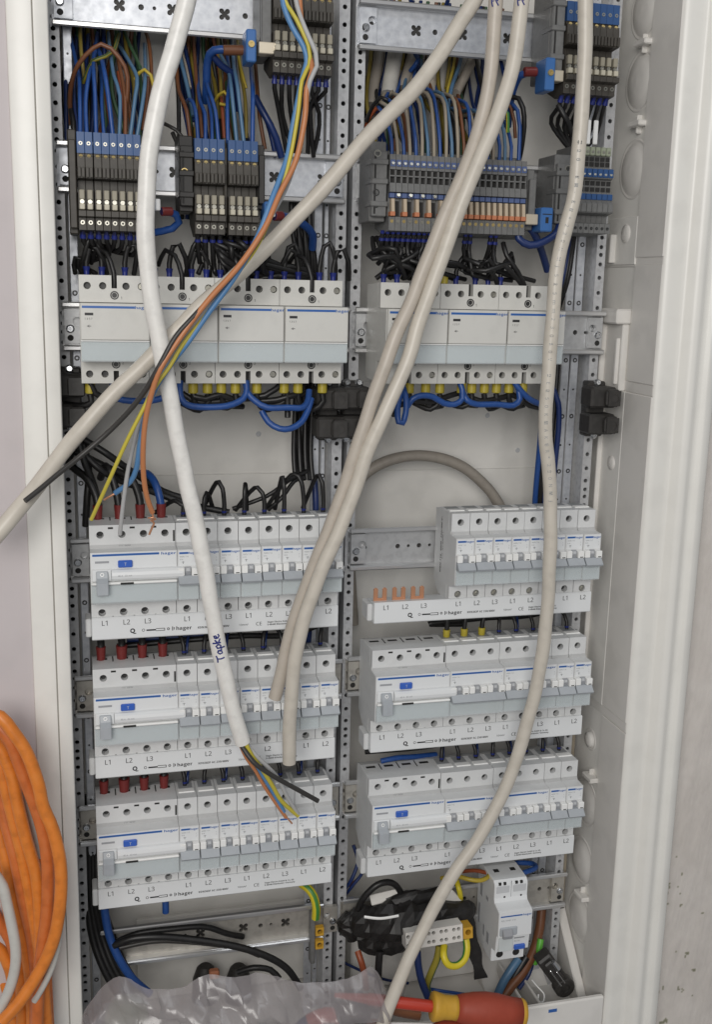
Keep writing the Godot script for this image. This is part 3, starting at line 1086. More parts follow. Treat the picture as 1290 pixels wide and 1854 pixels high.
func breaker_rows() -> void:
	var b1 := make_breaker(1, "circuit_breaker")
	var b1s := make_breaker(1, "circuit_breaker", [0])
	var b3 := make_breaker(3, "three_pole_breaker")
	var rc := make_residual(4, "residual_breaker")
	for p in [b1, b1s, b3, rc]:
		p.set_meta("group", {"circuit_breaker": "single-pole breakers in the breaker rows", "three_pole_breaker": "three-pole breakers of the right rows", "residual_breaker": "four-pole residual breakers heading the rows"}[String(p.name).trim_suffix("_001")])
	var first := {}
	for row in ["upper left", "middle left", "lowest left"]:
		var o: Array = ROWS[row]
		place(first, rc, "four-pole residual breaker with blue test button heading the %s breaker row" % row, V(o[0], o[1], 0))
		for i in 8:
			place(first, b1, "light grey single-pole breaker, %s after the residual breaker of the %s row" % [ORD[i], row], V(o[0] + PITCH * (4 + i), o[1], 0))
	for row in ["middle right", "lowest right"]:
		var o: Array = ROWS[row]
		place(first, rc, "four-pole residual breaker with blue test button heading the %s breaker row" % row, V(o[0], o[1], 0))
		for i in 2:
			place(first, b3, "three-pole breaker with one wide lever, %s after the residual breaker of the %s row" % [ORD[i], row], V(o[0] + PITCH * (4 + 3 * i), o[1], 0))
			place(first, b1, "light grey single-pole breaker at the end of the %s row, %s of two" % [row, ORD[i]], V(o[0] + PITCH * (10 + i), o[1], 0))
	var s: Array = ROWS["short right"]
	for i in 8:
		place(first, b1 if i == 6 else b1s, "light grey single-pole breaker, %s from the left in the short right row" % ORD[i], V(s[0] + PITCH * (4 + i), s[1], 0))
	# type plate printed on the flank of the short row
	var m := MB.new()
	m.T = Transform3D(Basis(Vector3(0, 1, 0), -PI / 2) * Basis(Vector3(0, 0, 1), PI / 2), V(s[0] + PITCH * 4 - 0.02, s[1] - 34, -24))
	m.letters("MBN 116   6000   230/400 V~", V(0, 2, 0), 3.0, bold)
	m.letters("B16   IEC 60898-1", V(0, -2.5, 0), 2.4, sans)
	solo("side_print", m, "black_print", "dark type print on the exposed flank of the short right breaker row", "print", "", V(s[0] + PITCH * 4, s[1] - 34, -24))
	var lets := ["L1", "L2", "L3", "", "L1", "L2", "L3", "L1", "L2", "L3", "L1", "L2"]
	var lets3 := ["L1", "L2", "L3", "", "L1", "L2", "L3", "L1", "L2", "L3", "L1", "L2"]
	for row in ROWS:
		var o: Array = ROWS[row]
		busbar(row, o[0], o[1], 0, lets3 if row == "short right" else lets)
	# free copper fork pins at the left end of the short row's busbar
	for i in 3:
		var x: float = s[0] + 2.0 + i * PITCH
		m = MB.new()
		m.box(x, s[1] - 82, -9, x + 12.5, s[1] - 77.5, -7.6, 0.3)
		m.box(x, s[1] - 77.5, -9, x + 4.2, s[1] - 70.0, -7.6, 0.3)
		m.box(x + 8.3, s[1] - 77.5, -9, x + 12.5, s[1] - 70.0, -7.6, 0.3)
		m.cyl(V(x + 2.1, s[1] - 70.1, -9), Vector3(0, 0, 1), 2.1, 1.38, 12)
		m.cyl(V(x + 10.4, s[1] - 70.1, -9), Vector3(0, 0, 1), 2.1, 1.38, 12)
		solo("copper_fork", m, "copper", "bare copper fork pin standing on the short busbar, %s from the left" % ORD[i], "contact pin", "copper fork pins without a breaker", V(x, s[1] - 82, -8))

# ---------------------------------------------------------------- contactors
func make_contactor() -> Node3D:
	var w := 53.5
	var t := thing("contactor", "", "contactor", "grey modular contactors side by side")
	var m := MB.new()
	m.prism([Vector2(-44, -2), Vector2(-8, 0), Vector2(-8, -20.6), Vector2(-1, -21.6), Vector2(20, -21.6), Vector2(20, -66), Vector2(-8, -66), Vector2(-8, -85), Vector2(-44, -83)], 0.15, w - 0.15, 0.4)
	part(t, "body", m, "contactor_plastic")
	m = MB.new()
	m.box(0.6, -49.4, 20.0, w - 0.6, -21.2, 23.8, 0.6)
	part(t, "front_plate", m, "contactor_plastic")
	# shoulders: two screws, a slot over the middle screw, two screws
	for q in [[0.0, -21.0, "upper_terminal_plate", -8.2, -15.4, 0.0, -10.0], [-66.4, -85.0, "lower_terminal_plate", -77.6, -69.8, -85.0, -75.0]]:
		m = MB.new()
		var yt: float = maxf(q[0], q[1])
		var yb: float = minf(q[0], q[1])
		for c in [[0.2, 12.6, 6.6], [12.6, 25.4, 18.6], [29.6, 42.5, 36.6], [42.5, w - 0.2, 48.6]]:
			m.cell(c[0], yb, c[1], yt, 0, -8, c[2], q[3], 2.9, 16)
		var lo: float = minf(q[6], yb if q[5] == 0.0 else yt)
		if q[5] == 0.0:
			m.cell(25.4, yb, 29.6, q[6], 0, -8, 27.5, q[4], 2.05, 14)
		else:
			m.cell(25.4, q[6], 29.6, yt, 0, -8, 27.5, q[4], 2.05, 14)
		m.rim(0.2, yb, 25.4, yt, 0, -8)
		m.rim(29.6, yb, w - 0.2, yt, 0, -8)
		m.quad(V(25.4, q[6], 0), V(29.6, q[6], 0), V(29.6, q[6], -8), V(25.4, q[6], -8), Vector3(0, 1.0 if q[5] == 0.0 else -1.0, 0))
		part(t, q[2], m, "contactor_plastic")
		m = MB.new()
		m.box(25.4, q[5], -7.9, 29.6, q[6], -7.0)
		part(t, "slot", m, "dark_recess")
		var k := 0
		for x in [6.6, 18.6, 36.6, 48.6]:
			screw_at(t, x, q[3], -3.4 if k == 3 else -6.4, 2.45, k == 3, 0.5 + k)
			k += 1
		m = MB.new()
		m.lathe(V(27.5, q[4], 0.0), Vector3(0, 0, 1), [[0.0, 3.4], [0.15, 3.4], [0.15, 2.4], [-1.0, 2.2], [-1.0, 0.0]], 16)
		part(t, "coil_screw", m, "screw_dark")
	m = MB.new()
	m.letters("1", V(33.0, -17.4, 0.1), 2.2, sans)
	m.letters("2", V(33.0, -68.6, 0.1), 2.2, sans)
	m.box(4.0, -30.6, 23.8, 10.4, -28.6, 23.95)
	m.letters("1 3 5 7", V(3.8, -33.2, 23.9), 1.5, sans, false)
	m.letters("<", V(6.4, -38.8, 23.9), 3.0, sans)
	m.box(6.4, -39.0, 23.8, 8.6, -38.6, 23.9)
	part(t, "print", m, "black_print")
	m = MB.new()
	m.box(2.0, -25.1, 23.8, 42.0, -23.3, 23.92)
	m.letters("hager", V(47.4, -24.2, 23.95), 2.2, bold, true, 1.35)
	part(t, "brand_line", m, "blue_print")
	m = MB.new()
	m.box(0.8, -65.6, 19.9, w - 0.8, -50.0, 20.6, 0.2)
	part(t, "label_strip", m, "label_ground")
	m = MB.new()
	m.prism([Vector2(20.8, -49.6), Vector2(22.6, -50.0), Vector2(22.6, -65.4), Vector2(21.6, -66.4), Vector2(20.8, -66.4)], 0.5, w - 0.5, 0.3)
	part(t, "label_cover", m, "label_cover")
	m = MB.new()
	m.box(0.5, -50.6, 20.6, w - 0.5, -49.7, 23.2, 0.3)
	part(t, "bright_ledge", m, "tab_white")
	return t

func contactor_rows() -> void:
	var c := make_contactor()
	for i in 4:
		var l: String = "grey modular contactor with blue line and clear label strip, %s from the left of four" % ORD[i]
		if i == 0:
			c.position = V(72.2, 390.9, 0) * MM
			c.set_meta("label", l)
		else:
			dup(c, l, V(72.2 + 53.5 * i, 390.9, 0))
	for i in 3:
		dup(c, "grey modular contactor in the right column, %s from the left of three" % ORD[i], V(319.0 + 53.5 * i, 390.6, 0))

# ---------------------------------------------------------------- terminal groups
func make_dark_terminal() -> Node3D:
	var t := thing("disconnect_terminal", "", "terminal block", "dark disconnect terminals with blue tops")
	var m := MB.new()
	m.prism([Vector2(-42, 16), Vector2(-10, 22.5), Vector2(0, 21), Vector2(0.5, 4), Vector2(3, 3.4), Vector2(4.5, -12.5), Vector2(-8, -13.5), Vector2(-8, -21), Vector2(3.0, -21.5), Vector2(3.6, -35.5), Vector2(9, -37), Vector2(9, -41), Vector2(2, -42.0), Vector2(2, -51), Vector2(-16, -53), Vector2(-42, -42)], -2.9, 2.9, 0.25)
	part(t, "body", m, "terminal_dark")
	m = MB.new()
	m.prism([Vector2(-9, 22.9), Vector2(1.2, 21.6), Vector2(1.9, 6.0), Vector2(-9, 6.0)], -2.95, 2.95, 0.3)
	part(t, "blue_cap", m, "terminal_blue")
	m = MB.new()
	m.lathe(V(0, 13.2, 1.4), Vector3(0, 0.1, 1), [[0.0, 1.7], [0.5, 1.5], [0.5, 0.7], [0.1, 0.6], [0.1, 0.0]], 10)
	part(t, "screw", m, "screw_bright")
	m = MB.new()
	m.lathe(V(0, 3.6, 2.0), Vector3(0, 0.5, 1), [[0.0, 1.7], [0.6, 1.5], [0.6, 0.0]], 10)
	part(t, "screw", m, "brass")
	m = MB.new()
	m.box(-2.6, -12.0, 3.4, -0.3, -4.6, 6.2, 0.3)
	m.box(0.3, -12.0, 3.4, 2.6, -4.6, 6.2, 0.3)
	part(t, "rib", m, "terminal_dark")
	m = MB.new()
	m.box(-2.0, -28.4, 2.0, 2.0, -21.2, 6.4, 0.5)
	part(t, "blade", m, "terminal_sand")
	m = MB.new()
	m.lathe(V(0, -30.0, 2.6), Vector3(0, 0, 1), [[0.0, 1.9], [3.0, 1.7], [3.0, 0.9], [2.4, 0.8], [2.4, 0.0]], 10)
	part(t, "pivot", m, "screw_bright")
	m = MB.new()
	m.box(-2.0, -36.0, 2.5, 2.0, -31.6, 8.6, 0.5)
	part(t, "lever", m, "terminal_ivory")
	m = MB.new()
	m.lathe(V(0, -45.4, 1.6), Vector3(0, 0, 1), [[0.0, 1.9], [0.9, 1.7], [0.9, 0.8], [0.4, 0.6], [0.4, 0.0]], 10)
	part(t, "screw", m, "screw_bright")
	return t

func make_grey_terminal(lever: bool) -> Node3D:
	var t := thing("grey_terminal", "", "terminal block", "slim grey terminals in the long group")
	var m := MB.new()
	m.prism([Vector2(-42, 22), Vector2(-14, 22), Vector2(-12, 18.5), Vector2(0, 18), Vector2(1.0, 6), Vector2(-3.5, 5.4), Vector2(-3.5, -4.2), Vector2(1.5, -4.8), Vector2(3.0, -12), Vector2(-3, -13), Vector2(-4, -31), Vector2(2, -32), Vector2(2, -43), Vector2(-18, -46), Vector2(-42, -40)], -2.55, 2.55, 0.22)
	part(t, "body", m, "terminal_grey")
	m = MB.new()
	m.box(-2.2, 8.2, 0.2, 2.2, 13.6, 1.4, 0.3)
	part(t, "marker", m, "slate_blue")
	m = MB.new()
	m.lathe(V(0, 10.8, 1.2), Vector3(0, 0.3, 1), [[0.0, 1.5], [0.5, 1.3], [0.5, 0.0]], 9)
	part(t, "screw", m, "screw_bright")
	m = MB.new()
	m.box(-2.55, 0.3, -3.6, 2.55, 1.5, 0.6, 0.2)
	m.box(-2.55, -4.6, -3.6, -1.9, 5.6, 0.4)
	m.box(1.9, -4.6, -3.6, 2.55, 5.6, 0.4)
	part(t, "socket_wall", m, "terminal_grey")
	m = MB.new()
	m.box(-1.9, -4.2, -3.5, 1.9, 5.2, -3.0)
	part(t, "socket", m, "dark_recess")
	m = MB.new()
	m.box(-2.3, -16.6, -3, 2.3, -12.8, 1.6, 0.3)
	part(t, "band", m, "slate_blue")
	if lever:
		m = MB.new()
		m.prism([Vector2(-3, -17), Vector2(2.6, -17.4), Vector2(4.2, -28), Vector2(-3, -28)], -1.0, 1.9, 0.3)
		part(t, "lever", m, "terminal_beige")
		m = MB.new()
		m.box(-2.1, -31.4, -3, 2.1, -27.8, 4.8, 0.4)
		part(t, "lever_tip", m, "terminal_orange")
	else:
		m = MB.new()
		m.box(-1.9, -33.0, -3.8, 1.9, -19.0, -3.0)
		part(t, "socket", m, "dark_recess")
		m = MB.new()
		m.lathe(V(0, -14.4, 1.6), Vector3(0, 0.4, 1), [[0.0, 1.9], [0.8, 1.6], [0.8, 0.0]], 9)
		part(t, "screw", m, "screw_bright")
	m = MB.new()
	m.lathe(V(0, -35.4, 1.8), Vector3(0, 0, 1), [[0.0, 1.6], [0.5, 1.4], [0.5, 0.0]], 9)
	part(t, "screw", m, "screw_bright" if not lever else "brass")
	return t

func make_double_terminal() -> Node3D:
	var t := thing("double_terminal", "", "terminal block", "two-level terminals at the right post")
	var m := MB.new()
	m.prism([Vector2(-42, 34), Vector2(-12, 34), Vector2(-8, 27), Vector2(-7, 16), Vector2(0, 15.6), Vector2(0.6, 7), Vector2(-3, 5.8), Vector2(-3, -4.6), Vector2(0.6, -5), Vector2(1.4, -12), Vector2(4, -14), Vector2(4, -22), Vector2(-6, -24), Vector2(-6, -30), Vector2(1, -31), Vector2(1, -39), Vector2(-42, -40)], -2.45, 2.45, 0.22)
	part(t, "body", m, "terminal_grey")
	m = MB.new()
	m.box(-2.3, 26.4, -10, 2.3, 33.8, -5.0, 0.8)
	part(t, "upper_entry", m, "terminal_green_grey")
	m = MB.new()
	m.lathe(V(0, 29.6, -5), Vector3(0, 0, 1), [[0.0, 1.3], [0.4, 1.1], [0.4, 0.0]], 8)
	part(t, "screw", m, "screw_bright")
	m = MB.new()
	m.box(-1.8, 17.6, -7.4, 1.8, 21.2, -6.4)
	m.box(-1.8, 22.0, -7.4, 1.8, 25.4, -6.6)
	part(t, "socket", m, "dark_recess")
	m = MB.new()
	m.box(-2.3, 7.8, -1, 2.3, 15.0, 1.6, 0.4)
	part(t, "marker", m, "terminal_blue")
	m = MB.new()
	m.lathe(V(0, 10.4, 1.4), Vector3(0, 0.3, 1), [[0.0, 1.4], [0.4, 1.2], [0.4, 0.0]], 8)
	part(t, "screw", m, "screw_bright")
	m = MB.new()
	m.box(-1.8, 1.4, -3.2, 1.8, 5.0, -2.2)
	m.box(-1.8, -3.8, -3.2, 1.8, -0.2, -2.2)
	part(t, "socket", m, "dark_recess")
	m = MB.new()
	m.box(-2.3, -11.0, 0.4, 2.3, -6.0, 2.4, 0.3)
	part(t, "marker", m, "terminal_blue")
	m = MB.new()
	m.box(-2.3, -21.4, 3.4, 2.3, -14.4, 4.8, 0.3)
	part(t, "band", m, "terminal_grey")
	m = MB.new()
	m.lathe(V(0, -35.0, 0.8), Vector3(0, 0, 1), [[0.0, 1.5], [0.5, 1.3], [0.5, 0.6], [0.1, 0.0]], 8)
	part(t, "screw", m, "screw_dark")
	return t

func end_bracket(x0: float, x1: float, y: float, top: float, bottom: float, mat_name: String, label: String, screws: Array) -> void:
	var t := thing("end_bracket", label, "end bracket", "end brackets beside the terminal groups", V((x0 + x1) * 0.5, y, -42))
	var m := MB.new()
	m.box(x0, y + bottom, -42, x1, y + top, -6, 0.8)
	m.box(x0 + 0.4, y + bottom + 4, -6, x1 - 0.4, y + top - 8, 0, 0.8)
	part(t, "body", m, mat_name, false)
	if x1 - x0 > 10.0:
		for f in [0.22, 0.5, 0.74]:
			m = MB.new()
			var yy: float = y + lerpf(bottom, top, f)
			m.box(x0 - 0.6, yy - 2.2, -20, x1 + 0.3, yy + 2.2, 1.4, 0.7)
			part(t, "rib", m, mat_name, false)
		m = MB.new()
		m.box(x0 + 2.0, y + bottom + 6, -6, x0 + 3.6, y + top - 12, 0.25)
		part(t, "groove", m, "dark_recess", false)
	for s in screws:
		m = MB.new()
		m.lathe(V(s[0], y + s[1], 0), Vector3(0, 0, 1), [[-0.4, 2.9], [0.3, 2.9], [0.3, 2.2], [0.0, 2.0], [0.0, 0.0]], 12)
		part(t, "screw", m, s[2], false)

func terminal_groups() -> void:
	var d := make_dark_terminal()
	var k := 0
	for q in [["left group on the second rail", 476.0, [76.9, 82.9, 89.4, 95.4, 101.4, 107.4, 113.4, 119.2]],
			["middle group on the second rail", 476.0, [166.6, 172.6, 178.6, 184.6, 193.2, 199.2, 205.2, 211.2]],
			["top left group", 601.5, [228.5, 234.5, 240.5, 246.5, 252.5, 258.5, 264.5, 270.5]],
			["top right group", 601.5, [477.0, 483.0, 489.0, 495.0, 501.0, 507.0, 513.0, 519.0]]]:
		for i in 8:
			var l: String = "blue-topped dark terminal, %s from the left in the %s" % [ORD[i], q[0]]
			if k == 0:
				d.position = V(q[2][i], q[1], 0) * MM
				d.set_meta("label", l)
			else:
				dup(d, l, V(q[2][i], q[1], 0))
			k += 1
	var gl := make_grey_terminal(true)
	var gp := make_grey_terminal(false)
	var n_l := 0
	var n_p := 0
	for i in 23:
		var x := 326.6 + i * 5.3
		var lv := i >= 12 or i % 2 == 0
		var l: String = "slim grey terminal %s, %s from the left in the long group" % ["with an orange-tipped lever" if lv else "without a lever", ORD[i]]
		if lv:
			if n_l == 0:
				gl.position = V(x, 476, 0) * MM
				gl.set_meta("label", l)
			else:
				dup(gl, l, V(x, 476, 0))
			n_l += 1
		else:
			if n_p == 0:
				gp.position = V(x, 476, 0) * MM
				gp.set_meta("label", l)
			else:
				dup(gp, l, V(x, 476, 0))
			n_p += 1
	var e := make_double_terminal()
	for i in 7:
		var l: String = "two-level grey terminal with blue markers, %s from the left beside the right post" % ORD[i]
		if i == 0:
			e.position = V(493.6, 476, 0) * MM
			e.set_meta("label", l)
		else:
			dup(e, l, V(493.6 + i * 5.1, 476, 0))
	end_bracket(67.0, 73.6, 476, 24, -54, "terminal_dark", "dark plastic end plate at the left of the left dark terminal group", [])
	end_bracket(152.0, 163.2, 476, 24, -34, "terminal_black", "black end bracket left of the middle dark terminal group", [[156.0, -4.0, "brass"]])
	end_bracket(214.6, 220.5, 476, 20, -30, "terminal_black", "black end plate right of the middle dark terminal group", [])
	end_bracket(186.9, 190.1, 476, 24, -50, "terminal_dark", "dark partition between the two halves of the middle terminal group", [])
	end_bracket(216.5, 225.2, 601.5, 40, -38, "terminal_grey", "tall grey end bracket left of the top left terminal group", [])
	end_bracket(462.0, 473.5, 601.5, 40, -40, "terminal_grey", "tall grey end bracket left of the top right terminal group", [])
	end_bracket(309.0, 322.6, 476, 28, -36, "terminal_grey", "grey end bracket with screws left of the long grey terminal group", [[313.5, 18.0, "screw_bright"], [313.0, -13.0, "screw_dark"], [313.0, -22.5, "screw_dark"]])
	end_bracket(449.2, 456.0, 476, 12, -38, "terminal_grey", "grey end plate at the right of the long grey terminal group", [])
	end_bracket(474.0, 489.6, 476, 26, -36, "terminal_grey", "grey end bracket with a screw left of the two-level terminals", [[484.0, 14.0, "screw_bright"]])
	# blue neutral clamps on their ivory busbar ends
	neutral_clamp("blue neutral clamp on a busbar end left of the top left terminals", 207.6, 567.4, 8.0, 24.0, true, "busbar_metal", 214.0, 231.0)
	neutral_clamp("bright blue neutral clamp on a busbar end left of the top right terminals", 459.0, 563.5, 8.6, 26.0, true, "busbar_metal", 463.0, 473.0)
	neutral_clamp("bright blue neutral clamp right of the long grey terminals", 463.4, 446.4, 11.0, 20.0, false, "busbar_metal", 446.0, 457.0)
	neutral_clamp("blue neutral clamp with white tip right of the left dark terminals", 128.5, 446.0, 7.0, 14.0, false, "tab_white", 132.0, 136.5)
	neutral_clamp("blue neutral clamp with white tip right of the middle dark terminals", 221.5, 444.6, 6.0, 14.0, false, "tab_white", 224.0, 228.0)

func neutral_clamp(label: String, x: float, y: float, w: float, h: float, screw: bool, bar: String, b0: float, b1: float) -> void:
	var t := thing("neutral_clamp", label, "clamp", "blue neutral clamps", V(x, y, 0))
	var m := MB.new()
	m.box(x - w / 2, y - h / 2, -14, x + w / 2, y + h / 2, 8, 1.0)
	part(t, "clamp_body", m, "clamp_blue", false)
	if screw:
		m = MB.new()
		m.lathe(V(x, y + 1, 8), Vector3(0, 0, 1), [[0.0, 2.7], [1.4, 2.5], [1.4, 0.9], [0.8, 0.8], [0.8, 0.0]], 12)
		part(t, "screw", m, "brass", false)
	else:
		m = MB.new()
		m.box(x - 1.4, y - 3, 7.9, x + 1.4, y + 2, 8.2)
		m.box(x - w / 2 + 1.2, y + 4, 7.9, x + w / 2 - 1.2, y + 4.8, 8.2)
		part(t, "slot", m, "dark_recess", false)
	m = MB.new()
	m.box(b0, y - 4.4, -8, b1, y + 4.4, 4, 0.6)
	part(t, "busbar_end", m, bar, false)

# ---------------------------------------------------------------- black support blocks
func support_block(label: String, x: float, y: float, two: bool) -> void:
	var t := thing("busbar_support", label, "busbar support", "black busbar supports on the posts", V(x, y, -48))
	var m := MB.new()
	m.box(x - 9, y - 26, -48, x + 9, y + 26, -34, 1.5)
	part(t, "foot", m, "black_plastic", false)
	for s in [-1.0, 1.0]:
		m = MB.new()
		m.box(x - 14, y + s * 12.5 - 9.5, -40, x + 12, y + s * 12.5 + 9.5, -16, 2.0)
		m.box(x - 2, y + s * 12.5 - 8, -16, x + 12, y + s * 12.5 + 8, -8, 2.5)
		m.cell(x - 1, y + s * 12.5 - 7, x + 11, y + s * 12.5 + 7, -7.4, -12, x + 5, y + s * 12.5, 4.2, 16)
		m.rim(x - 1, y + s * 12.5 - 7, x + 11, y + s * 12.5 + 7, -7.4, -9)
		part(t, "boss", m, "black_plastic", false)
		m = MB.new()
		m.lathe(V(x + 5, y + s * 12.5, -10.5), Vector3(0, 0, 1), [[0.0, 4.0], [0.4, 3.4], [0.4, 1.4], [-0.6, 1.2], [-0.6, 0.0]], 12)
		part(t, "insert", m, "terminal_black", false)
		for q in ([-6.0, 5.0] if two else [0.0]):
			m = MB.new()
			m.lathe(V(x + q, y + s * 24.5, -35), Vector3(0, s * 0.2, 1), [[0.0, 3.6], [1.6, 3.6], [3.4, 2.0], [3.4, 0.9], [2.6, 0.7], [2.6, 0.0]], 12)
			part(t, "screw", m, "steel_screw", false)

func clips_and_bars() -> void:
	support_block("black support block on the left one of the twin middle posts", 283.5, 278, false)
	support_block("black support block on the right one of the twin middle posts", 306.0, 278.5, true)
	support_block("black support block on the right post below the contactor rail", 543.0, 278.5, false)
	support_block("black support block half hidden behind the left frame edge", 63.0, 290, false)

# ---------------------------------------------------------------- wiring inside the cabinet
func lace(called: String, list: Array, group: String, k := 8) -> void:
	for w in list:
		wire(called, w[2], w[1], w[0], w[3], group, [], k, 7.0)

func hidden_wiring() -> void:
	# wires that drop into the left dark terminals
	lace("core_wire", [
		["blue_wire", 1.6, [V(77.0, 496.2, -6.0), V(77.5, 525.6, -14.0), V(77.2, 543.5, -30.0), V(71.5, 581.9, -70.0), V(69.4, 602.8, -90.0)], "blue wire into the first left dark terminal, running straight up"],
		["blue_wire", 1.6, [V(82.0, 496.4, -6.0), V(81.9, 521.5, -12.0), V(85.1, 542.3, -20.0), V(89.5, 557.6, -40.0), V(93.7, 587.7, -90.0)], "blue wire with a kink to the right above the left dark terminals"],
		["blue_wire", 1.6, [V(89.0, 496.8, -6.0), V(89.0, 525.7, -10.0), V(88.7, 551.3, -24.0), V(91.5, 577.0, -80.0)], "blue wire rising plumb between two kinked ones above the left dark terminals"],
		["blue_wire", 1.4, [V(94.8, 497.1, -6.0), V(94.0, 522.8, -16.0), V(94.8, 539.0, -30.0), V(94.4, 558.3, -70.0)], "short blue wire set back above the left dark terminals"],
		["blue_wire", 1.8, [V(101.5, 497.1, -6.0), V(98.9, 526.0, -8.0), V(95.7, 551.1, -20.0), V(93.8, 571.0, -70.0)], "brightest blue wire leaning left above the left dark terminals"],
		["pale_blue_wire", 1.5, [V(106.5, 497.0, -6.0), V(107.8, 526.8, -10.0), V(103.8, 543.2, -18.0), V(102.4, 563.8, -40.0), V(102.7, 588.4, -90.0)], "dusty blue wire with an S-bend above the left dark terminals"],
		["brown_wire", 1.6, [V(111.1, 497.2, -6.0), V(111.7, 527.7, -14.0), V(108.7, 553.0, -30.0), V(107.9, 580.2, -90.0)], "brown wire between the dusty blue ones above the left dark terminals"],
		["pale_blue_wire", 1.6, [V(114.9, 497.0, -6.0), V(119.4, 527.3, -8.0), V(121.3, 542.1, -14.0), V(115.2, 560.6, -40.0), V(110.6, 580.4, -90.0)], "dusty blue wire that hooks over to the left above the left dark terminals"],
		["pale_blue_wire", 1.6, [V(120.0, 496.9, -6.0), V(125.3, 525.2, -8.0), V(128.2, 545.6, -22.0), V(132.4, 582.0, -90.0)], "dusty blue wire leaning right above the left dark terminals"],
		["brown_wire", 1.8, [V(70.2, 507.9, -40.0), V(70.6, 531.3, -30.0), V(77.4, 549.1, -16.0), V(94.5, 563.1, -8.0), V(107.9, 554.2, -8.0), V(113.9, 540.9, -10.0), V(112.4, 517.4, -16.0), V(111.4, 501.4, -20.0)], "brown wire in a wide arch over the blue wires at the upper left"],
		["dull_earth_wire", 1.5, [V(80.5, 539.7, -40.0), V(88.4, 554.1, -26.0), V(98.1, 557.7, -24.0), V(104.7, 563.3, -30.0), V(111.7, 589.1, -90.0)], "earth wire lying across the tops of the blue wires at the upper left"],
		["yellow_wire", 1.4, [V(120.0, 541.7, -22.0), V(123.4, 546.5, -20.0), V(127.4, 548.5, -16.0), V(132.0, 544.8, -16.0), V(135.4, 532.3, -18.0), V(137.7, 518.0, -24.0)], "yellow wire curling over beside the white cable at the upper left"],
		["olive_wire", 1.5, [V(80.8, 601.5, -80.0), V(79.7, 580.5, -60.0), V(79.9, 561.4, -40.0), V(81.5, 543.9, -40.0)], "olive wire hanging below the upper left rail"],
		["dull_green_wire", 1.4, [V(113.7, 597.8, -90.0), V(117.5, 583.2, -80.0), V(122.4, 566.9, -60.0), V(125.5, 554.3, -40.0)], "dull green wire slanting down below the upper left rail"],
		["brown_wire", 1.5, [V(127.6, 604.3, -95.0), V(133.9, 582.4, -70.0), V(134.8, 553.3, -50.0), V(132.0, 526.2, -40.0), V(128.3, 503.6, -30.0)], "brown wire deep beside the white cable at the upper left"],
		["orange_wire", 1.5, [V(107.7, 548.0, -30.0), V(108.9, 534.8, -24.0), V(111.1, 522.3, -22.0), V(112.2, 502.9, -18.0)], "rust-coloured wire behind the arch at the upper left"],
		["brown_wire", 1.5, [V(131.2, 546.5, -36.0), V(129.6, 528.8, -30.0), V(125.4, 504.4, -24.0)], "dark brown wire beside the dusty blue one at the upper left"],
		["dark_blue_wire", 1.6, [V(76.8, 586.4, -90.0), V(75.0, 553.4, -50.0), V(73.3, 526.8, -40.0), V(75.1, 500.7, -30.0)], "dark blue wire in the shade at the far upper left"],
		["dark_blue_wire", 1.6, [V(86.9, 597.0, -96.0), V(85.0, 570.4, -70.0), V(81.2, 535.6, -40.0), V(79.3, 500.9, -30.0)], "dark blue wire behind the bright blue ones at the upper left"],
		["black_wire", 2.2, [V(71.2, 542.4, -60.0), V(69.8, 522.5, -40.0), V(72.0, 508.8, -30.0), V(72.6, 475.5, -30.0)], "black wire beside the left dark terminals' end plate"],
	], "wires above the left dark terminals")
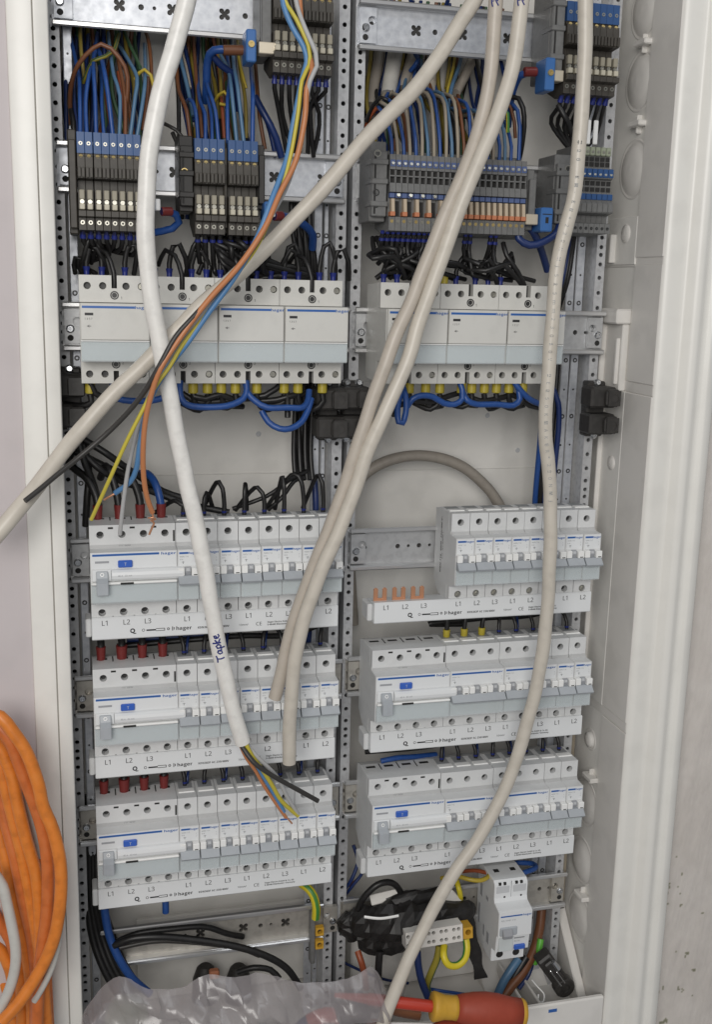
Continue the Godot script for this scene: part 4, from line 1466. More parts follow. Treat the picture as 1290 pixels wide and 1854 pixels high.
	# wires that drop into the middle dark terminals
	lace("core_wire", [
		["blue_wire", 1.6, [V(167.5, 495.3, -6.0), V(165.8, 519.5, -8.0), V(162.8, 529.3, -20.0), V(161.2, 529.5, -50.0)], "blue wire into the first middle dark terminal, bent left at its top"],
		["blue_wire", 1.6, [V(173.2, 495.6, -6.0), V(173.4, 517.7, -10.0), V(171.1, 529.6, -24.0), V(174.6, 565.6, -80.0)], "blue wire into the second middle dark terminal"],
		["blue_wire", 1.5, [V(178.5, 495.9, -6.0), V(179.1, 517.0, -14.0), V(177.5, 531.2, -26.0), V(178.8, 545.1, -60.0)], "blue wire into the third middle dark terminal"],
		["blue_wire", 1.6, [V(183.7, 495.7, -6.0), V(181.4, 520.4, -8.0), V(176.8, 537.9, -16.0), V(177.4, 550.3, -40.0)], "blue wire leaning left into the fourth middle dark terminal"],
		["blue_wire", 1.6, [V(191.2, 495.7, -6.0), V(191.6, 527.8, -12.0), V(197.2, 551.6, -40.0), V(201.2, 582.6, -90.0)], "blue wire rising plumb from the fifth middle dark terminal"],
		["pale_blue_wire", 1.6, [V(198.3, 496.1, -6.0), V(194.6, 533.6, -8.0), V(194.5, 553.2, -26.0), V(192.6, 571.9, -60.0)], "dusty blue wire from the sixth middle dark terminal"],
		["pale_blue_wire", 1.6, [V(204.0, 496.0, -6.0), V(199.3, 540.4, -10.0), V(199.5, 558.4, -30.0), V(206.0, 596.2, -90.0)], "dusty blue wire from the seventh middle dark terminal"],
		["blue_wire", 1.9, [V(210.7, 495.9, -6.0), V(212.0, 534.5, -12.0), V(215.4, 552.8, -40.0), V(221.2, 584.0, -90.0)], "blue wire rising plumb from the last middle dark terminal"],
		["brown_wire", 1.7, [V(163.3, 495.0, -20.0), V(162.1, 506.3, -20.0), V(160.1, 520.8, -20.0), V(157.6, 530.5, -30.0), V(156.9, 548.0, -60.0), V(158.7, 593.7, -95.0)], "brown wire bowed beside the middle dark terminals"],
		["brown_wire", 1.5, [V(172.2, 500.6, -20.0), V(171.2, 522.4, -26.0), V(171.3, 547.3, -50.0), V(173.7, 594.8, -95.0)], "brown wire among the blue ones above the middle dark terminals"],
		["orange_wire", 1.5, [V(190.5, 502.0, -24.0), V(189.5, 528.3, -30.0), V(190.8, 563.2, -60.0), V(189.6, 596.0, -95.0)], "rust-coloured wire above the middle dark terminals"],
		["yellow_wire", 1.4, [V(184.2, 531.3, -30.0), V(186.1, 534.7, -24.0), V(190.1, 536.9, -20.0), V(193.6, 532.9, -20.0), V(192.3, 527.6, -24.0), V(187.3, 528.4, -26.0)], "small yellow wire loop above the middle dark terminals"],
		["olive_wire", 1.5, [V(189.5, 517.7, -30.0), V(190.0, 546.8, -40.0), V(192.1, 573.8, -70.0), V(194.4, 596.4, -95.0)], "olive wire behind the small yellow loop"],
		["olive_wire", 1.5, [V(208.8, 503.2, -26.0), V(208.5, 533.7, -30.0), V(206.9, 562.5, -50.0), V(211.5, 597.6, -95.0)], "olive wire near the right of the middle dark terminals"],
		["yellow_wire", 1.3, [V(210.3, 543.3, -36.0), V(207.2, 556.5, -40.0), V(207.4, 573.0, -60.0), V(211.5, 597.6, -95.0)], "yellow wire slanting below the blue clamp at the top left"],
		["charcoal_wire", 1.6, [V(162.4, 476.4, -40.0), V(160.1, 503.5, -50.0), V(148.4, 512.4, -50.0), V(142.1, 516.8, -60.0)], "charcoal wire crossing behind the white cable toward the middle dark terminals"],
		["brown_wire", 1.7, [V(228.4, 498.3, -50.0), V(223.6, 524.5, -50.0), V(223.2, 547.9, -60.0), V(224.5, 573.5, -80.0)], "brown wire behind the thick blue pair near the top left"],
		["pale_blue_wire", 1.8, [V(158.8, 593.9, -96.0), V(160.8, 567.2, -70.0), V(165.1, 544.2, -60.0), V(168.4, 521.3, -50.0)], "dusty blue wire in the shade right of the white cable"],
		["dark_blue_wire", 1.7, [V(164.6, 594.7, -98.0), V(166.8, 574.6, -84.0), V(168.9, 550.4, -70.0), V(169.9, 517.9, -56.0)], "dark blue wire in the shade right of the white cable"],
		["taupe_cable", 1.6, [V(161.0, 584.1, -90.0), V(164.8, 563.9, -74.0), V(167.3, 545.0, -64.0)], "drab wire in the shade right of the white cable"],
		["charcoal_wire", 1.8, [V(152.3, 509.2, -64.0), V(156.4, 499.2, -60.0), V(162.3, 491.2, -56.0)], "charcoal wire drooping to the rail right of the white cable"],
	], "wires above the middle dark terminals")
	# the mass of older wires behind, out of the light
	var deep := ["dark_blue_wire", "black_wire", "olive_wire", "brown_wire", "dull_green_wire", "dark_blue_wire"]
	var deep_says := ["dark blue", "black", "olive", "brown", "dull green", "dark blue"]
	for i in 24:
		var x := 66.0 + i * 2.6 + rng.randf_range(-2, 2)
		wire("core_wire", [V(x + rng.randf_range(-8, 8), 640, -100), V(x, 585, -84 - (i % 4) * 8), V(x + rng.randf_range(-8, 10), 540, -58 - (i % 5) * 9), V(x + rng.randf_range(-4, 8), 492, -52 - (i % 3) * 10), V(x + 2, 440, -70)], 1.8, deep[i % 6], "%s wire in the shade behind the left terminal wires, %s strand" % [deep_says[i % 6], ORD[i]], "shaded wires behind the left terminals")
	for i in 20:
		var x := 160.0 + i * 2.7 + rng.randf_range(-2, 2)
		wire("core_wire", [V(x - 6 + rng.randf_range(-8, 8), 640, -104), V(x - 3, 585, -90 - (i % 4) * 6), V(x + rng.randf_range(-6, 6), 540, -64 - (i % 5) * 8), V(x + rng.randf_range(-3, 5), 492, -52 - (i % 3) * 10), V(x + 1, 440, -70)], 1.8, deep[(i * 5 + 1) % 6], "%s wire in the shade behind the middle terminal wires, %s strand" % [deep_says[(i * 5 + 1) % 6], ORD[i]], "shaded wires behind the middle terminals")
	for i in 24:
		var x := 324.0 + i * 5.2 + rng.randf_range(-2, 2)
		wire("core_wire", [V(x + 10 + rng.randf_range(-8, 8), 640, -108), V(x + 6, 590, -98 - (i % 3) * 6), V(x + rng.randf_range(-8, 8), 545, -76 - (i % 4) * 8), V(x + rng.randf_range(-3, 3), 495, -54 - (i % 3) * 8), V(x, 450, -70)], 1.8, deep[(i * 5 + 2) % 6], "%s wire in the shade behind the long grey group, %s strand" % [deep_says[(i * 5 + 2) % 6], ORD[i]], "shaded wires behind the long grey group")
	# thick neutral cords with sleeves
	sleeve_cord("thick blue cord with a brown sleeve on the clamp at the top left", [V(205.9, 567.2, -10.0), V(197.6, 566.6, -10.0), V(181.3, 565.8, -12.0), V(177.0, 559.2, -20.0), V(176.9, 544.0, -28.0), V(177.3, 531.1, -40.0)], 3.2, "blue_wire", "brown_wire", 3.9, 18.0)
	wire("blue_neutral_wire", [V(180.3, 563.2, -18.0), V(187.5, 556.6, -20.0), V(196.8, 552.2, -24.0), V(201.3, 542.6, -30.0), V(203.6, 526.3, -40.0)], 2.8, "dark_blue_wire", "thick dark blue cord branching below the brown sleeve", "thick neutral cords", [], 10)
	wire("blue_neutral_wire", [V(218.2, 538.0, -40.0), V(222.2, 529.0, -36.0), V(230.2, 515.4, -34.0), V(235.3, 505.9, -36.0), V(240.8, 491.2, -40.0)], 3.0, "dark_blue_wire", "thick dark blue cord sloping to the second rail at the left", "thick neutral cords", [], 10)
	wire("blue_neutral_wire", [V(224.8, 530.6, -46.0), V(230.1, 517.5, -44.0), V(233.9, 504.6, -44.0), V(237.2, 491.7, -46.0)], 2.4, "dark_blue_wire", "second dark blue cord sloping to the second rail at the left", "thick neutral cords", [], 10)
	sleeve_cord("blue cord with a red sleeve on the clamp right of the left dark terminals", [V(137.3, 441.0, 2.0), V(142.6, 441.3, 0.0), V(149.0, 439.6, -4.0), V(151.9, 434.0, -8.0), V(146.7, 428.8, -10.0), V(138.2, 426.5, -14.0), V(129.2, 425.3, -24.0)], 3.0, "blue_wire", "red_ferrule", 3.5, 9.0)
	sleeve_cord("blue cord with a red sleeve on the clamp right of the middle dark terminals", [V(227.5, 441.1, 0.0), V(233.6, 441.5, -4.0), V(246.1, 440.4, -16.0), V(258.0, 435.9, -24.0), V(266.1, 429.2, -30.0), V(268.4, 417.7, -40.0)], 3.4, "blue_wire", "red_ferrule", 3.9, 9.0)
	sleeve_cord("blue cord with a red sleeve on the clamp at the top right", [V(449.6, 565.9, 0.0), V(443.6, 565.5, 0.0), V(438.3, 563.6, -6.0), V(437.8, 558.2, -16.0), V(437.7, 547.0, -24.0), V(440.0, 525.9, -34.0)], 3.2, "blue_wire", "red_ferrule", 3.9, 11.0)
	sleeve_cord("blue cord with a red sleeve looping under the clamp right of the long grey terminals", [V(475.2, 449.1, -4.0), V(481.4, 447.6, -6.0), V(477.2, 436.9, 0.0), V(463.9, 428.1, 2.0), V(452.1, 425.0, 0.0), V(442.4, 430.3, -2.0), V(440.6, 439.6, -4.0), V(449.3, 443.8, -8.0), V(460.6, 437.0, -14.0), V(473.2, 423.5, -24.0), V(486.3, 404.7, -36.0)], 3.3, "dark_blue_wire", "red_ferrule", 3.9, 9.0)
	# black wires of the top left terminals
	var nine := [500, 514, 528, 542, 556, 569, 582, 594]
	var ends := [[V(235.6, 526.2, -26.0), V(245.0, 495.4, -40.0)], [V(239.6, 522.7, -30.0), V(252.4, 494.4, -44.0)], [V(245.3, 526.8, -26.0), V(255.7, 493.7, -44.0)], [V(250.7, 525.5, -30.0), V(258.8, 493.6, -50.0)], [V(261.4, 525.9, -28.0), V(265.1, 493.9, -50.0)], [V(269.4, 526.1, -26.0), V(270.5, 509.7, -34.0), V(268.1, 493.0, -44.0)], [V(260.6, 531.1, -20.0), V(268.2, 493.0, -40.0)], [V(265.6, 534.3, -22.0), V(261.8, 528.4, -30.0), V(264.3, 493.2, -44.0)]]
	for i in 8:
		var p: Array = [at_terminal(228.5 + 6.0 * i, 601.5)]
		p.append(p[0] + V(0.4, -10, -3))
		p.append_array(ends[i])
		wire("black_core", p, 1.9, "black_wire", "black wire with a blue ferrule under the top left terminals, %s from the left" % ORD[i], "black wires under the top left terminals", ["blue_ferrule", 2.2, 9.0], 8, 8.0)
	# ferrules and black wires under both groups of the second left rail
	for i in 8:
		var a := at_terminal(76.9 + 6.05 * i, 476.0)
		var q := V(a.x + (4 - i) * 2.0, a.y - 16.0 - absf(i - 4) * 1.5, -24)
		wire("black_core", [a, a + V(0, -8, -4), q, V(70.0 + i * 2.2, 404 - i * 1.5, -30), V(70 + i * 5.5, 392, -20)] if i < 4 else [a, a + V(0, -8, -4), V(a.x - 4, a.y - 14.0 - (i - 4) * 1.2, -22), V(a.x - 20 - (i - 4) * 3, a.y - 10, -34)], 2.0, "black_wire", "black wire under the left dark terminals, %s from the left" % ORD[i], "black wires under the left dark terminals", ["blue_ferrule", 2.3, 8.0])
	for i in 8:
		var x: float = [166.6, 172.6, 178.6, 184.6, 193.2, 199.2, 205.2, 211.2][i]
		var a := at_terminal(x, 476.0)
		wire("black_core", [a, a + V(0.5, -9, -4), V(a.x + 3.0 - i * 0.4, a.y - 22, -20), V(172 + i * 5.0, 402 - (i % 3) * 3.0, -22 + (i % 2) * 8), V(168 + i * 7.5, 394, -18)], 2.2, "black_wire", "black wire under the middle dark terminals, %s from the left" % ORD[i], "black wires under the middle dark terminals", ["blue_ferrule", 2.3, 8.0])
	# the dense black tangle above the second and third contactor
	for i in 17:
		var y0 := 419.0 - (i % 4) * 5.5
		wire("black_core", [V(176 + i * 2.6, 424, -26), V(180 + i * 2.6, y0, -10 + (i % 3) * 5), V(196 + (i % 5) * 7, y0 - 7 - (i % 3) * 3, -8 - (i % 4) * 4), V(206 + i * 2.6, 402 - (i % 3) * 4, -16), V(214 + i * 3.6, 394, -24)], 2.3, "black_wire", "black wire in the dense tangle above the third contactor, %s strand from the left" % ORD[i], "black tangle above the third contactor")
	# vertical black harness beside the twin posts, from the terminals down to the breakers
	for i in 7:
		var x := 258.0 + i * 2.6
		wire("black_core", [V(x - 4, 480, -60), V(x - 6 + (i % 2) * 3, 440, -50), V(x, 400, -52), V(x + 2, 340, -72), V(x + 1, 290, -60 - (i % 3) * 5), V(x - 1, 240, -56 - (i % 2) * 6), V(x, 214, -50)], 2.4, "black_wire", "black wire of the vertical harness left of the twin posts, %s from the left" % ORD[i], "vertical black harness left of the twin posts")
	wire("blue_neutral_wire", [V(276, 214, -54), V(277, 180, -50), V(276, 100, -60), V(270, -40, -66)], 3.0, "dark_blue_wire", "dark blue cord of the harness behind the upper left breaker row", "thick neutral cords", [], 8)
	# right column: wires arching into the long grey group
	var kinds := ["blue_wire", "beige_wire", "blue_wire", "beige_wire", "blue_wire", "beige_wire", "pale_blue_wire", "beige_wire", "blue_wire", "beige_wire", "pale_blue_wire", "beige_wire", "brown_wire", "blue_wire", "beige_wire", "pale_blue_wire", "blue_wire", "beige_wire", "blue_wire", "pale_blue_wire", "blue_wire"]
	var says := {"blue_wire": "blue", "beige_wire": "beige", "pale_blue_wire": "dusty blue", "brown_wire": "brown"}
	for i in 21:
		var x := 328.0 + i * 5.3
		var f := i / 20.0
		var top := 534.0 + 16.0 * sin(PI * clampf(f * 1.1 + 0.05, 0, 1)) + rng.randf_range(-3, 3)
		var lean := rng.randf_range(-3.0, 1.0) - 4.0 * (1.0 - f)
		wire("core_wire", [V(x, 491, -9), V(x + lean * 0.2, 506, -8), V(x + lean, top - 10, -18 + (i % 2) * 5), V(x + lean * 1.6, top, -34), V(x + lean * 2.0 + (0.5 - f) * 26, top + 6, -70), V(x + (0.5 - f) * 60, top + 40, -105)], 1.55, kinds[i], "%s wire arching into the long grey terminals, %s from the left" % [says[kinds[i]], ORD[i]], "wires arching into the long grey terminals", [], 8, 7.0)
	for i in 7:
		var x := 334.0 + i * 15.0
		wire("core_wire", [V(x, 500, -36), V(x + 1, 530, -50), V(x - 2, 548 + (i % 3) * 4, -74), V(x + 6, 580, -112)], 1.6, ["black_wire", "brown_wire", "dark_blue_wire", "olive_wire"][i % 4], "%s wire deep behind the arch over the long grey terminals, %s from the left" % [["black", "brown", "dark blue", "olive"][i % 4], ORD[i]], "wires deep over the long grey terminals")
	lace("core_wire", [
		["black_wire", 1.8, [V(316.4, 525.5, -50.0), V(319.3, 537.6, -40.0), V(323.2, 542.6, -30.0), V(330.0, 540.3, -30.0), V(335.2, 533.3, -34.0), V(339.6, 512.0, -40.0)], "black wire in a small arch left of the long grey terminals"],
		["orange_wire", 1.7, [V(317.3, 517.8, -60.0), V(318.3, 527.8, -50.0), V(322.3, 535.2, -40.0), V(328.0, 533.2, -36.0), V(331.3, 520.0, -36.0)], "rust-coloured wire under the small black arch"],
		["brown_wire", 1.7, [V(321.0, 514.1, -66.0), V(323.0, 526.7, -56.0), V(327.9, 532.8, -46.0)], "brown wire under the small black arch"],
		["yellow_wire", 1.5, [V(410.6, 603.6, -96.0), V(403.8, 581.4, -80.0), V(392.6, 558.8, -60.0), V(386.9, 538.7, -50.0)], "yellow wire below the upper right rail"],
		["olive_wire", 1.6, [V(407.1, 603.7, -98.0), V(401.0, 581.9, -84.0), V(392.6, 559.8, -66.0)], "olive wire below the upper right rail"],
		["pale_blue_wire", 1.8, [V(417.3, 603.6, -94.0), V(407.6, 581.0, -76.0), V(394.3, 558.3, -56.0), V(388.6, 538.2, -46.0)], "dusty blue wire below the upper right rail"],
		["dark_blue_wire", 1.8, [V(439.1, 591.7, -60.0), V(439.7, 574.0, -50.0), V(441.9, 554.2, -40.0), V(448.4, 541.5, -44.0)], "dark blue wire passing behind the two beige cables at the top"],
		["black_wire", 2.2, [V(436.0, 548.5, -20.0), V(440.7, 546.5, -14.0), V(444.4, 538.5, -12.0), V(447.1, 523.7, -14.0), V(449.4, 504.5, -24.0), V(453.6, 494.8, -40.0)], "black wire bowed right of the two beige cables"],
		["blue_wire", 1.8, [V(436.8, 541.3, -16.0), V(439.4, 536.4, -12.0), V(441.4, 522.8, -10.0), V(442.0, 495.8, -10.0)], "blue wire into the right end of the long grey terminals"],
		["brown_wire", 1.6, [V(432.0, 544.1, -22.0), V(435.7, 539.3, -18.0), V(438.6, 527.9, -16.0), V(441.2, 514.8, -18.0)], "brown wire over the right end of the long grey terminals"],
		["earth_wire", 1.6, [V(426.1, 533.9, -16.0), V(426.6, 536.2, -10.0), V(428.9, 532.5, -8.0), V(430.6, 517.8, -10.0)], "green and yellow wire over the right end of the long grey terminals"],
		["black_wire", 1.9, [V(428.0, 594.3, -90.0), V(423.3, 565.4, -60.0), V(424.8, 540.9, -50.0), V(421.9, 512.3, -44.0)], "black wire between the beige cables below the upper right rail"],
	], "wires over the long grey terminals")
	# sheathed cables that enter from the top behind the upper right rail
	for q in [[[V(342.0, 609.4, -104.0), V(339.5, 585.2, -100.0), V(333.8, 564.8, -92.0), V(329.1, 544.7, -84.0)], 5.0, "grey_cable", "first of the sheathed cables behind the upper right rail"], [[V(356.2, 608.8, -96.0), V(349.6, 579.1, -88.0), V(344.0, 554.3, -80.0)], 7.0, "pale_grey_cable", "thickest pale sheathed cable behind the upper right rail"], [[V(374.9, 611.0, -100.0), V(367.7, 586.1, -94.0), V(358.3, 560.5, -84.0)], 4.6, "grey_cable", "slim grey sheathed cable behind the upper right rail"], [[V(392.0, 608.4, -104.0), V(388.9, 583.6, -98.0), V(384.3, 557.5, -84.0)], 5.2, "taupe_cable", "taupe sheathed cable behind the upper right rail"], [[V(403.5, 605.0, -106.0), V(400.3, 580.0, -100.0), V(395.6, 559.1, -90.0)], 4.6, "pale_grey_cable", "short pale sheathed cable behind the upper right rail"], [[V(430.8, 598.3, -98.0), V(419.5, 579.2, -88.0), V(404.8, 558.1, -74.0)], 4.4, "taupe_cable", "slanting taupe cable behind the upper right rail"], [[V(375.0, 629.6, -80.0), V(375.8, 616.9, -84.0), V(374.2, 599.7, -90.0)], 3.4, "grey_cable", "slim cable above the upper right rail"]]:
		wire("sheathed_cable", q[0], q[1], q[2], q[3], "sheathed cables entering at the top right", [], 12, 8.0, "cable")
	for q in [[[V(321.8, 629.7, -80.0), V(336.0, 624.6, -84.0), V(344.6, 617.1, -96.0)], "blue_wire", "blue wire above the left end of the upper right rail"], [[V(358.7, 630.5, -70.0), V(364.8, 626.1, -76.0), V(371.5, 617.9, -90.0)], "dark_blue_wire", "dark blue wire above the upper right rail"], [[V(392.9, 633.3, -70.0), V(392.2, 626.5, -76.0), V(394.2, 619.7, -90.0)], "dark_blue_wire", "dark blue wire above the upper right rail beside the sloping cable"], [[V(368.5, 590.8, -84.0), V(369.3, 583.8, -76.0), V(366.4, 579.0, -76.0), V(364.9, 575.8, -84.0)], "blue_wire", "blue wire curl hanging below the upper right rail"]]:
		wire("core_wire", q[0], 2.0, q[1], q[2], "blue wires round the upper right rail")
	# black wires below the long grey group
	for i in 14:
		var a := at_terminal(321.0 + i * 4.6 + (28.0 if i >= 10 else 0.0) + (14.0 if i >= 12 else 0.0), 482.0)
		var g := (i % 5) * 2.0
		wire("black_core", [a, a + V(0.3, -10, -4), V(a.x + 3 - g, a.y - 22, -18 + (i % 3) * 6), V(332 + i * 6.2 + g, 408 - (i % 4) * 3.0, -14 + (i % 3) * 5), V(326 + i * 11.0, 395, -24)], 2.1, "black_wire", "black wire under the long grey terminals, %s from the left" % ORD[i], "black wires under the long grey terminals", ["blue_ferrule", 2.2, 8.0])
	# thicker tangle left of the double cable
	for i in 10:
		wire("black_core", [V(318 + i * 3.4, 428, -26), V(316 + i * 4.2 + rng.randf_range(-4, 4), 416, -16 + (i % 3) * 5), V(326 + (i % 4) * 9, 408 - (i % 3) * 4, -12 - (i % 2) * 8), V(330 + i * 4.4, 402, -20), V(322 + i * 6.0, 394, -26)], 2.3, "black_wire", "black wire in the tangle above the first right contactor, %s strand" % ORD[i], "black tangle above the first right contactor")
	for q in [[[V(321.1, 417.6, -10.0), V(307.9, 412.5, 0.0), V(310.2, 409.7, 6.0), V(327.9, 412.1, 4.0), V(338.9, 403.5, -6.0), V(344.5, 395.4, -14.0)], "black wire looping out to the left below the long grey terminals"], [[V(315.5, 414.8, -14.0), V(320.0, 418.4, -6.0), V(330.2, 417.6, 2.0), V(335.2, 407.0, -4.0)], "black wire in the upper fold left below the long grey terminals"], [[V(396.6, 412.4, -10.0), V(408.3, 407.0, 0.0), V(418.4, 401.8, -2.0), V(425.2, 396.3, -8.0), V(431.5, 390.8, -18.0)], "black wire sloping right above the right contactors"], [[V(399.3, 403.2, -8.0), V(411.0, 402.5, 4.0), V(427.7, 407.5, 2.0), V(435.2, 409.7, -4.0)], "black wire crossing toward the right above the right contactors"], [[V(424.9, 426.4, -14.0), V(422.1, 415.0, -8.0), V(422.9, 408.4, -4.0), V(430.6, 406.7, 0.0), V(447.8, 395.0, -10.0), V(454.9, 389.4, -16.0)], "black wire hooked above the last right contactor"], [[V(432.3, 426.6, -12.0), V(433.6, 416.2, -6.0), V(444.7, 402.4, -6.0), V(455.0, 391.3, -14.0)], "black wire slanting to the last right contactor"], [[V(410.5, 397.9, -10.0), V(407.7, 407.9, 4.0), V(412.8, 411.7, 6.0), V(419.7, 405.5, 2.0), V(421.1, 395.3, -8.0)], "black wire in a small loop above the second right contactor"]]:
		wire("black_core", q[0], 2.3, "black_wire", q[1], "loops above the right contactors")
	# wires of the top right terminals and the two-level group
	for i in 8:
		var a := at_terminal(477.0 + 6.0 * i, 601.5)
		wire("black_core", [a, a + V(-0.4, -9, -5), a + V(1.0 + i * 0.2, -20 - i * 1.2, -22), V(500 + i * 1.4, 508, -30)], 1.9, "black_wire", "black wire with a blue ferrule under the top right terminals, %s from the left" % ORD[i], "black wires under the top right terminals", ["blue_ferrule", 2.3, 8.0])
	wire("black_core", [V(475.8, 542.8, -10.0), V(478.6, 535.6, -6.0), V(484.2, 528.3, -6.0), V(489.6, 521.3, -12.0)], 2.6, "black_wire", "black wire from the top right terminals to the two-level terminals", "black wires under the top right terminals")
	for q in [[1072.0, "first"], [1085.0, "second"]]:
		var m := MB.new()
		var p := pin(q[0])
		m.box(p.x - 2.1, 512, -9, p.x + 2.1, 532, -7, 0.6)
		solo("white_tag", m, "tab_white", "white wire tag above the two-level terminals, %s from the left" % q[1], "tag", "white tags above the two-level terminals", V(p.x, 512, -8))
	for i in 5:
		wire("black_core", [V(517 + i * 2.0, 440, -66), V(509 + i * 2.6, 400, -62), V(503 + i * 3.4, 360, -76), V(505 + i * 3.2, 320, -70), V(503 + i * 3.0, 260, -66), V(507 + i * 2.4, 190, -72), V(507 + i * 2, 90, -80)], 2.6, ["black_wire", "black_wire", "dark_blue_wire", "black_wire", "black_wire"][i], "%s wire of the vertical harness left of the right post, %s from the left" % ["dark blue" if i == 2 else "black", ORD[i]], "vertical harness left of the right post")
	wire("blue_neutral_wire", [V(491.7, 296.5, -40.0), V(494.0, 267.3, -46.0), V(499.2, 227.9, -60.0), V(500.8, 188.6, -66.0), V(503.5, 154.2, -70.0)], 2.7, "blue_wire", "blue cord hanging behind the long beige cable", "thick neutral cords", [], 10)
	wire("blue_neutral_wire", [V(508.6, 297.2, -60.0), V(515.6, 281.6, -58.0), V(518.3, 254.6, -60.0), V(518.4, 210.5, -64.0), V(521.1, 165.7, -66.0)], 2.7, "dark_blue_wire", "dark blue cord right of the long beige cable", "thick neutral cords", [], 10)

func at_terminal(x: float, rail_y: float) -> Vector3:
	return V(x, rail_y - 51.0, -6)

func pin(px: float) -> Vector3:
	return V(497.0 + (px - 1058.0) * 0.53, 0, 0)

func sleeve_cord(label: String, pts: Array, r: float, mat_name: String, sleeve: String, sr: float, length: float) -> void:
	var t := thing("sleeved_wire", label, "wire", "blue neutral cords with sleeved ends", pts[0])
	var m := MB.new()
	m.tube(pts, r, 12, 5.0)
	part(t, "insulation", m, mat_name, false)
	m = MB.new()
	var d: Vector3 = (pts[1] - pts[0]).normalized()
	m.lathe(pts[0], d, [[0.0, 0.0], [0.0, sr * 0.92], [0.6, sr], [length - 0.6, sr], [length, sr * 0.9], [length, 0.0]], 14)
	part(t, "sleeve", m, sleeve, false)

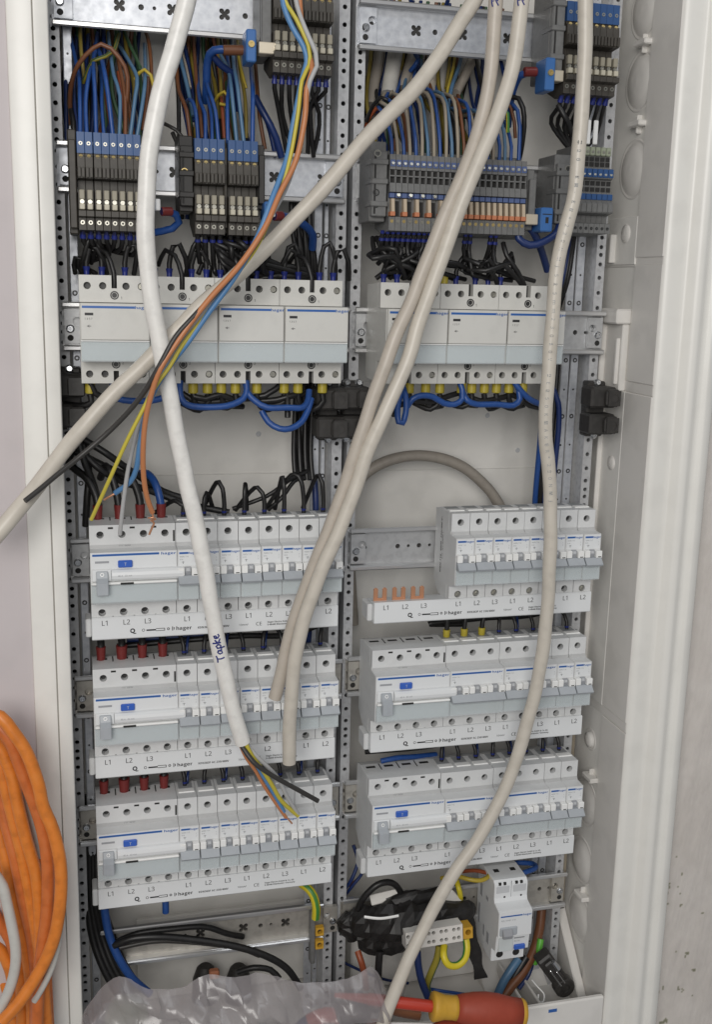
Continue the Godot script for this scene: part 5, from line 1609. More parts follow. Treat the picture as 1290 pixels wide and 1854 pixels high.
# ---------------------------------------------------------------- contactor wiring
func contactor_wiring() -> void:
	# into the tops of the four left contactors
	var n := 0
	for q in [[6.6, 0, 0], [18.6, 0, 1], [36.6, 0, 0], [6.6, 1, 1], [18.6, 1, 0], [36.6, 1, 0], [48.6, 1, 1], [6.6, 2, 0], [18.6, 2, 0], [36.6, 2, 1], [48.6, 2, 1], [6.6, 3, 0], [18.6, 3, 1], [36.6, 3, 0], [48.6, 3, 0]]:
		var x: float = 72.2 + q[1] * 53.5 + q[0]
		var s: float = 1.0 if q[2] == 0 else -1.0
		var hgt: float = [12.0, 20.0, 15.0, 22.0, 17.0][n % 5]
		wire("black_core", [V(x, 391, -15), V(x, 401, -15), V(x + s * 3, 403 + hgt * 0.7, -13), V(x + s * 8, 400 + hgt, -12), V(x + s * 13, 398 + hgt * 0.5, -14), V(x + s * 16, 392, -24)], 2.1, "black_wire", "black wire looping into the top of the left contactors, %s from the left" % ORD[n], "black loops into the left contactors", ["blue_ferrule", 2.7, 8.5])
		n += 1
	for i in 4:
		var x := 99.7 + 53.5 * i
		wire("black_core", [V(x, 381, -4.6), V(x, 393, -4), V(x - 5, 408, -8), V(x - 12, 412, -14), V(x - 17, 400, -26)], 1.9, "black_wire", "black wire dropping into the slot of the left contactors, %s slot" % ORD[i], "wires in the contactor slots")
	n = 0
	for q in [[6.6, 0, 0], [18.6, 0, 1], [36.6, 0, 0], [18.6, 1, 0], [36.6, 1, 1], [48.6, 1, 1], [6.6, 2, 0]]:
		var x: float = 319.0 + q[1] * 53.5 + q[0]
		var s: float = 1.0 if q[2] == 0 else -1.0
		wire("black_core", [V(x, 391, -15), V(x, 401, -15), V(x + s * 3, 410, -14), V(x + s * 9, 418 - (n % 3) * 4, -14), V(x + s * 15, 406, -24)], 2.1, "black_wire", "black wire looping into the top of the right contactors, %s from the left" % ORD[n], "black loops into the right contactors", ["blue_ferrule", 2.7, 8.5])
		n += 1
	var yf := MB.new()
	yf.cyl(V(380.0, 390.6, -13), Vector3(0, 1, 0), 3.2, 10.0, 12, 0.4)
	solo("yellow_sleeve", yf, "yellow_ferrule", "yellow sleeve standing on top of the second right contactor", "sleeve", "", V(380, 390.6, -13))
	# yellow sleeves under both contactor rows
	n = 0
	for q in [[72.2, 0, 6.6], [72.2, 1, 36.6], [72.2, 1, 48.6], [72.2, 2, 6.6], [72.2, 2, 18.6], [72.2, 2, 36.6], [72.2, 3, 6.6], [72.2, 3, 18.6], [72.2, 3, 40.0]]:
		yellow_drop(q[0] + q[1] * 53.5 + q[2], 305.9, "yellow-sleeved black wire under the left contactors, %s from the left" % ORD[n], n, "yellow-sleeved wires under the left contactors")
		n += 1
	n = 0
	for q in [[319.0, 0, 32.0], [319.0, 0, 47.0], [319.0, 1, 6.6], [319.0, 1, 27.0], [319.0, 1, 36.6], [319.0, 1, 48.6], [319.0, 2, 6.6], [319.0, 2, 18.6], [319.0, 2, 32.0]]:
		yellow_drop(q[0] + q[1] * 53.5 + q[2], 305.6, "yellow-sleeved black wire under the right contactors, %s from the left" % ORD[n], n, "yellow-sleeved wires under the right contactors")
		n += 1
	for q in [
		[[V(96.9, 307.1, -6.0), V(96.8, 300.0, -6.0), V(100.9, 293.0, -4.0), V(116.7, 291.1, -4.0), V(134.7, 292.7, -6.0), V(149.2, 301.7, -6.0), V(151.1, 307.2, -6.0)], "blue cord hanging between the first and second left contactor"],
		[[V(150.9, 307.3, -4.0), V(150.4, 297.8, 0.0), V(153.8, 289.8, 2.0), V(165.5, 286.6, 2.0), V(188.3, 287.3, 2.0), V(202.4, 293.0, 0.0), V(205.9, 301.1, -2.0), V(205.7, 307.4, -4.0)], "blue cord hanging between the second and third left contactor"],
		[[V(205.1, 307.2, -6.0), V(206.4, 298.3, -2.0), V(212.6, 291.2, 0.0), V(222.5, 285.8, 2.0), V(239.4, 285.7, 2.0), V(253.1, 285.4, 0.0), V(259.1, 291.3, -6.0), V(260.8, 299.3, -10.0)], "blue cord hanging between the third and fourth left contactor"],
		[[V(218.9, 282.3, -4.0), V(223.9, 273.4, 0.0), V(232.6, 268.3, 4.0), V(242.1, 268.2, 4.0), V(251.9, 273.4, 2.0), V(258.3, 283.2, -2.0), V(262.4, 292.0, -8.0)], "blue cord in the deepest loop under the fourth left contactor"],
		[[V(342.7, 304.2, -8.0), V(343.6, 296.3, 0.0), V(343.8, 284.4, 4.0), V(340.6, 272.2, 6.0), V(336.6, 273.2, 6.0), V(336.4, 284.2, 2.0), V(340.2, 297.1, -2.0), V(343.8, 303.2, -8.0)], "blue cord in a tall narrow loop under the first right contactor"],
		[[V(347.2, 285.3, -4.0), V(351.3, 292.3, -2.0), V(359.3, 295.1, -2.0), V(369.5, 294.1, -2.0), V(379.9, 288.3, -2.0), V(390.2, 287.3, -2.0), V(397.1, 292.1, -2.0), V(397.5, 299.7, -4.0), V(394.8, 307.3, -6.0)], "blue cord waving under the first and second right contactor"],
		[[V(398.3, 298.5, -6.0), V(401.3, 291.1, -2.0), V(410.8, 287.2, -2.0), V(429.6, 287.1, -2.0), V(445.5, 286.0, -2.0), V(451.5, 291.9, -2.0), V(450.8, 299.6, -4.0), V(447.0, 307.3, -6.0)], "blue cord waving under the second and third right contactor"],
		[[V(446.2, 306.5, -4.0), V(453.3, 297.8, -2.0), V(463.0, 290.7, -4.0), V(476.6, 285.8, -12.0), V(493.8, 280.6, -30.0)], "blue cord leaving to the right under the third right contactor"]]:
		wire("blue_neutral_wire", q[0], 2.7, "blue_wire", q[1], "blue cords hanging under the contactors", [], 12, 4.0)
	for q in [[[V(78.7, 305.9, -10.0), V(82.8, 296.9, -10.0), V(90.6, 292.2, -12.0), V(99.5, 290.8, -16.0)], "black wire curving out under the first left contactor"], [[V(160.9, 301.9, -14.0), V(163.1, 294.0, -10.0), V(172.3, 292.1, -10.0), V(185.2, 295.8, -10.0), V(194.8, 291.8, -12.0)], "black wire lying under the second left contactor"], [[V(153.7, 296.2, -16.0), V(162.6, 289.9, -14.0), V(176.4, 288.9, -14.0), V(195.1, 290.7, -14.0), V(218.9, 292.2, -16.0)], "black wire lying lower under the second left contactor"], [[V(210.4, 292.3, -16.0), V(223.0, 294.5, -12.0), V(232.4, 300.1, -12.0), V(237.5, 304.6, -14.0)], "black wire rising to the fourth left contactor"], [[V(218.9, 289.4, -16.0), V(232.5, 290.7, -12.0), V(246.4, 294.6, -10.0), V(262.9, 295.5, -20.0)], "black wire lying under the fourth left contactor"], [[V(242.0, 297.3, -12.0), V(241.4, 284.8, -6.0), V(241.1, 276.5, -4.0)], "black wire end pointing down under the fourth left contactor"],
		[[V(356.6, 290.2, -12.0), V(371.0, 288.2, -12.0), V(386.9, 292.9, -14.0), V(397.9, 295.6, -16.0)], "black wire lying under the first right contactor"], [[V(405.6, 293.8, -14.0), V(417.7, 289.0, -12.0), V(433.4, 290.9, -12.0), V(450.8, 294.4, -16.0)], "black wire lying under the second right contactor"], [[V(444.6, 295.7, -14.0), V(456.3, 291.4, -16.0), V(468.4, 284.1, -18.0), V(483.1, 281.1, -26.0)], "black wire lying under the third right contactor"], [[V(335.4, 290.4, -30.0), V(337.1, 283.3, -14.0), V(336.6, 277.2, -8.0)], "black wire end beside the double cable under the right contactors"]]:
		wire("black_core", q[0], 2.6, "black_wire", q[1], "black wires under the contactors", [], 10)

func yellow_drop(x: float, y: float, label: String, n: int, group: String) -> void:
	var t := thing("sleeved_wire", label, "wire", group, V(x, y, -12))
	var m := MB.new()
	m.lathe(V(x, y, -12), Vector3(0, -1, 0), [[0.0, 0.0], [0.0, 4.1], [8.5, 4.2], [9.2, 3.9], [9.2, 0.0]], 12)
	part(t, "sleeve", m, "yellow_ferrule", false)
	m = MB.new()
	m.tube([V(x, y - 10, -12), V(x + 1, y - 16, -12), V(x + (7 if n % 2 else -7), y - 20 - (n % 3) * 2, -15), V(x + (20 if n % 2 else -20), y - 19 - (n % 2) * 3, -24)], 2.6, 10, 4.0)
	part(t, "insulation", m, "black_wire", false)

# ---------------------------------------------------------------- breaker wiring
func breaker_wiring() -> void:
	# thick wires with red sleeves into the left residual breakers
	for row in ["upper left", "middle left", "lowest left"]:
		var o: Array = ROWS[row]
		for i in 4:
			var x: float = o[0] + PITCH * (i + 0.5) - 1.0
			var a := V(x, o[1] - 0.5, -25)
			var t := thing("supply_wire", "%s supply wire with a red sleeve, %s into the %s residual breaker" % ["blue" if i == 3 and row == "upper left" else "black", ORD[i], row], "wire", "red-sleeved supply wires of the left residual breakers", a)
			var m := MB.new()
			var r := 4.3 if i == 1 and row != "upper left" else 3.6
			m.lathe(a, Vector3(0, 1, 0), [[0.0, 0.0], [0.0, r - 0.5], [1.0, r], [10.5, r + 0.6], [12.5, r + 0.7], [12.5, 0.0]], 14)
			part(t, "sleeve", m, "red_ferrule", false)
			m = MB.new()
			if row == "upper left":
				var p := [a + V(0, 11, 0), a + V(-1, 20, -2), a + V(-8, 34, -8), a + V(-22 - i * 3, 46 - i * 2, -20), V(66, o[1] + 62 - i * 4, -50)]
				if i == 3:
					p = [a + V(0, 11, 0), a + V(-2, 22, -2), a + V(-6, 32, -10), a + V(-12, 35, -26), a + V(-20, 28, -50)]
				if i == 1:
					p = [a + V(0, 11, 0), a + V(-2, 24, -2), a + V(-7, 42, -8), a + V(-10, 44, -12), a + V(-14, 30, -34)]
				m.tube(p, 3.3, 12, 4.0)
			else:
				m.tube([a + V(0, 11, 0), a + V(0, 18, -6), a + V(-4, 26, -30)], 3.2, 12, 4.0)
			part(t, "insulation", m, "blue_wire" if i == 3 and row == "upper left" else "black_wire", false)
	for q in [[V(66, 250, -40), V(84, 232, -30), V(104, 218, -40), V(128, 208, -46), V(160, 196, -44), V(196, 188, -40)], [V(66, 258, -46), V(90, 244, -36), V(112, 226, -44), V(140, 206, -52), V(170, 196, -50)], [V(70, 262, -50), V(76, 230, -40), V(74, 206, -36), V(72, 180, -40)], [V(64, 270, -44), V(72, 240, -30), V(80, 216, -36), V(84, 196, -44)]]:
		wire("black_core", q, 3.0, "black_wire", "black wire sagging behind the red sleeves of the upper left row, %s of four" % ORD[used.get("sag", 0)], "black wires behind the red sleeves", [], 10)
		used["sag"] = used.get("sag", 0) + 1
	# black arches with blue ferrules into the upper left single-pole breakers
	var o: Array = ROWS["upper left"]
	for i in 8:
		var x: float = o[0] + PITCH * (4.5 + i)
		var a := V(x, o[1] - 0.5, -25)
		var rise: float = [14.0, 20.0, 30.0, 27.0, 24.0, 33.0, 35.0, 34.0][i]
		var run: float = [-16.0, 8.0, -12.0, 4.0, -16.0, -3.0, -22.0, -10.0][i]
		wire("black_core", [a, a + V(0.2, 10, 0), a + V(run * 0.1, rise * 0.8, 0), a + V(run * 0.35, rise, -3), a + V(run * 0.7, rise * 0.8, -8), a + V(run * 1.4, 0, -22)], 2.0, "black_wire", "black wire in an arch into the upper left row, breaker %s after the residual one" % ORD[i], "black arches into the upper left breakers", ["blue_ferrule", 2.1, 6.5], 10, 4.0)
	for q in [[V(200, 190, -46), V(230, 202, -40), V(252, 216, -44), V(268, 222, -50)], [V(232, 188, -46), V(244, 200, -42), V(256, 214, -46), V(270, 218, -54)]]:
		wire("black_core", q, 2.0, "black_wire", "black wire slanting up to the harness over the upper left row, %s" % ["longer one" if q[0].x < 210 else "shorter one"], "black arches into the upper left breakers", [], 10)
	# blue ferrules and short black wires of the other rows
	for q in [["middle left", 4, 12, false], ["lowest left", 4, 12, false], ["middle right", 4, 12, true], ["lowest right", 4, 12, false]]:
		var r: Array = ROWS[q[0]]
		for i in range(q[1], q[2]):
			var x: float = r[0] + PITCH * (i + 0.5)
			var a := V(x, r[1] - 0.5, -25)
			if q[3] and i < 7:
				var t := thing("sleeved_wire", "black wire with a yellow sleeve standing on the middle right row, %s from the left" % ORD[i - 4], "wire", "yellow-sleeved wires on the middle right row", a)
				var m := MB.new()
				m.lathe(a, Vector3(0, 1, 0), [[0.0, 0.0], [0.0, 2.8], [0.8, 3.2], [6.5, 3.5], [7.6, 3.4], [7.6, 0.0]], 12)
				part(t, "sleeve", m, "yellow_ferrule", false)
				m = MB.new()
				m.tube([a + V(0, 7, 0), a + V(0.3, 12, 0), a + V(1.4 * (i - 4), 19, -1), a + V(5.0 * (i - 4), 27, -8), a + V(9.0 * (i - 4) + 2, 32, -30)], 2.2, 10, 3.0)
				part(t, "insulation", m, "black_wire", false)
				continue
			var s := -1.0 if (i + int(r[0])) % 3 else 1.0
			wire("black_core", [a, a + V(0.2 * s, 8, -1), a + V(s * 1.5, 14, -4), a + V(s * 7, 20, -14), a + V(s * 16, 18, -30)], 1.9, "black_wire", "black wire with a blue ferrule on the %s row, %s from the left" % [q[0], ORD[i - 4]], "blue-ferruled wires on the lower rows", ["blue_ferrule", 2.0, 6.0])
			if i % 2 == 0:
				wire("blue_core", [a + V(2.4, 0.6, -3), a + V(2.8, 6, -3), a + V(4.0, 11, -8), a + V(9, 15, -26)], 1.3, "dark_blue_wire", "thin dark blue wire beside a ferrule, %s row, breaker %s from the left" % [q[0], ORD[i - 4]], "thin dark blue wires on the lower rows")
	# dark looms in the gaps above the lower rows
	for q in [["middle left", 96.0, 290.0, 62], ["lowest left", 92.0, 290.0, -64], ["middle right", 330.0, 530.0, 62], ["lowest right", 330.0, 530.0, -64]]:
		var r: Array = ROWS[q[0]]
		for k in (5 if q[0] == "middle right" else 8):
			var y: float = r[1] + 8 + k * 3.0 + rng.randf_range(-1.5, 1.5)
			wire("black_core", [V(q[1] + (k % 4) * 9 + (96 if q[0] == "middle right" else 0), y - 4, -50 - k * 2), V(lerpf(q[1], q[2], 0.3 + 0.04 * (k % 3)), y + rng.randf_range(-4, 4), -48 - k * 4), V(lerpf(q[1], q[2], 0.58), y + rng.randf_range(-3, 4), -46 - k * 5), V(lerpf(q[1], q[2], 0.8), y + rng.randf_range(-3, 3), -50 - k * 3), V(q[2] - 4, y + 4, -56 - k * 2)], 2.8, ["black_wire", "dark_blue_wire", "black_wire", "charcoal_wire", "black_wire", "black_wire", "dark_blue_wire", "black_wire"][k], "%s loom wire lying behind the %s row's ferrules, %s from below" % [["black", "dark blue", "black", "charcoal", "black", "black", "dark blue", "black"][k], q[0], ORD[k]], "loom wires behind the lower rows")
	wire("blue_neutral_wire", [V(340.2, -58.3, -30.0), V(356.7, -56.4, -30.0), V(375.4, -59.7, -36.0), V(401.6, -64.4, -46.0)], 2.6, "blue_wire", "blue cord lying in the gap above the lowest right residual breaker", "thick neutral cords", [], 10)

# ---------------------------------------------------------------- big cables
func big_cables() -> void:
	# white cable hanging in front of the left column, handwriting near its stripped end
	var path: Array = [V(153.0, 602.7, 70.0), V(151.6, 581.1, 70.0), V(143.7, 552.2, 68.0), V(134.1, 520.5, 66.0), V(124.6, 477.3, 64.0), V(121.1, 431.3, 62.0), V(123.3, 391.1, 60.0), V(128.9, 351.0, 58.0), V(137.4, 301.3, 56.0), V(147.1, 249.8, 54.0), V(158.0, 194.5, 52.0), V(168.9, 134.3, 50.0), V(174.8, 97.1, 48.0), V(182.3, 59.7, 46.0), V(189.0, 31.4, 44.0), V(196.3, 5.5, 42.0)]
	var t := thing("white_cable", "thick white sheathed cable with blue handwriting and a stripped lower end", "cable", "", path[15])
	var m := MB.new()
	var c := m.tube(path, 6.6, 22, 6.0)
	part(t, "sheath", m, "white_cable", false)
	m = MB.new()
	ink(m, c, 6.6, V(173.4, 84.2, 48.0), [[[-1.0, 3.4], [2.0, 3.0], [5.0, 3.6]], [[2.2, 3.0], [1.8, 0.0], [2.2, -2.8]],
		[[9.4, 0.8], [7.8, 1.6], [6.2, 0.2], [6.6, -2.0], [8.4, -1.8], [9.2, 0.4]], [[9.4, 1.2], [9.2, -1.0], [10.4, -2.4]],
		[[11.6, 1.6], [11.4, -1.6], [11.0, -5.0]], [[11.5, 0.8], [13.4, 1.8], [14.6, 0.2], [13.4, -2.0], [11.4, -1.4]],
		[[16.2, 4.2], [16.0, 0.4], [15.8, -2.6]], [[19.0, 1.8], [16.2, -0.4], [19.4, -2.6]],
		[[20.4, -0.2], [22.8, 0.4], [22.6, 1.8], [20.8, 1.4], [20.4, -1.0], [22.0, -2.4], [23.8, -1.6]]], 1.0, 0.72)
	part(t, "handwriting", m, "blue_ferrule", false)
	# the cores that fan out of it
	var e: Vector3 = path[15]
	for q in [
		["yellow_core", "yellow_core", 1.9, [V(197.6, 7.1, 46.0), V(203.3, -5.5, 46.0), V(212.2, -19.4, 44.0), V(221.6, -36.6, 40.0), V(231.2, -55.2, 36.0), V(247.0, -73.2, 32.0)]],
		["brown_core", "copper_brown_wire", 1.6, [V(193.2, 5.6, 44.0), V(199.2, -8.9, 42.0), V(207.1, -21.8, 40.0), V(215.2, -38.0, 38.0), V(225.4, -55.6, 36.0), V(235.7, -72.5, 34.0)]],
		["blue_core", "sky_wire", 2.0, [V(196.3, 4.9, 42.0), V(202.3, -10.1, 40.0), V(211.3, -24.2, 38.0), V(219.1, -37.3, 38.0), V(226.3, -51.5, 36.0), V(233.7, -67.0, 34.0)]],
		["grey_core", "grey_wire", 1.8, [V(199.4, 4.3, 40.0), V(206.4, -5.7, 44.0), V(217.0, -17.8, 44.0), V(227.4, -32.0, 40.0), V(236.1, -51.5, 36.0), V(247.0, -71.6, 32.0)]],
		["black_core_end", "charcoal_wire", 2.1, [V(194.1, 5.0, 44.0), V(198.9, -2.3, 50.0), V(206.7, -11.2, 54.0), V(222.9, -23.9, 54.0), V(242.6, -38.1, 52.0), V(260.8, -51.3, 50.0)]]]:
		m = MB.new()
		m.tube(q[3], q[2], 12, 4.0)
		part(t, q[0], m, q[1], false)
	m = MB.new()
	m.tube([V(234.7, -70.3, 34.0), V(237.7, -74.3, 34.0), V(241.4, -79.5, 33.0)], 0.8, 8, 2.0)
	part(t, "bare_copper", m, "copper", false)
	# beige cable crossing to the lower left
	wire("beige_cable", [V(385.7, 627.1, 40.0), V(377.1, 606.6, 40.0), V(362.4, 584.2, 42.0), V(348.2, 561.9, 44.0), V(330.9, 538.6, 46.0), V(310.1, 518.0, 46.0), V(286.8, 494.7, 46.0), V(264.1, 467.1, 46.0), V(238.8, 439.1, 44.0), V(213.3, 413.4, 42.0), V(188.4, 390.7, 42.0), V(165.2, 370.9, 42.0), V(145.6, 350.5, 42.0), V(122.5, 327.1, 42.0), V(97.8, 304.4, 44.0), V(71.9, 276.2, 48.0), V(51.0, 251.7, 60.0), V(35.1, 232.4, 72.0), V(20.8, 216.9, 80.0), V(3.5, 198.1, 86.0)], 6.2, "beige_cable", "beige sheathed cable crossing from the top right down to the lower left", "", [], 22, 6.0, "cable")
	# pair of beige cables hanging from the top
	t = thing("beige_cable", "shorter of the two hanging beige cables, ending over the middle left row", "cable", "pair of beige cables hanging from the top", V(224.6, 40.0, 34.0))
	var pair: Array = [V(390.2, 624.5, 52.0), V(390.3, 604.9, 52.0), V(389.5, 569.0, 52.0), V(387.5, 536.0, 52.0), V(381.4, 509.4, 52.0), V(373.1, 485.5, 54.0), V(356.9, 450.0, 56.0), V(340.9, 408.8, 58.0), V(329.0, 378.5, 60.0), V(316.4, 352.6, 62.0), V(306.7, 326.4, 62.0), V(298.4, 299.9, 60.0), V(288.4, 264.0, 58.0), V(279.5, 231.8, 54.0), V(268.1, 196.7, 50.0), V(257.8, 165.7, 46.0), V(246.5, 130.8, 42.0), V(235.4, 92.3, 38.0), V(230.3, 64.8, 36.0), V(224.6, 40.0, 34.0)]
	m = MB.new()
	c = m.tube(pair, 5.6, 22, 6.0)
	part(t, "sheath", m, "taupe_cable", false)
	var scrawl := [[[0.0, 2.0], [4.0, 3.2], [8.0, 2.4]], [[1.0, -2.4], [5.0, 0.0], [8.5, -1.0]], [[4.0, 3.0], [4.6, -2.0]]]
	m = MB.new()
	ink(m, c, 5.6, V(390.6, 600.2, 52.0), scrawl, 1.0, 0.6)
	part(t, "handwriting", m, "blue_ferrule", false)
	var d: Array = [V(408.2, 624.1, 60.0), V(408.4, 604.5, 60.0), V(404.9, 562.9, 60.0), V(399.1, 535.9, 60.0), V(389.9, 510.1, 60.0), V(379.6, 485.6, 60.0), V(368.8, 460.2, 60.0), V(358.6, 430.4, 60.0), V(347.0, 396.1, 62.0), V(333.8, 361.5, 64.0), V(326.5, 335.4, 64.0), V(316.3, 309.1, 64.0), V(306.0, 284.8, 64.0), V(295.3, 257.8, 62.0), V(285.9, 228.2, 60.0), V(274.6, 196.0, 58.0), V(262.6, 165.7, 56.0), V(250.5, 130.3, 54.0), V(242.4, 101.4, 52.0), V(238.8, 81.5, 50.0), V(236.7, 49.5, 48.0), V(236.0, 15.8, 46.0), V(236.2, -16.1, 44.0)]
	t = thing("beige_cable", "longer of the two hanging beige cables, cut just above the lowest left row", "cable", "pair of beige cables hanging from the top", d[22])
	m = MB.new()
	c = m.tube(d, 5.9, 22, 6.0)
	part(t, "sheath", m, "beige_cable", false)
	m = MB.new()
	ink(m, c, 5.9, V(407.8, 600.5, 60.0), scrawl, 1.0, 0.6)
	part(t, "handwriting", m, "blue_ferrule", false)
	m = MB.new()
	var tip: Vector3 = d[22]
	m.lathe(tip + V(0, -1.6, 0), Vector3(0, 1, 0), [[0.0, 0.0], [0.4, 1.8], [2.6, 2.6]], 10)
	part(t, "core_stub", m, "yellow_wire", false)
	# long beige cable with print on the right
	var p: Array = [V(459.9, 629.1, 58.0), V(462.3, 609.4, 58.0), V(464.6, 578.1, 58.0), V(466.0, 538.4, 58.0), V(465.2, 502.8, 58.0), V(463.1, 464.3, 58.0), V(458.1, 438.2, 58.0), V(453.1, 411.9, 58.0), V(451.4, 370.6, 58.0), V(450.0, 331.3, 58.0), V(449.6, 299.2, 58.0), V(451.2, 266.5, 58.0), V(455.7, 242.8, 58.0), V(459.2, 204.3, 58.0), V(461.9, 155.3, 58.0), V(463.7, 109.5, 56.0), V(460.1, 55.2, 54.0), V(453.6, 10.3, 52.0), V(439.1, -44.5, 52.0), V(413.5, -98.5, 52.0), V(385.3, -138.7, 54.0), V(362.2, -177.2, 58.0), V(341.2, -216.2, 64.0), V(323.0, -256.5, 70.0), V(307.8, -292.0, 76.0)]
	t = thing("printed_cable", "long beige cable with grey print hanging before the right column down to the bottom", "cable", "", p[24])
	m = MB.new()
	c = m.tube(p, 5.9, 22, 6.0)
	part(t, "sheath", m, "beige_cable", false)
	m = MB.new()
	cable_print(m, c, 5.9)
	part(t, "sheath_print", m, "faint_print", false)
	# grey cable arching behind
	wire("grey_cable", [V(326.9, 58.9, -96.0), V(320.3, 133.1, -94.0), V(319.9, 177.5, -92.0), V(325.5, 200.5, -90.0), V(337.2, 213.7, -90.0), V(356.7, 223.5, -90.0), V(383.3, 227.9, -90.0), V(410.5, 224.7, -90.0), V(434.9, 214.4, -90.0), V(455.3, 198.5, -90.0), V(470.2, 181.9, -90.0), V(480.8, 161.8, -90.0), V(489.2, 121.0, -92.0)], 5.4, "grey_cable", "grey cable in a half circle on the back wall behind the right column", "", [], 18, 5.0, "cable")

# felt-tip strokes on a sheath: x runs up the cable from the place nearest to goal, y to the left
func ink(m: MB, c: PackedVector3Array, r: float, goal: Vector3, strokes: Array, scale: float, wide: float) -> void:
	var at := 2
	var best := 1e9
	for i in range(2, c.size() - 2):
		if c[i].distance_to(goal) < best:
			best = c[i].distance_to(goal)
			at = i
	var eye := V(71.5, 386.5, 884.3)
	for s in strokes:
		var pts := []
		for q in s:
			var up: Vector3 = (c[at - 2] - c[at + 2]).normalized()
			var o: Vector3 = c[at] + up * q[0] * scale
			var f: Vector3 = (eye - o)
			f = (f - up * f.dot(up)).normalized()
			var a: float = q[1] * scale / r
			pts.append(o + (f * cos(a) - up.cross(f) * sin(a)) * (r + 0.05))
		m.tube(pts, wide, 6, 1.2)

# small characters that follow the cable
func cable_print(m: MB, c: PackedVector3Array, r: float) -> void:
	var txt := "NYM-J 5x2,5 mm2  300/500V  VDE 0250  KEMA-KEUR * 2300 "
	var eye := Vector3(-0.35, 0.1, 1.0).normalized()
	var run := 0.0
	var k := 0
	for i in range(3, c.size() - 3):
		run += c[i].distance_to(c[i - 1])
		if c[i].y > 505.0 or c[i].y < 205.0:
			continue
		while run > 3.6:
			run -= 3.6
			var ch := txt[k % txt.length()]
			k += 1
			if ch == " ":
				continue
			var down: Vector3 = (c[i + 1] - c[i - 1]).normalized()
			var f := (eye - down * eye.dot(down)).normalized()
			var g := MB.new()
			g.letters(ch, Vector3.ZERO, 3.1, sans)
			var side := f.cross(down).normalized()
			m.T = Transform3D(Basis(down, side, f), c[i] + f * (r + 0.03))
			for j in range(0, g.v.size(), 3):
				m.flat(g.v[j], g.v[j + 1], g.v[j + 2], Vector3(0, 0, 1))
			m.T = Transform3D.IDENTITY

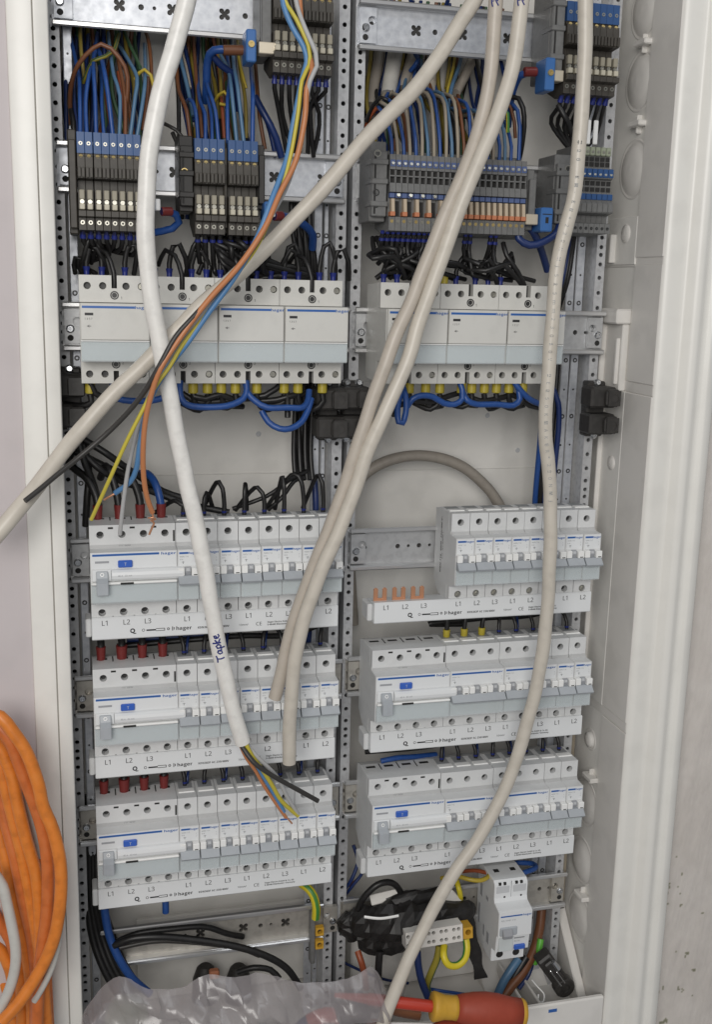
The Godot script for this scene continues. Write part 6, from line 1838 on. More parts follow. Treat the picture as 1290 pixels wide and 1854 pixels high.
# ---------------------------------------------------------------- unsheathed cores in front of the left column
func loose_cores() -> void:
	var g := "unsheathed cores hanging before the left column"
	wire("loose_core", [V(222.7, 603.6, 62.0), V(223.6, 588.9, 62.0), V(231.2, 575.9, 66.0), V(240.4, 557.4, 68.0), V(241.0, 544.6, 68.0), V(235.4, 533.2, 70.0), V(232.4, 508.1, 70.0), V(226.8, 476.1, 68.0), V(216.3, 444.3, 70.0), V(201.3, 412.7, 71.0), V(180.3, 385.6, 73.0), V(161.2, 360.2, 74.0), V(146.2, 341.4, 75.0), V(136.2, 325.0, 75.0), V(125.4, 310.4, 76.0), V(113.4, 287.9, 74.0), V(102.5, 265.8, 70.0), V(90.7, 238.8, 64.0), V(76.4, 204.8, 50.0)], 1.55, "yellow_core", "green and yellow core of the bundle, ending at the corner of the upper left row", g, [], 12, 5.0)
	var t := thing("loose_core", "orange-brown core of the bundle with a bare copper end over the upper left row", "wire", g, V(123.2, 202.4, 44.0))
	var m := MB.new()
	m.tube([V(233.7, 605.1, 60.0), V(236.1, 574.9, 62.0), V(241.3, 551.8, 66.0), V(243.1, 540.5, 70.0), V(238.7, 527.7, 72.0), V(237.8, 506.8, 70.0), V(231.5, 477.3, 70.0), V(218.8, 452.2, 72.0), V(206.7, 426.6, 76.0), V(188.3, 400.2, 78.0), V(166.5, 376.6, 82.0), V(150.8, 357.2, 84.0), V(137.7, 338.6, 84.0), V(128.7, 324.1, 84.0), V(123.1, 308.3, 80.0), V(118.2, 287.1, 74.0), V(116.1, 263.6, 68.0), V(116.5, 240.1, 60.0), V(119.1, 222.4, 54.0), V(123.5, 208.7, 48.0)], 2.1, 12, 5.0)
	part(t, "insulation", m, "copper_brown_wire", false)
	m = MB.new()
	m.tube([V(123.1, 209.6, 48.0), V(123.9, 206.0, 48.0), V(122.7, 202.0, 46.0), V(124.8, 199.5, 45.0), V(123.1, 195.3, 44.0), V(120.9, 189.7, 43.0)], 0.9, 8, 2.0)
	part(t, "bare_copper", m, "copper", false)
	m = MB.new()
	m.tube([V(120.1, 204.1, 47.0), V(123.4, 204.9, 49.0), V(126.1, 202.8, 46.0), V(121.8, 201.4, 45.0)], 0.7, 8, 2.0)
	part(t, "copper_wrap", m, "copper", false)
	t = thing("loose_core", "blue core of the bundle bent back to the left with a bare copper end", "wire", g, V(93.9, 220.3, 40.0))
	m = MB.new()
	m.tube([V(220.6, 603.9, 60.0), V(222.9, 585.1, 62.0), V(229.2, 570.2, 64.0), V(237.1, 557.5, 66.0), V(239.7, 547.1, 66.0), V(236.6, 536.2, 66.0), V(229.9, 501.4, 64.0), V(225.1, 477.4, 66.0), V(213.0, 448.0, 72.0), V(202.1, 420.6, 74.0), V(185.6, 392.1, 74.0), V(165.7, 365.1, 74.0), V(150.0, 343.0, 74.0), V(136.2, 324.6, 70.0), V(125.6, 306.9, 66.0), V(118.9, 288.1, 62.0), V(114.6, 266.4, 58.0), V(111.6, 244.9, 52.0), V(107.0, 233.5, 46.0), V(99.4, 226.7, 42.0), V(95.2, 223.4, 40.0)], 2.1, 12, 5.0)
	part(t, "insulation", m, "sky_wire", false)
	m = MB.new()
	m.tube([V(96.1, 223.8, 40.0), V(91.8, 221.3, 40.0), V(86.6, 217.9, 38.0)], 0.9, 8, 2.0)
	part(t, "bare_copper", m, "copper", false)
	wire("loose_core", [V(229.2, 604.2, 62.0), V(232.3, 585.4, 64.0), V(237.4, 570.0, 68.0), V(245.0, 552.4, 72.0), V(245.5, 543.0, 74.0), V(240.7, 532.9, 74.0), V(237.7, 509.3, 66.0), V(235.0, 485.7, 60.0), V(226.8, 459.8, 60.0), V(211.7, 433.2, 66.0), V(195.3, 407.7, 70.0), V(174.3, 379.8, 72.0), V(155.2, 356.0, 72.0), V(136.4, 329.4, 68.0), V(124.2, 307.4, 62.0), V(115.0, 283.4, 58.0), V(108.9, 260.8, 54.0), V(104.5, 239.5, 50.0), V(100.7, 212.1, 44.0), V(98.3, 189.4, 38.0)], 1.7, "grey_wire", "grey core of the bundle hanging down over the upper left residual breaker", g, [], 12, 5.0)
	wire("loose_core", [V(227.5, 606.0, 54.0), V(230.6, 583.3, 56.0), V(237.0, 564.4, 58.0), V(241.4, 549.5, 58.0), V(239.5, 533.6, 60.0), V(233.6, 498.4, 58.0), V(224.7, 469.9, 62.0), V(212.6, 437.0, 70.0), V(198.0, 411.7, 74.0), V(174.3, 383.9, 78.0), V(153.2, 362.0, 84.0), V(140.2, 347.5, 84.0), V(128.7, 327.3, 84.0), V(117.5, 307.3, 78.0), V(104.6, 290.2, 72.0), V(88.2, 273.0, 66.0), V(67.6, 255.7, 66.0), V(51.4, 244.0, 74.0), V(41.1, 236.6, 82.0), V(29.9, 229.0, 90.0)], 2.0, "charcoal_wire", "charcoal core of the bundle lying along the beige cable to the left frame edge", g, [], 12, 5.0)

# ---------------------------------------------------------------- the bottom of the cabinet and the coil
func bottom_things() -> void:
	# orange cable coil hanging over the door's edge
	var t := thing("cable_coil", "coil of orange cable hanging at the lower left beside the frame", "cable coil", "", V(13.6, -213.0, 70.0))
	var n := 0
	for s in [
		[V(-7.1, 64.5, 80.0), V(5.0, 61.6, 84.0), V(13.4, 50.1, 86.0), V(23.2, 32.5, 88.0), V(30.8, 6.7, 90.0), V(33.4, -11.6, 90.0), V(40.5, -32.3, 92.0), V(45.0, -60.4, 94.0), V(44.0, -90.9, 94.0), V(38.7, -121.2, 94.0), V(29.9, -143.9, 94.0), V(18.3, -162.5, 96.0), V(8.7, -175.3, 98.0), V(-2.5, -185.9, 100.0), V(-13.6, -194.9, 100.0)],
		[V(-4.1, 54.6, 74.0), V(3.9, 49.3, 76.0), V(11.2, 38.2, 78.0), V(14.8, 26.0, 78.0), V(21.7, 2.8, 80.0), V(26.4, -12.6, 80.0), V(32.2, -36.7, 82.0), V(35.0, -64.9, 84.0), V(33.2, -103.4, 84.0), V(28.7, -134.7, 84.0), V(24.5, -165.3, 82.0), V(21.0, -211.9, 80.0)],
		[V(-5.1, 41.2, 68.0), V(2.6, 29.5, 70.0), V(9.7, 10.4, 72.0), V(14.0, -17.6, 74.0), V(19.5, -47.5, 76.0), V(25.1, -75.5, 76.0), V(26.5, -107.4, 76.0), V(26.0, -140.4, 74.0), V(24.3, -173.8, 72.0), V(21.9, -224.8, 70.0)],
		[V(-4.8, 22.9, 62.0), V(1.5, 12.1, 64.0), V(5.9, -11.8, 66.0), V(11.4, -41.8, 68.0), V(16.9, -75.0, 70.0), V(22.1, -117.2, 72.0), V(25.1, -150.9, 70.0), V(27.4, -193.5, 68.0), V(28.5, -234.3, 66.0)],
		[V(-4.0, -6.2, 56.0), V(0.9, -21.0, 58.0), V(4.4, -42.2, 62.0), V(9.1, -64.2, 66.0), V(14.4, -102.8, 68.0), V(19.6, -144.7, 66.0), V(20.3, -188.9, 62.0), V(17.5, -237.0, 60.0)],
		[V(-6.5, -32.9, 50.0), V(0.2, -62.4, 56.0), V(5.8, -97.4, 62.0), V(11.4, -131.7, 64.0), V(15.2, -162.9, 62.0), V(16.4, -196.3, 58.0), V(15.5, -239.7, 56.0)],
		[V(-9.0, -60.1, 44.0), V(-3.6, -82.0, 50.0), V(1.2, -115.1, 54.0), V(5.9, -149.8, 56.0), V(8.6, -187.5, 54.0), V(7.1, -242.9, 50.0)],
		[V(-14.3, -119.2, 44.0), V(-4.8, -139.7, 44.0), V(1.0, -150.5, 46.0), V(5.3, -171.8, 46.0), V(6.6, -204.8, 44.0), V(5.6, -248.7, 42.0)],
		[V(-16.3, -153.3, 38.0), V(-7.0, -164.7, 40.0), V(-1.3, -178.7, 42.0), V(1.3, -200.1, 42.0), V(0.2, -247.8, 42.0)],
		[V(-18.2, -186.9, 34.0), V(-7.0, -198.8, 36.0), V(-3.0, -212.8, 38.0), V(-3.7, -250.2, 38.0)],
		[V(24.5, -76.0, 58.0), V(26.9, -104.8, 60.0), V(28.0, -145.3, 60.0), V(28.7, -176.1, 60.0), V(29.0, -240.5, 58.0)]]:
		var m := MB.new()
		m.tube(s, 5.0, 16, 6.0)
		part(t, "strand", m, "orange_cable" if n % 3 != 1 else "orange_cable_deep", false)
		n += 1
	wire("pale_cable", [V(-5.7, -67.0, 84.0), V(0.6, -78.1, 86.0), V(3.7, -94.0, 88.0), V(6.7, -112.9, 90.0), V(8.6, -130.4, 92.0), V(7.5, -146.8, 92.0), V(3.0, -163.9, 92.0), V(-3.4, -177.7, 92.0), V(-11.6, -192.3, 92.0)], 4.2, "pale_grey_cable", "pale grey cable lying over the left side of the orange coil", "pale cables in the orange coil", [], 16, 5.0, "cable")
	wire("pale_cable", [V(14.6, 0.5, 54.0), V(18.8, -19.1, 54.0), V(23.0, -43.7, 54.0), V(26.2, -69.7, 52.0), V(27.9, -92.1, 48.0)], 3.0, "pale_grey_cable", "pale grey cable showing in the gap of the orange coil", "pale cables in the orange coil", [], 14, 5.0, "cable")
	wire("pale_cable", [V(43.4, -114.6, 80.0), V(40.1, -138.3, 84.0), V(33.4, -158.9, 86.0), V(26.0, -173.8, 86.0), V(20.4, -184.4, 84.0)], 2.6, "pale_grey_cable", "pale grey cable showing along the right edge of the orange coil", "pale cables in the orange coil", [], 14, 5.0, "cable")
	wire("pale_cable", [V(16.8, -207.2, 56.0), V(19.9, -219.3, 56.0), V(22.6, -240.9, 56.0)], 4.0, "white_cable", "white cable end under the orange coil at the bottom edge", "pale cables in the orange coil", [], 14, 5.0, "cable")

	# black harness down the lower left, with one blue cord
	for i in 5:
		var k := i * 8.0
		wire("black_core", [V(63.3, -83.1, -66.0) + V(k * 0.37, 0, 0), V(63.6, -137.3, -62.0) + V(k * 0.37, 0, 0), V(63.4, -179.6, -56.0) + V(k * 0.42, 0, i * 2), V(66.3, -215.5, -48.0) + V(k * 0.54, 0, 0), V(75.5, -245.1, -38.0) + V(k * 0.6, 0, 0), V(88.8, -270.9, -30.0) + V(k * 0.66, 0, 0)], 3.7, "black_wire", "black cable curving down the lower left of the cabinet, %s from the left" % ORD[i], "black cables at the lower left", [], 12, 6.0, "cable")
	wire("blue_neutral_wire", [V(78.4, -171.9, -40.0), V(78.9, -189.0, -38.0), V(82.3, -211.0, -34.0), V(90.2, -231.8, -28.0), V(102.2, -252.4, -24.0), V(118.0, -269.8, -22.0)], 3.9, "blue_wire", "blue cord curving beside the black cables at the lower left", "thick neutral cords", [], 12, 5.0)
	wire("black_core", [V(86.0, -219.2, -30.0), V(101.1, -211.9, -26.0), V(123.2, -211.5, -24.0), V(153.9, -218.2, -24.0), V(195.3, -229.9, -22.0), V(226.9, -243.8, -20.0), V(248.3, -260.0, -18.0), V(261.7, -282.4, -16.0)], 3.4, "black_wire", "black cable arching in front of the bare lower left rail", "black cables before the lower left rail", [], 12, 5.0, "cable")
	wire("black_core", [V(86.2, -219.8, -36.0), V(108.6, -212.4, -34.0), V(139.3, -212.1, -34.0), V(170.8, -215.5, -36.0), V(192.2, -226.9, -38.0), V(209.2, -236.8, -44.0)], 2.8, "black_wire", "upper black cable lying on the bare lower left rail", "black cables before the lower left rail", [], 12, 5.0, "cable")
	wire("black_core", [V(91.0, -223.6, -32.0), V(123.6, -221.4, -32.0), V(159.8, -227.8, -32.0), V(202.0, -239.8, -32.0), V(223.9, -252.8, -34.0)], 2.4, "charcoal_wire", "slim charcoal cable under the arching black one", "black cables before the lower left rail", [], 12, 5.0, "cable")
	wire("black_core", [V(203.2, -271.9, -40.0), V(218.8, -266.7, -36.0), V(234.9, -270.2, -34.0), V(243.0, -278.4, -30.0)], 3.0, "black_wire", "short black cable arch behind the plastic bag", "black cables before the lower left rail", [], 12, 5.0, "cable")
	wire("blue_core", [V(133.9, -176.6, -30.0), V(134.1, -183.4, -28.0), V(134.0, -190.2, -28.0)], 3.2, "blue_wire", "blue wire end poking out under the lowest left busbar", "", [], 12, 3.0)
	# black plugs behind the bag
	for q in [[V(177.1, -310.6, -88.0), "left"], [V(211.1, -315.9, -88.0), "right"]]:
		var m := MB.new()
		var b: Vector3 = q[0]
		m.lathe(b + V(0, -20, 0), Vector3(0, 1, 0), [[0.0, 0.0], [0.0, 14.0], [22.0, 13.0], [34.0, 9.0], [37.0, 6.0], [37.0, 0.0]], 20)
		solo("black_plug", m, "black_plastic", "%s one of two black plugs standing behind the plastic bag" % q[1], "plug", "black plugs behind the bag", b)
	var om := MB.new()
	var ob: Vector3 = V(184.5, -293.8, -74.0)
	om.box(ob.x - 5, ob.y - 5, ob.z - 4, ob.x + 5, ob.y + 4, ob.z + 4, 1.5)
	solo("orange_latch", om, "terminal_orange", "small orange latch between the two black plugs", "latch", "", ob)

	# earth clamp beside the twin posts
	var ec: Vector3 = V(283.2, -242.1, -34.0)
	t = thing("earth_clamp", "grey earth terminal with two yellow squares left of the twin posts", "earth terminal", "", ec)
	var m2 := MB.new()
	m2.box(ec.x - 8, ec.y - 30, ec.z - 12, ec.x - 3, ec.y + 26, ec.z - 2, 1.0)
	part(t, "body", m2, "terminal_grey", false)
	for s in [7.5, -7.0]:
		m2 = MB.new()
		m2.cell(ec.x - 3.6, ec.y + s - 4.4, ec.x + 4.4, ec.y + s + 4.4, ec.z + 1.5, ec.z - 4, ec.x + 0.4, ec.y + s, 2.6, 14)
		m2.rim(ec.x - 3.6, ec.y + s - 4.4, ec.x + 4.4, ec.y + s + 4.4, ec.z + 1.5, ec.z - 4)
		part(t, "yellow_square", m2, "screwdriver_yellow", false)
		m2 = MB.new()
		m2.cyl(V(ec.x + 0.4, ec.y + s, ec.z - 4), Vector3(0, 0, 1), 2.5, 1.0, 12)
		part(t, "screw", m2, "terminal_black", false)
	wire("earth_wire", [V(266.8, -187.0, -44.0), V(272.2, -188.9, -38.0), V(277.0, -195.5, -34.0), V(279.4, -206.5, -32.0), V(279.5, -219.8, -34.0)], 4.2, "earth_wire", "thick yellow and green cord bending down to the earth terminal", "earth cords", [], 14, 4.0)
	taped_bundle()
	small_residual()
	latch_and_floor()
	screwdriver_and_bag()

func taped_bundle() -> void:
	var c: Vector3 = V(363.6, -226.1, -16.0)
	var t := thing("taped_terminal", "terminal strip wrapped in glossy black tape below the lowest right row", "taped terminal", "", c)
	# lumpy wrapped body: a cord of changing girth under wide tape
	var m := MB.new()
	lump(m, [V(316.6, -223.6, -30.0), V(326.8, -222.4, -22.0), V(346.5, -221.3, -16.0), V(368.5, -220.7, -14.0), V(397.8, -222.3, -16.0), V(422.6, -224.5, -20.0), V(437.9, -229.1, -26.0)], [11.0, 17.0, 20.0, 19.0, 15.0, 13.0, 10.0], 0.85)
	part(t, "tape_body", m, "black_tape", false)
	m = MB.new()
	lump(m, [V(322.8, -246.4, -30.0), V(342.7, -245.1, -20.0), V(364.0, -238.3, -16.0), V(371.1, -227.2, -18.0)], [10.0, 15.0, 16.0, 14.0], 0.7)
	part(t, "tape_fold", m, "black_tape", false)
	m = MB.new()
	lump(m, [V(342.8, -210.1, -24.0), V(369.8, -205.2, -20.0), V(399.8, -204.4, -24.0), V(416.0, -203.9, -34.0)], [8.0, 11.0, 9.0, 4.0], 0.6)
	part(t, "tape_fold", m, "black_tape", false)
	m = MB.new()
	lump(m, [V(306.2, -224.8, -38.0), V(313.2, -230.5, -34.0), V(318.2, -248.3, -34.0)], [9.0, 11.0, 7.0], 0.8)
	part(t, "tape_end", m, "black_tape", false)
	m = MB.new()
	m.tube([V(319.3, -202.4, 0.5), V(334.5, -203.4, 5.0), V(352.3, -203.2, 4.5)], 1.5, 8, 3.0, true, 0.5)
	part(t, "paper_strip", m, "tab_white", false)
	m = MB.new()
	var a: Vector3 = V(331.9, -201.4, -22.0)
	m.T = Transform3D(Basis(Vector3(0, 0, 1), 0.12) * Basis(Vector3(1, 0, 0), -0.7), a)
	m.box(0, -4, -1.5, 30, 6, 0, 0.6)
	m.T = Transform3D.IDENTITY
	part(t, "white_flap", m, "white_plastic", false)
	m = MB.new()
	a = V(415.6, -210.1, -22.0)
	m.T = Transform3D(Basis(Vector3(0, 0, 1), -0.9), a)
	m.box(-8, -7, -1.5, 17, 7, 1, 0.8)
	m.T = Transform3D.IDENTITY
	part(t, "white_flap", m, "white_plastic", false)
	# the white perforated terminal strip below
	var s: Vector3 = V(359.8, -228.1, 8.0)
	t = thing("terminal_strip", "white terminal strip with two rows of dark holes peeking out of the black tape", "terminal strip", "", s)
	m = MB.new()
	m.T = Transform3D(Basis(Vector3(0, 1, 0), -0.0) * Basis(Vector3(0, 0, 1), 0.03) * Basis(Vector3(1, 0, 0), -0.12), s)
	var w := 6.4
	for i in 9:
		for r in 2:
			m.cell(i * w - 2, -7 + r * 8.6, (i + 1) * w - 2, -7 + (r + 1) * 8.6, 6, 1, (i + 0.5) * w - 2 + (0.8 if i % 2 else -0.8), -2.7 + r * 8.6, 1.9, 12)
	m.rim(-2, -7, 9 * w - 2, 10.2, 6, -8)
	m.quad(V(-2, -7, 1), V(9 * w - 2, -7, 1), V(9 * w - 2, 10.2, 1), V(-2, 10.2, 1), Vector3(0, 0, 1))
	part(t, "strip_body", m, "white_plastic", false)
	m.v = m.v
	var m3 := MB.new()
	m3.T = m.T
	for i in 9:
		for r in 2:
			m3.cyl(V((i + 0.5) * w - 2 + (0.8 if i % 2 else -0.8), -2.7 + r * 8.6, 1.0), Vector3(0, 0, 1), 1.8, 1.0, 10)
	part(t, "terminal_screws", m3, "screw_dark", false).set_meta("kind", "stuff")
	m3 = MB.new()
	m3.T = m.T
	m3.cell(9 * w - 1.4, -5.0, 9 * w + 8.0, 6.4, 7, -2, 9 * w + 3.3, 1.4, 2.9, 14)
	m3.rim(9 * w - 1.4, -5.0, 9 * w + 8.0, 6.4, 7, -8)
	part(t, "earth_square", m3, "screwdriver_yellow", false)
	m3 = MB.new()
	m3.T = m.T
	m3.cyl(V(9 * w + 3.3, 1.4, -2), Vector3(0, 0, 1), 2.8, 1.0, 12)
	part(t, "screw", m3, "terminal_black", false)
	for q in [
		["earth_wire", "earth_wire", 3.6, [V(402.0, -245.4, 0.0), V(398.9, -250.6, 8.0), V(402.4, -258.1, 12.0), V(411.6, -260.7, 12.0), V(420.1, -256.0, 10.0), V(424.3, -248.5, 4.0), V(424.2, -241.4, 0.0)], "green and yellow cord looping under the white terminal strip", "earth cords"],
		["earth_wire", "dull_earth_wire", 3.6, [V(398.3, -247.5, -4.0), V(395.8, -260.5, -2.0), V(391.3, -275.9, -4.0), V(388.7, -293.1, -8.0), V(393.0, -310.4, -12.0)], "duller green and yellow cord hanging below the white terminal strip", "earth cords"],
		["earth_wire", "earth_wire", 2.8, [V(423.9, -195.0, -34.0), V(422.8, -197.6, -24.0), V(424.8, -206.4, -22.0), V(428.4, -221.6, -30.0)], "green and yellow cord above the black tape", "earth cords"],
		["earth_wire", "yellow_wire", 2.2, [V(410.8, -196.9, -40.0), V(420.0, -186.3, -24.0), V(430.3, -185.4, -14.0), V(441.2, -186.8, -12.0), V(450.9, -186.7, -16.0), V(458.4, -186.1, -26.0)], "yellow cord swinging over to the small residual breaker", "earth cords"],
		["blue_neutral_wire", "dark_blue_wire", 3.6, [V(376.2, -251.7, -6.0), V(376.6, -264.9, -2.0), V(379.9, -281.2, 0.0), V(387.5, -300.9, 0.0), V(397.7, -320.4, -4.0)], "dark blue cord below the white terminal strip", "thick neutral cords"],
		["blue_neutral_wire", "blue_wire", 1.6, [V(397.9, -313.9, -30.0), V(410.1, -314.1, -24.0), V(434.4, -321.8, -24.0), V(461.5, -334.4, -30.0)], "slim blue cord lying behind the screwdriver handle", "thick neutral cords"],
		["brown_wire", "orange_wire", 3.2, [V(319.2, -252.7, -20.0), V(321.2, -259.9, -14.0), V(324.3, -272.4, -12.0), V(327.6, -291.4, -14.0)], "rust-coloured cord below the black tape", "cords below the black tape"],
		["black_core", "black_wire", 3.6, [V(338.9, -248.9, -10.0), V(337.6, -264.3, -8.0), V(337.8, -290.2, -10.0), V(337.4, -317.8, -14.0)], "black cable hanging below the black tape", "cords below the black tape"],
		["black_core", "black_wire", 3.2, [V(318.1, -206.7, -20.0), V(322.8, -190.6, -14.0), V(335.2, -178.0, -12.0), V(349.1, -178.6, -14.0), V(361.0, -193.2, -22.0), V(366.2, -210.9, -30.0)], "black cable in an arch above the black tape", "cords below the black tape"],
		["blue_core", "dark_blue_wire", 1.8, [V(314.6, -208.7, -60.0), V(320.3, -197.3, -56.0), V(327.8, -179.7, -60.0), V(324.4, -164.3, -66.0)], "dark blue wire in the corner right of the twin posts", "wires right of the twin posts"],
		["blue_core", "dark_blue_wire", 1.6, [V(317.0, -217.6, -64.0), V(323.8, -205.0, -60.0), V(332.7, -192.6, -60.0), V(334.5, -174.4, -60.0)], "second dark blue wire in the corner right of the twin posts", "wires right of the twin posts"],
		["brown_core", "brown_wire", 1.5, [V(320.7, -209.4, -66.0), V(329.9, -199.5, -62.0), V(336.6, -188.1, -62.0)], "brown wire in the corner right of the twin posts", "wires right of the twin posts"],
		["blue_core", "dark_blue_wire", 1.4, [V(317.8, -298.6, -70.0), V(339.5, -310.8, -66.0), V(363.8, -323.6, -66.0), V(388.3, -331.4, -66.0)], "thin dark blue wire low behind the hanging cords", "wires right of the twin posts"],
		["pale_cable", "pale_grey_cable", 5.0, [V(371.8, -261.8, -24.0), V(368.9, -278.5, -20.0), V(364.9, -297.8, -20.0), V(360.0, -325.9, -20.0)], "pale cable stub beside the long printed cable at the bottom", "pale cables at the bottom"]]:
		wire(q[0], q[3], q[2], q[1], q[4], q[5], [], 14, 3.0)
	# loose end of tape
	m = MB.new()
	var e: Array = [V(429.9, -226.7, -14.0), V(434.5, -248.1, -8.0), V(439.6, -272.2, -6.0), V(446.2, -294.6, -8.0)]
	var c2 := MB.curve(e, 4.0)
	for i in c2.size() - 1:
		var h0 := V(6.0 + 1.2 * sin(i * 0.9), 0.6, 0.5 * sin(i * 1.3))
		var h1 := V(6.0 + 1.2 * sin((i + 1) * 0.9), 0.6, 0.5 * sin((i + 1) * 1.3))
		for z in [0.0, -0.5]:
			m.quad(c2[i] - h0 + V(0, 0, z), c2[i] + h0 + V(0, 0, z), c2[i + 1] + h1 + V(0, 0, z), c2[i + 1] - h1 + V(0, 0, z), Vector3(0, 0.15, 1.0 if z == 0.0 else -1.0).normalized())
	solo("tape_end", m, "black_tape", "loose strip of black tape hanging beside the small residual breaker", "tape", "", e[0])

# a closed lumpy cord whose radius follows a list
func lump(m: MB, pts: Array, rad: Array, squash: float) -> void:
	var k := 13
	var seg := 4
	var noise := FastNoiseLite.new()
	noise.seed = 4
	noise.frequency = 0.06
	var rings := []
	var cent := []
	for i in pts.size() - 1:
		for s in seg + (1 if i == pts.size() - 2 else 0):
			var f := float(s) / seg
			var c: Vector3 = (pts[i] as Vector3).cubic_interpolate(pts[i + 1], pts[maxi(i - 1, 0)], pts[mini(i + 2, pts.size() - 1)], f)
			var r := lerpf(rad[i], rad[i + 1], smoothstep(0, 1, f))
			var d: Vector3 = ((pts[i + 1] as Vector3) - (pts[i] as Vector3)).normalized()
			var u := d.cross(Vector3(0, 0, 1)).normalized()
			var w := u.cross(d)
			var ring := []
			for j in k:
				var a := TAU * j / k
				var q := c + u * cos(a) * r + w * sin(a) * r * squash
				q += (q - c).normalized() * noise.get_noise_3dv(q * 1.1) * r * 0.42
				ring.append(q)
			rings.append(ring)
			cent.append(c)
	for i in rings.size() - 1:
		for j in k:
			var p := (j + 1) % k
			# taut tape: flat facets between its creases
			var out: Vector3 = (rings[i][j] - cent[i]).normalized()
			for f in [[rings[i][j], rings[i][p], rings[i + 1][p]], [rings[i][j], rings[i + 1][p], rings[i + 1][j]]]:
				var fn: Vector3 = (f[1] - f[0]).cross(f[2] - f[0]).normalized()
				m.flat(f[0], f[1], f[2], fn if fn.dot(out) > 0.0 else -fn)
	for j in k:
		var p := (j + 1) % k
		var e := rings.size() - 1
		m.flat(cent[0], rings[0][j], rings[0][p], (cent[0] - cent[1]).normalized())
		m.flat(cent[e], rings[e][j], rings[e][p], (cent[e] - cent[e - 1]).normalized())

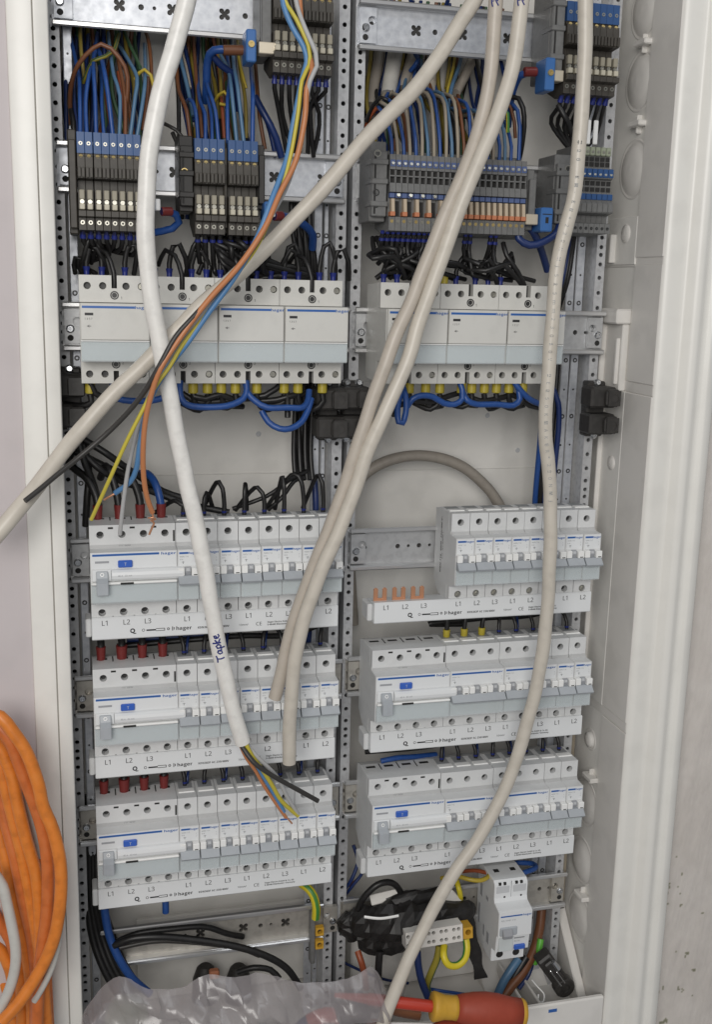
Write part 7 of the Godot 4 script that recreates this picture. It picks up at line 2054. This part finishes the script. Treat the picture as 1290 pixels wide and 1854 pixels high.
func small_residual() -> void:
	var x := 452.0
	var y := -183.0
	var w := 35.6
	var t := thing("two_pole_residual_breaker", "narrow two-pole residual breaker alone on the lower right rail", "residual breaker", "", V(x, y, 0))
	var m := MB.new()
	m.prism([Vector2(-44, -2), Vector2(-30, 0), Vector2(-4, -0.5), Vector2(-0.5, -3.5), Vector2(0, -6), Vector2(0, -18), Vector2(1.5, -22), Vector2(12, -24.5), Vector2(14.6, -25.6), Vector2(14.6, -52), Vector2(11.4, -52.6), Vector2(9.4, -70.5), Vector2(2, -72.5), Vector2(0, -73), Vector2(0, -87), Vector2(-6, -88), Vector2(-44, -84)], 0.15, w - 0.15, 0.6)
	part(t, "body", m, "label_white")
	for i in 2:
		var c := 9.0 + i * 17.6
		m = MB.new()
		m.box(c - 6.8, -13.0, -1.5, c + 6.8, -5.4, 0.5, 0.4)
		part(t, "terminal_window", m, "toggle_light")
		m = MB.new()
		m.box(c - 4.6, -4.6, -1.4, c - 2.0, -2.0, 0.2)
		m.box(c + 0.6, -4.6, -1.4, c + 3.2, -2.0, 0.2)
		m.lathe(V(c + 2, -17.5, 0.0), Vector3(0, 0, 1), [[0.2, 1.1], [0.2, 0.0]], 10)
		m.box(c - 2.6, -0.4, -22, c + 2.6, 0.3, -17)
		part(t, "wire_slot", m, "dark_recess")
		m = MB.new()
		m.cell(c - 5.5, -86.6, c + 5.5, -75.0, 0.6, -4, c, -80.4, 3.8, 16)
		m.rim(c - 5.5, -86.6, c + 5.5, -75.0, 0.6, -4)
		part(t, "terminal_ring", m, "label_white")
		m = MB.new()
		m.box(c - 4.0, -84.6, -0.4, c + 4.0, -76.4, 0.15)
		part(t, "screw_hole", m, "dark_recess")
	m = MB.new()
	m.box(17.6, -18, -0.5, 18.0, -1, 0.15)
	part(t, "seam", m, "grey_print")
	m = MB.new()
	m.box(2.0, -30.4, 14.6, 25.0, -29.0, 14.72)
	m.letters("hager", V(30.0, -29.6, 14.8), 2.0, bold, true, 1.2)
	part(t, "brand_line", m, "blue_print")
	m = MB.new()
	m.letters("ADC 816D  C16", V(2.4, -34.0, 14.8), 1.7, sans, false)
	m.box(19.0, -57.4, 10.4, 30.0, -56.2, 11.3)
	m.letters("30 mA", V(19.0, -60.2, 11.2), 1.6, sans, false)
	part(t, "rating_print", m, "grey_print")
	m = MB.new()
	m.box(1.6, -50.5, 13.5, 20.0, -41.0, 16.0, 1.0)
	part(t, "switch_frame", m, "lever_grey")
	m = MB.new()
	m.prism([Vector2(15.6, -42), Vector2(18, -43), Vector2(20, -48), Vector2(18.5, -52), Vector2(15.6, -52)], 4.0, 14.0, 0.6)
	part(t, "toggle", m, "toggle_grey")
	m = MB.new()
	m.box(2.6, -69.5, 8.2, 17.4, -54.5, 12.2, 0.4)
	part(t, "label_strip", m, "label_ground")
	m = MB.new()
	m.box(19.4, -69.8, 8.2, 31.0, -64.6, 12.2, 0.7)
	part(t, "test_button", m, "blue_button")
	# grooves on its flank
	m = MB.new()
	for q in [[-14.0, -26.0, -20.0, -30.0], [-30.0, -20.0, -36.0, -34.0], [-20.0, -60.0, -24.0, -72.0], [-8.0, -62.0, -14.0, -74.0], [-34.0, -44.0, -38.0, -66.0]]:
		m.box(-0.1, q[1], q[0], 0.3, q[3], q[2])
	part(t, "flank_groove", m, "toggle_grey")
	for q in [
		["brown_core", "orange_wire", 2.0, [V(460.7, -193.4, -16.0), V(457.7, -187.5, -18.0), V(452.5, -187.8, -26.0), V(443.7, -188.9, -34.0), V(433.4, -194.6, -44.0)], "rust-coloured wire entering the small residual breaker", "wires at the small residual breaker"],
		["blue_neutral_wire", "blue_wire", 2.6, [V(482.8, -191.9, -18.0), V(490.1, -186.7, -16.0), V(504.7, -187.1, -22.0), V(507.7, -189.4, -34.0), V(496.2, -192.4, -44.0), V(480.5, -196.4, -50.0), V(470.2, -202.5, -54.0)], "blue cord looping into the small residual breaker", "thick neutral cords"],
		["brown_wire", "brown_wire", 5.0, [V(536.3, -260.7, -66.0), V(529.5, -278.6, -54.0), V(518.0, -293.9, -40.0), V(503.3, -308.4, -30.0), V(486.6, -321.1, -24.0), V(476.9, -329.6, -20.0)], "thick brown cord bending down right of the small residual breaker", "thick cords right of the small residual breaker"],
		["grey_blue_wire", "pale_blue_wire", 4.4, [V(496.2, -294.4, -30.0), V(486.4, -303.1, -26.0), V(477.7, -314.5, -24.0), V(471.4, -326.3, -22.0), V(466.3, -337.0, -20.0)], "greyish blue cord below the small residual breaker", "thick cords right of the small residual breaker"],
		["black_core", "black_wire", 4.2, [V(506.7, -296.1, -34.0), V(495.8, -308.6, -30.0), V(485.9, -322.5, -28.0), V(477.1, -334.0, -26.0)], "black cord between the greyish blue and the brown one", "thick cords right of the small residual breaker"],
		["green_wire", "green_wire", 3.4, [V(524.7, -281.9, -40.0), V(521.2, -293.1, -36.0), V(517.0, -306.8, -36.0)], "bright green cord end beside the thick brown cord", "thick cords right of the small residual breaker"],
		["blue_core", "dark_blue_wire", 2.4, [V(517.4, -305.6, -40.0), V(511.5, -319.0, -36.0), V(498.3, -329.8, -30.0)], "dark blue wire under the thick brown cord", "thick cords right of the small residual breaker"]]:
		wire(q[0], q[3], q[2], q[1], q[4], q[5], [], 14, 4.0)

func latch_and_floor() -> void:
	var c: Vector3 = V(529.0, -302.3, -8.0)
	var t := thing("frame_latch", "black plastic latch with a steel pin in the lower right corner", "latch", "", c)
	var x := Basis(Vector3(0, 0, 1), -0.96)
	var m := MB.new()
	m.T = Transform3D(x, c)
	m.box(-26, -9, -14, 14, 8, 2, 2)
	m.box(-22, -5, 2, 6, 5, 6, 1.5)
	part(t, "body", m, "black_plastic", false)
	m = MB.new()
	m.T = Transform3D(x, c)
	m.lathe(V(20, -1, -8), Vector3(0, 0, 1), [[0.0, 0.0], [0.0, 11.0], [9.0, 11.0], [10.5, 9.5], [10.5, 5.0], [8.5, 4.5], [8.5, 0.0]], 24)
	part(t, "knob", m, "black_plastic", false)
	m = MB.new()
	m.T = Transform3D(x, c)
	m.lathe(V(-20, 5, 5), Vector3(1, 0, 0), [[0.0, 0.0], [0.0, 2.6], [7.0, 3.0], [11.0, 3.4], [11.0, 0.0]], 14)
	part(t, "pin", m, "steel_screw", false)
	m = MB.new()
	m.T = Transform3D(x, c)
	m.box(-14, -3.4, 5.6, 10, -2.0, 7.2, 0.4)
	m.box(-8, 1.4, 5.6, 10, 2.6, 7.2, 0.4)
	part(t, "spring", m, "steel_screw", false)
	# loose cable tie curl on the floor
	wire("cable_tie", [V(507.9, -313.9, -20.0), V(511.7, -318.0, -14.0), V(516.8, -323.6, -8.0), V(514.2, -329.3, -4.0), V(509.1, -327.2, -4.0), V(510.6, -322.6, -8.0)], 0.8, "tab_white", "white cable tie curl lying in the lower right corner", "", [], 8, 2.0, "cable tie")

func screwdriver_and_bag() -> void:
	var a: Vector3 = V(307.3, -247.4, 58.0)
	var b: Vector3 = V(367.5, -259.3, 66.0)
	var e: Vector3 = V(457.6, -273.8, 76.0)
	var t := thing("screwdriver", "red and yellow insulated screwdriver lying across the bottom sill", "screwdriver", "screwdrivers at the bottom", e)
	var d := (e - b).normalized()
	var m := MB.new()
	m.lathe(a, (b - a).normalized(), [[-30.0, 0.0], [-30.0, 2.0], [0.0, 4.6], [2.0, 5.4], [a.distance_to(b), 5.4]], 18, true)
	part(t, "shaft", m, "shaft_red", false)
	var len_h := b.distance_to(e)
	m = MB.new()
	m.lathe(b, d, [[0.0, 5.0], [0.3, 12.4], [2.0, 13.4], [6.0, 12.6], [12.0, 10.8], [20.0, 10.6], [24.0, 11.2], [24.0, 0.0]], 28, true)
	part(t, "collar", m, "screwdriver_yellow", false)
	m = MB.new()
	m.lathe(b, d, [[23.6, 0.0], [23.6, 11.2], [30.0, 13.0], [40.0, 15.0], [52.0, 16.0], [64.0, 15.4], [74.0, 13.6], [len_h - 6.0, 12.6], [len_h - 6.0, 0.0]], 28, true)
	part(t, "handle", m, "screwdriver_red", false)
	m = MB.new()
	m.lathe(b, d, [[len_h - 6.0, 12.4], [len_h - 4.0, 12.8], [len_h - 1.6, 11.4], [len_h, 7.0], [len_h, 0.0]], 28, true)
	part(t, "end_cap", m, "screwdriver_yellow", false)
	var a2: Vector3 = V(326.6, -283.5, 60.0)
	var e2: Vector3 = V(448.8, -299.2, 70.0)
	t = thing("screwdriver", "second red screwdriver handle just showing under the first", "screwdriver", "screwdrivers at the bottom", e2)
	d = (e2 - a2).normalized()
	m = MB.new()
	m.lathe(a2, d, [[0.0, 0.0], [0.0, 4.0], [40.0, 5.0], [52.0, 11.0], [80.0, 13.0], [110.0, 12.0], [118.0, 9.0], [118.0, 0.0]], 24, true)
	part(t, "handle", m, "screwdriver_red", false)
	m = MB.new()
	m.lathe(a2 + V(-6, 3, -6), d, [[0.0, 0.0], [0.0, 3.4], [60.0, 3.4], [60.0, 0.0]], 14)
	part(t, "shaft", m, "tab_white", false)
	# things seen through the bag
	for q in [[[V(259.4, -281.3, 34.0), V(274.6, -275.3, 36.0), V(295.3, -279.6, 38.0), V(311.5, -287.0, 38.0)], 7.0, "shaft_red", "red tool shaft inside the plastic bag"], [[V(279.3, -291.8, 40.0), V(299.8, -285.6, 42.0), V(327.2, -292.9, 40.0)], 6.0, "orange_wire", "rust-coloured tool handle inside the plastic bag"], [[V(305.1, -276.8, 20.0), V(325.9, -279.6, 24.0), V(346.9, -288.5, 28.0), V(368.6, -295.4, 30.0)], 5.0, "brown_wire", "brown cable end behind the screwdriver shaft"], [[V(249.9, -289.7, 30.0), V(259.8, -280.5, 32.0), V(267.3, -282.6, 34.0)], 5.0, "dark_blue_wire", "dark blue piece inside the plastic bag"]]:
		wire("bagged_piece", q[0], q[1], q[2], q[3], "pieces in and behind the plastic bag", [], 14, 4.0, "tool")
	m = MB.new()
	var g: Vector3 = V(299.0, -272.3, 44.0)
	m.lathe(g + V(0, 0, -10), Vector3(0.1, 0.2, 1), [[0.0, 0.0], [0.0, 17.0], [12.0, 17.0], [14.0, 15.0], [14.0, 8.0], [11.0, 7.0], [11.0, 0.0]], 28)
	solo("black_roll", m, "black_tape", "dark roll inside the plastic bag", "tape roll", "", g)
	m = MB.new()
	g = V(94.8, -251.0, 30.0)
	m.lathe(g, Vector3(0.2, 1, 0.2), [[-16.0, 0.0], [-16.0, 16.0], [0.0, 20.0], [10.0, 16.0], [14.0, 0.0]], 20, true)
	solo("grey_lump", m, "terminal_green_grey", "greyish green lump dimly seen inside the left of the plastic bag", "bag content", "", g)
	# crumpled clear bag, a thin film with folds
	m = MB.new()
	var nx := 58
	var ny := 17
	var top: Array = [V(56.3, -236.1, 40.0), V(65.1, -217.3, 44.0), V(88.3, -198.1, 46.0), V(109.7, -208.0, 52.0), V(141.2, -209.8, 58.0), V(158.2, -199.2, 60.0), V(189.2, -205.4, 58.0), V(208.7, -206.2, 58.0), V(243.5, -219.3, 58.0), V(273.8, -222.9, 58.0), V(295.3, -223.4, 54.0), V(315.1, -222.4, 50.0), V(327.8, -244.6, 52.0)]
	var ridge := MB.curve(top, 3.0)
	var f1 := FastNoiseLite.new()
	f1.seed = 31
	f1.frequency = 0.018
	f1.fractal_octaves = 2
	f1.fractal_type = FastNoiseLite.FRACTAL_RIDGED
	var f2 := FastNoiseLite.new()
	f2.seed = 8
	f2.frequency = 0.05
	f2.fractal_octaves = 2
	f2.fractal_type = FastNoiseLite.FRACTAL_RIDGED
	var grid := []
	for i in nx:
		var col := []
		var c: Vector3 = ridge[int(float(i) / (nx - 1) * (ridge.size() - 1))]
		for j in ny:
			var s := float(j) / (ny - 1)
			var p := c + V(sin(i * 0.21) * 5.0 * s, -s * 120.0, 34.0 * sqrt(s) - 8.0 * s)
			p.z += 20.0 * f1.get_noise_2d(p.x * 0.55 + p.y * 0.3, p.y * 0.9) * minf(1.0, s * 5.0 + 0.15) + 2.0 * f2.get_noise_2d(p.x * 0.5 + p.y * 0.6, p.y - p.x * 0.4)
			if j > 0:
				p += V(rng.randf_range(-3, 3), rng.randf_range(-2, 2), rng.randf_range(-0.9, 0.9))
			col.append(p)
		grid.append(col)
	var nrm := []
	for i in nx:
		var col := []
		for j in ny:
			var dx: Vector3 = grid[mini(i + 1, nx - 1)][j] - grid[maxi(i - 1, 0)][j]
			var dy: Vector3 = grid[i][mini(j + 1, ny - 1)] - grid[i][maxi(j - 1, 0)]
			var nn := dx.cross(dy).normalized()
			col.append(nn if nn.z > 0 else -nn)
		nrm.append(col)
	for i in nx - 1:
		for j in ny - 1:
			for f in [[[i, j], [i + 1, j], [i + 1, j + 1]], [[i, j], [i + 1, j + 1], [i, j + 1]]]:
				var q0: Vector3 = grid[f[0][0]][f[0][1]]
				var q1: Vector3 = grid[f[1][0]][f[1][1]]
				var q2: Vector3 = grid[f[2][0]][f[2][1]]
				var fn := (q1 - q0).cross(q2 - q0).normalized()
				if fn.z < 0: fn = -fn
				# creased film: mostly flat facets, a little rounded
				m.tri(q0, q1, q2, (fn * 0.3 + nrm[f[0][0]][f[0][1]]).normalized(), (fn * 0.3 + nrm[f[1][0]][f[1][1]]).normalized(), (fn * 0.3 + nrm[f[2][0]][f[2][1]]).normalized())
	solo("plastic_bag", m, "bag_film", "crumpled clear plastic bag lying across the bottom of the cabinet", "plastic bag", "", top[0])
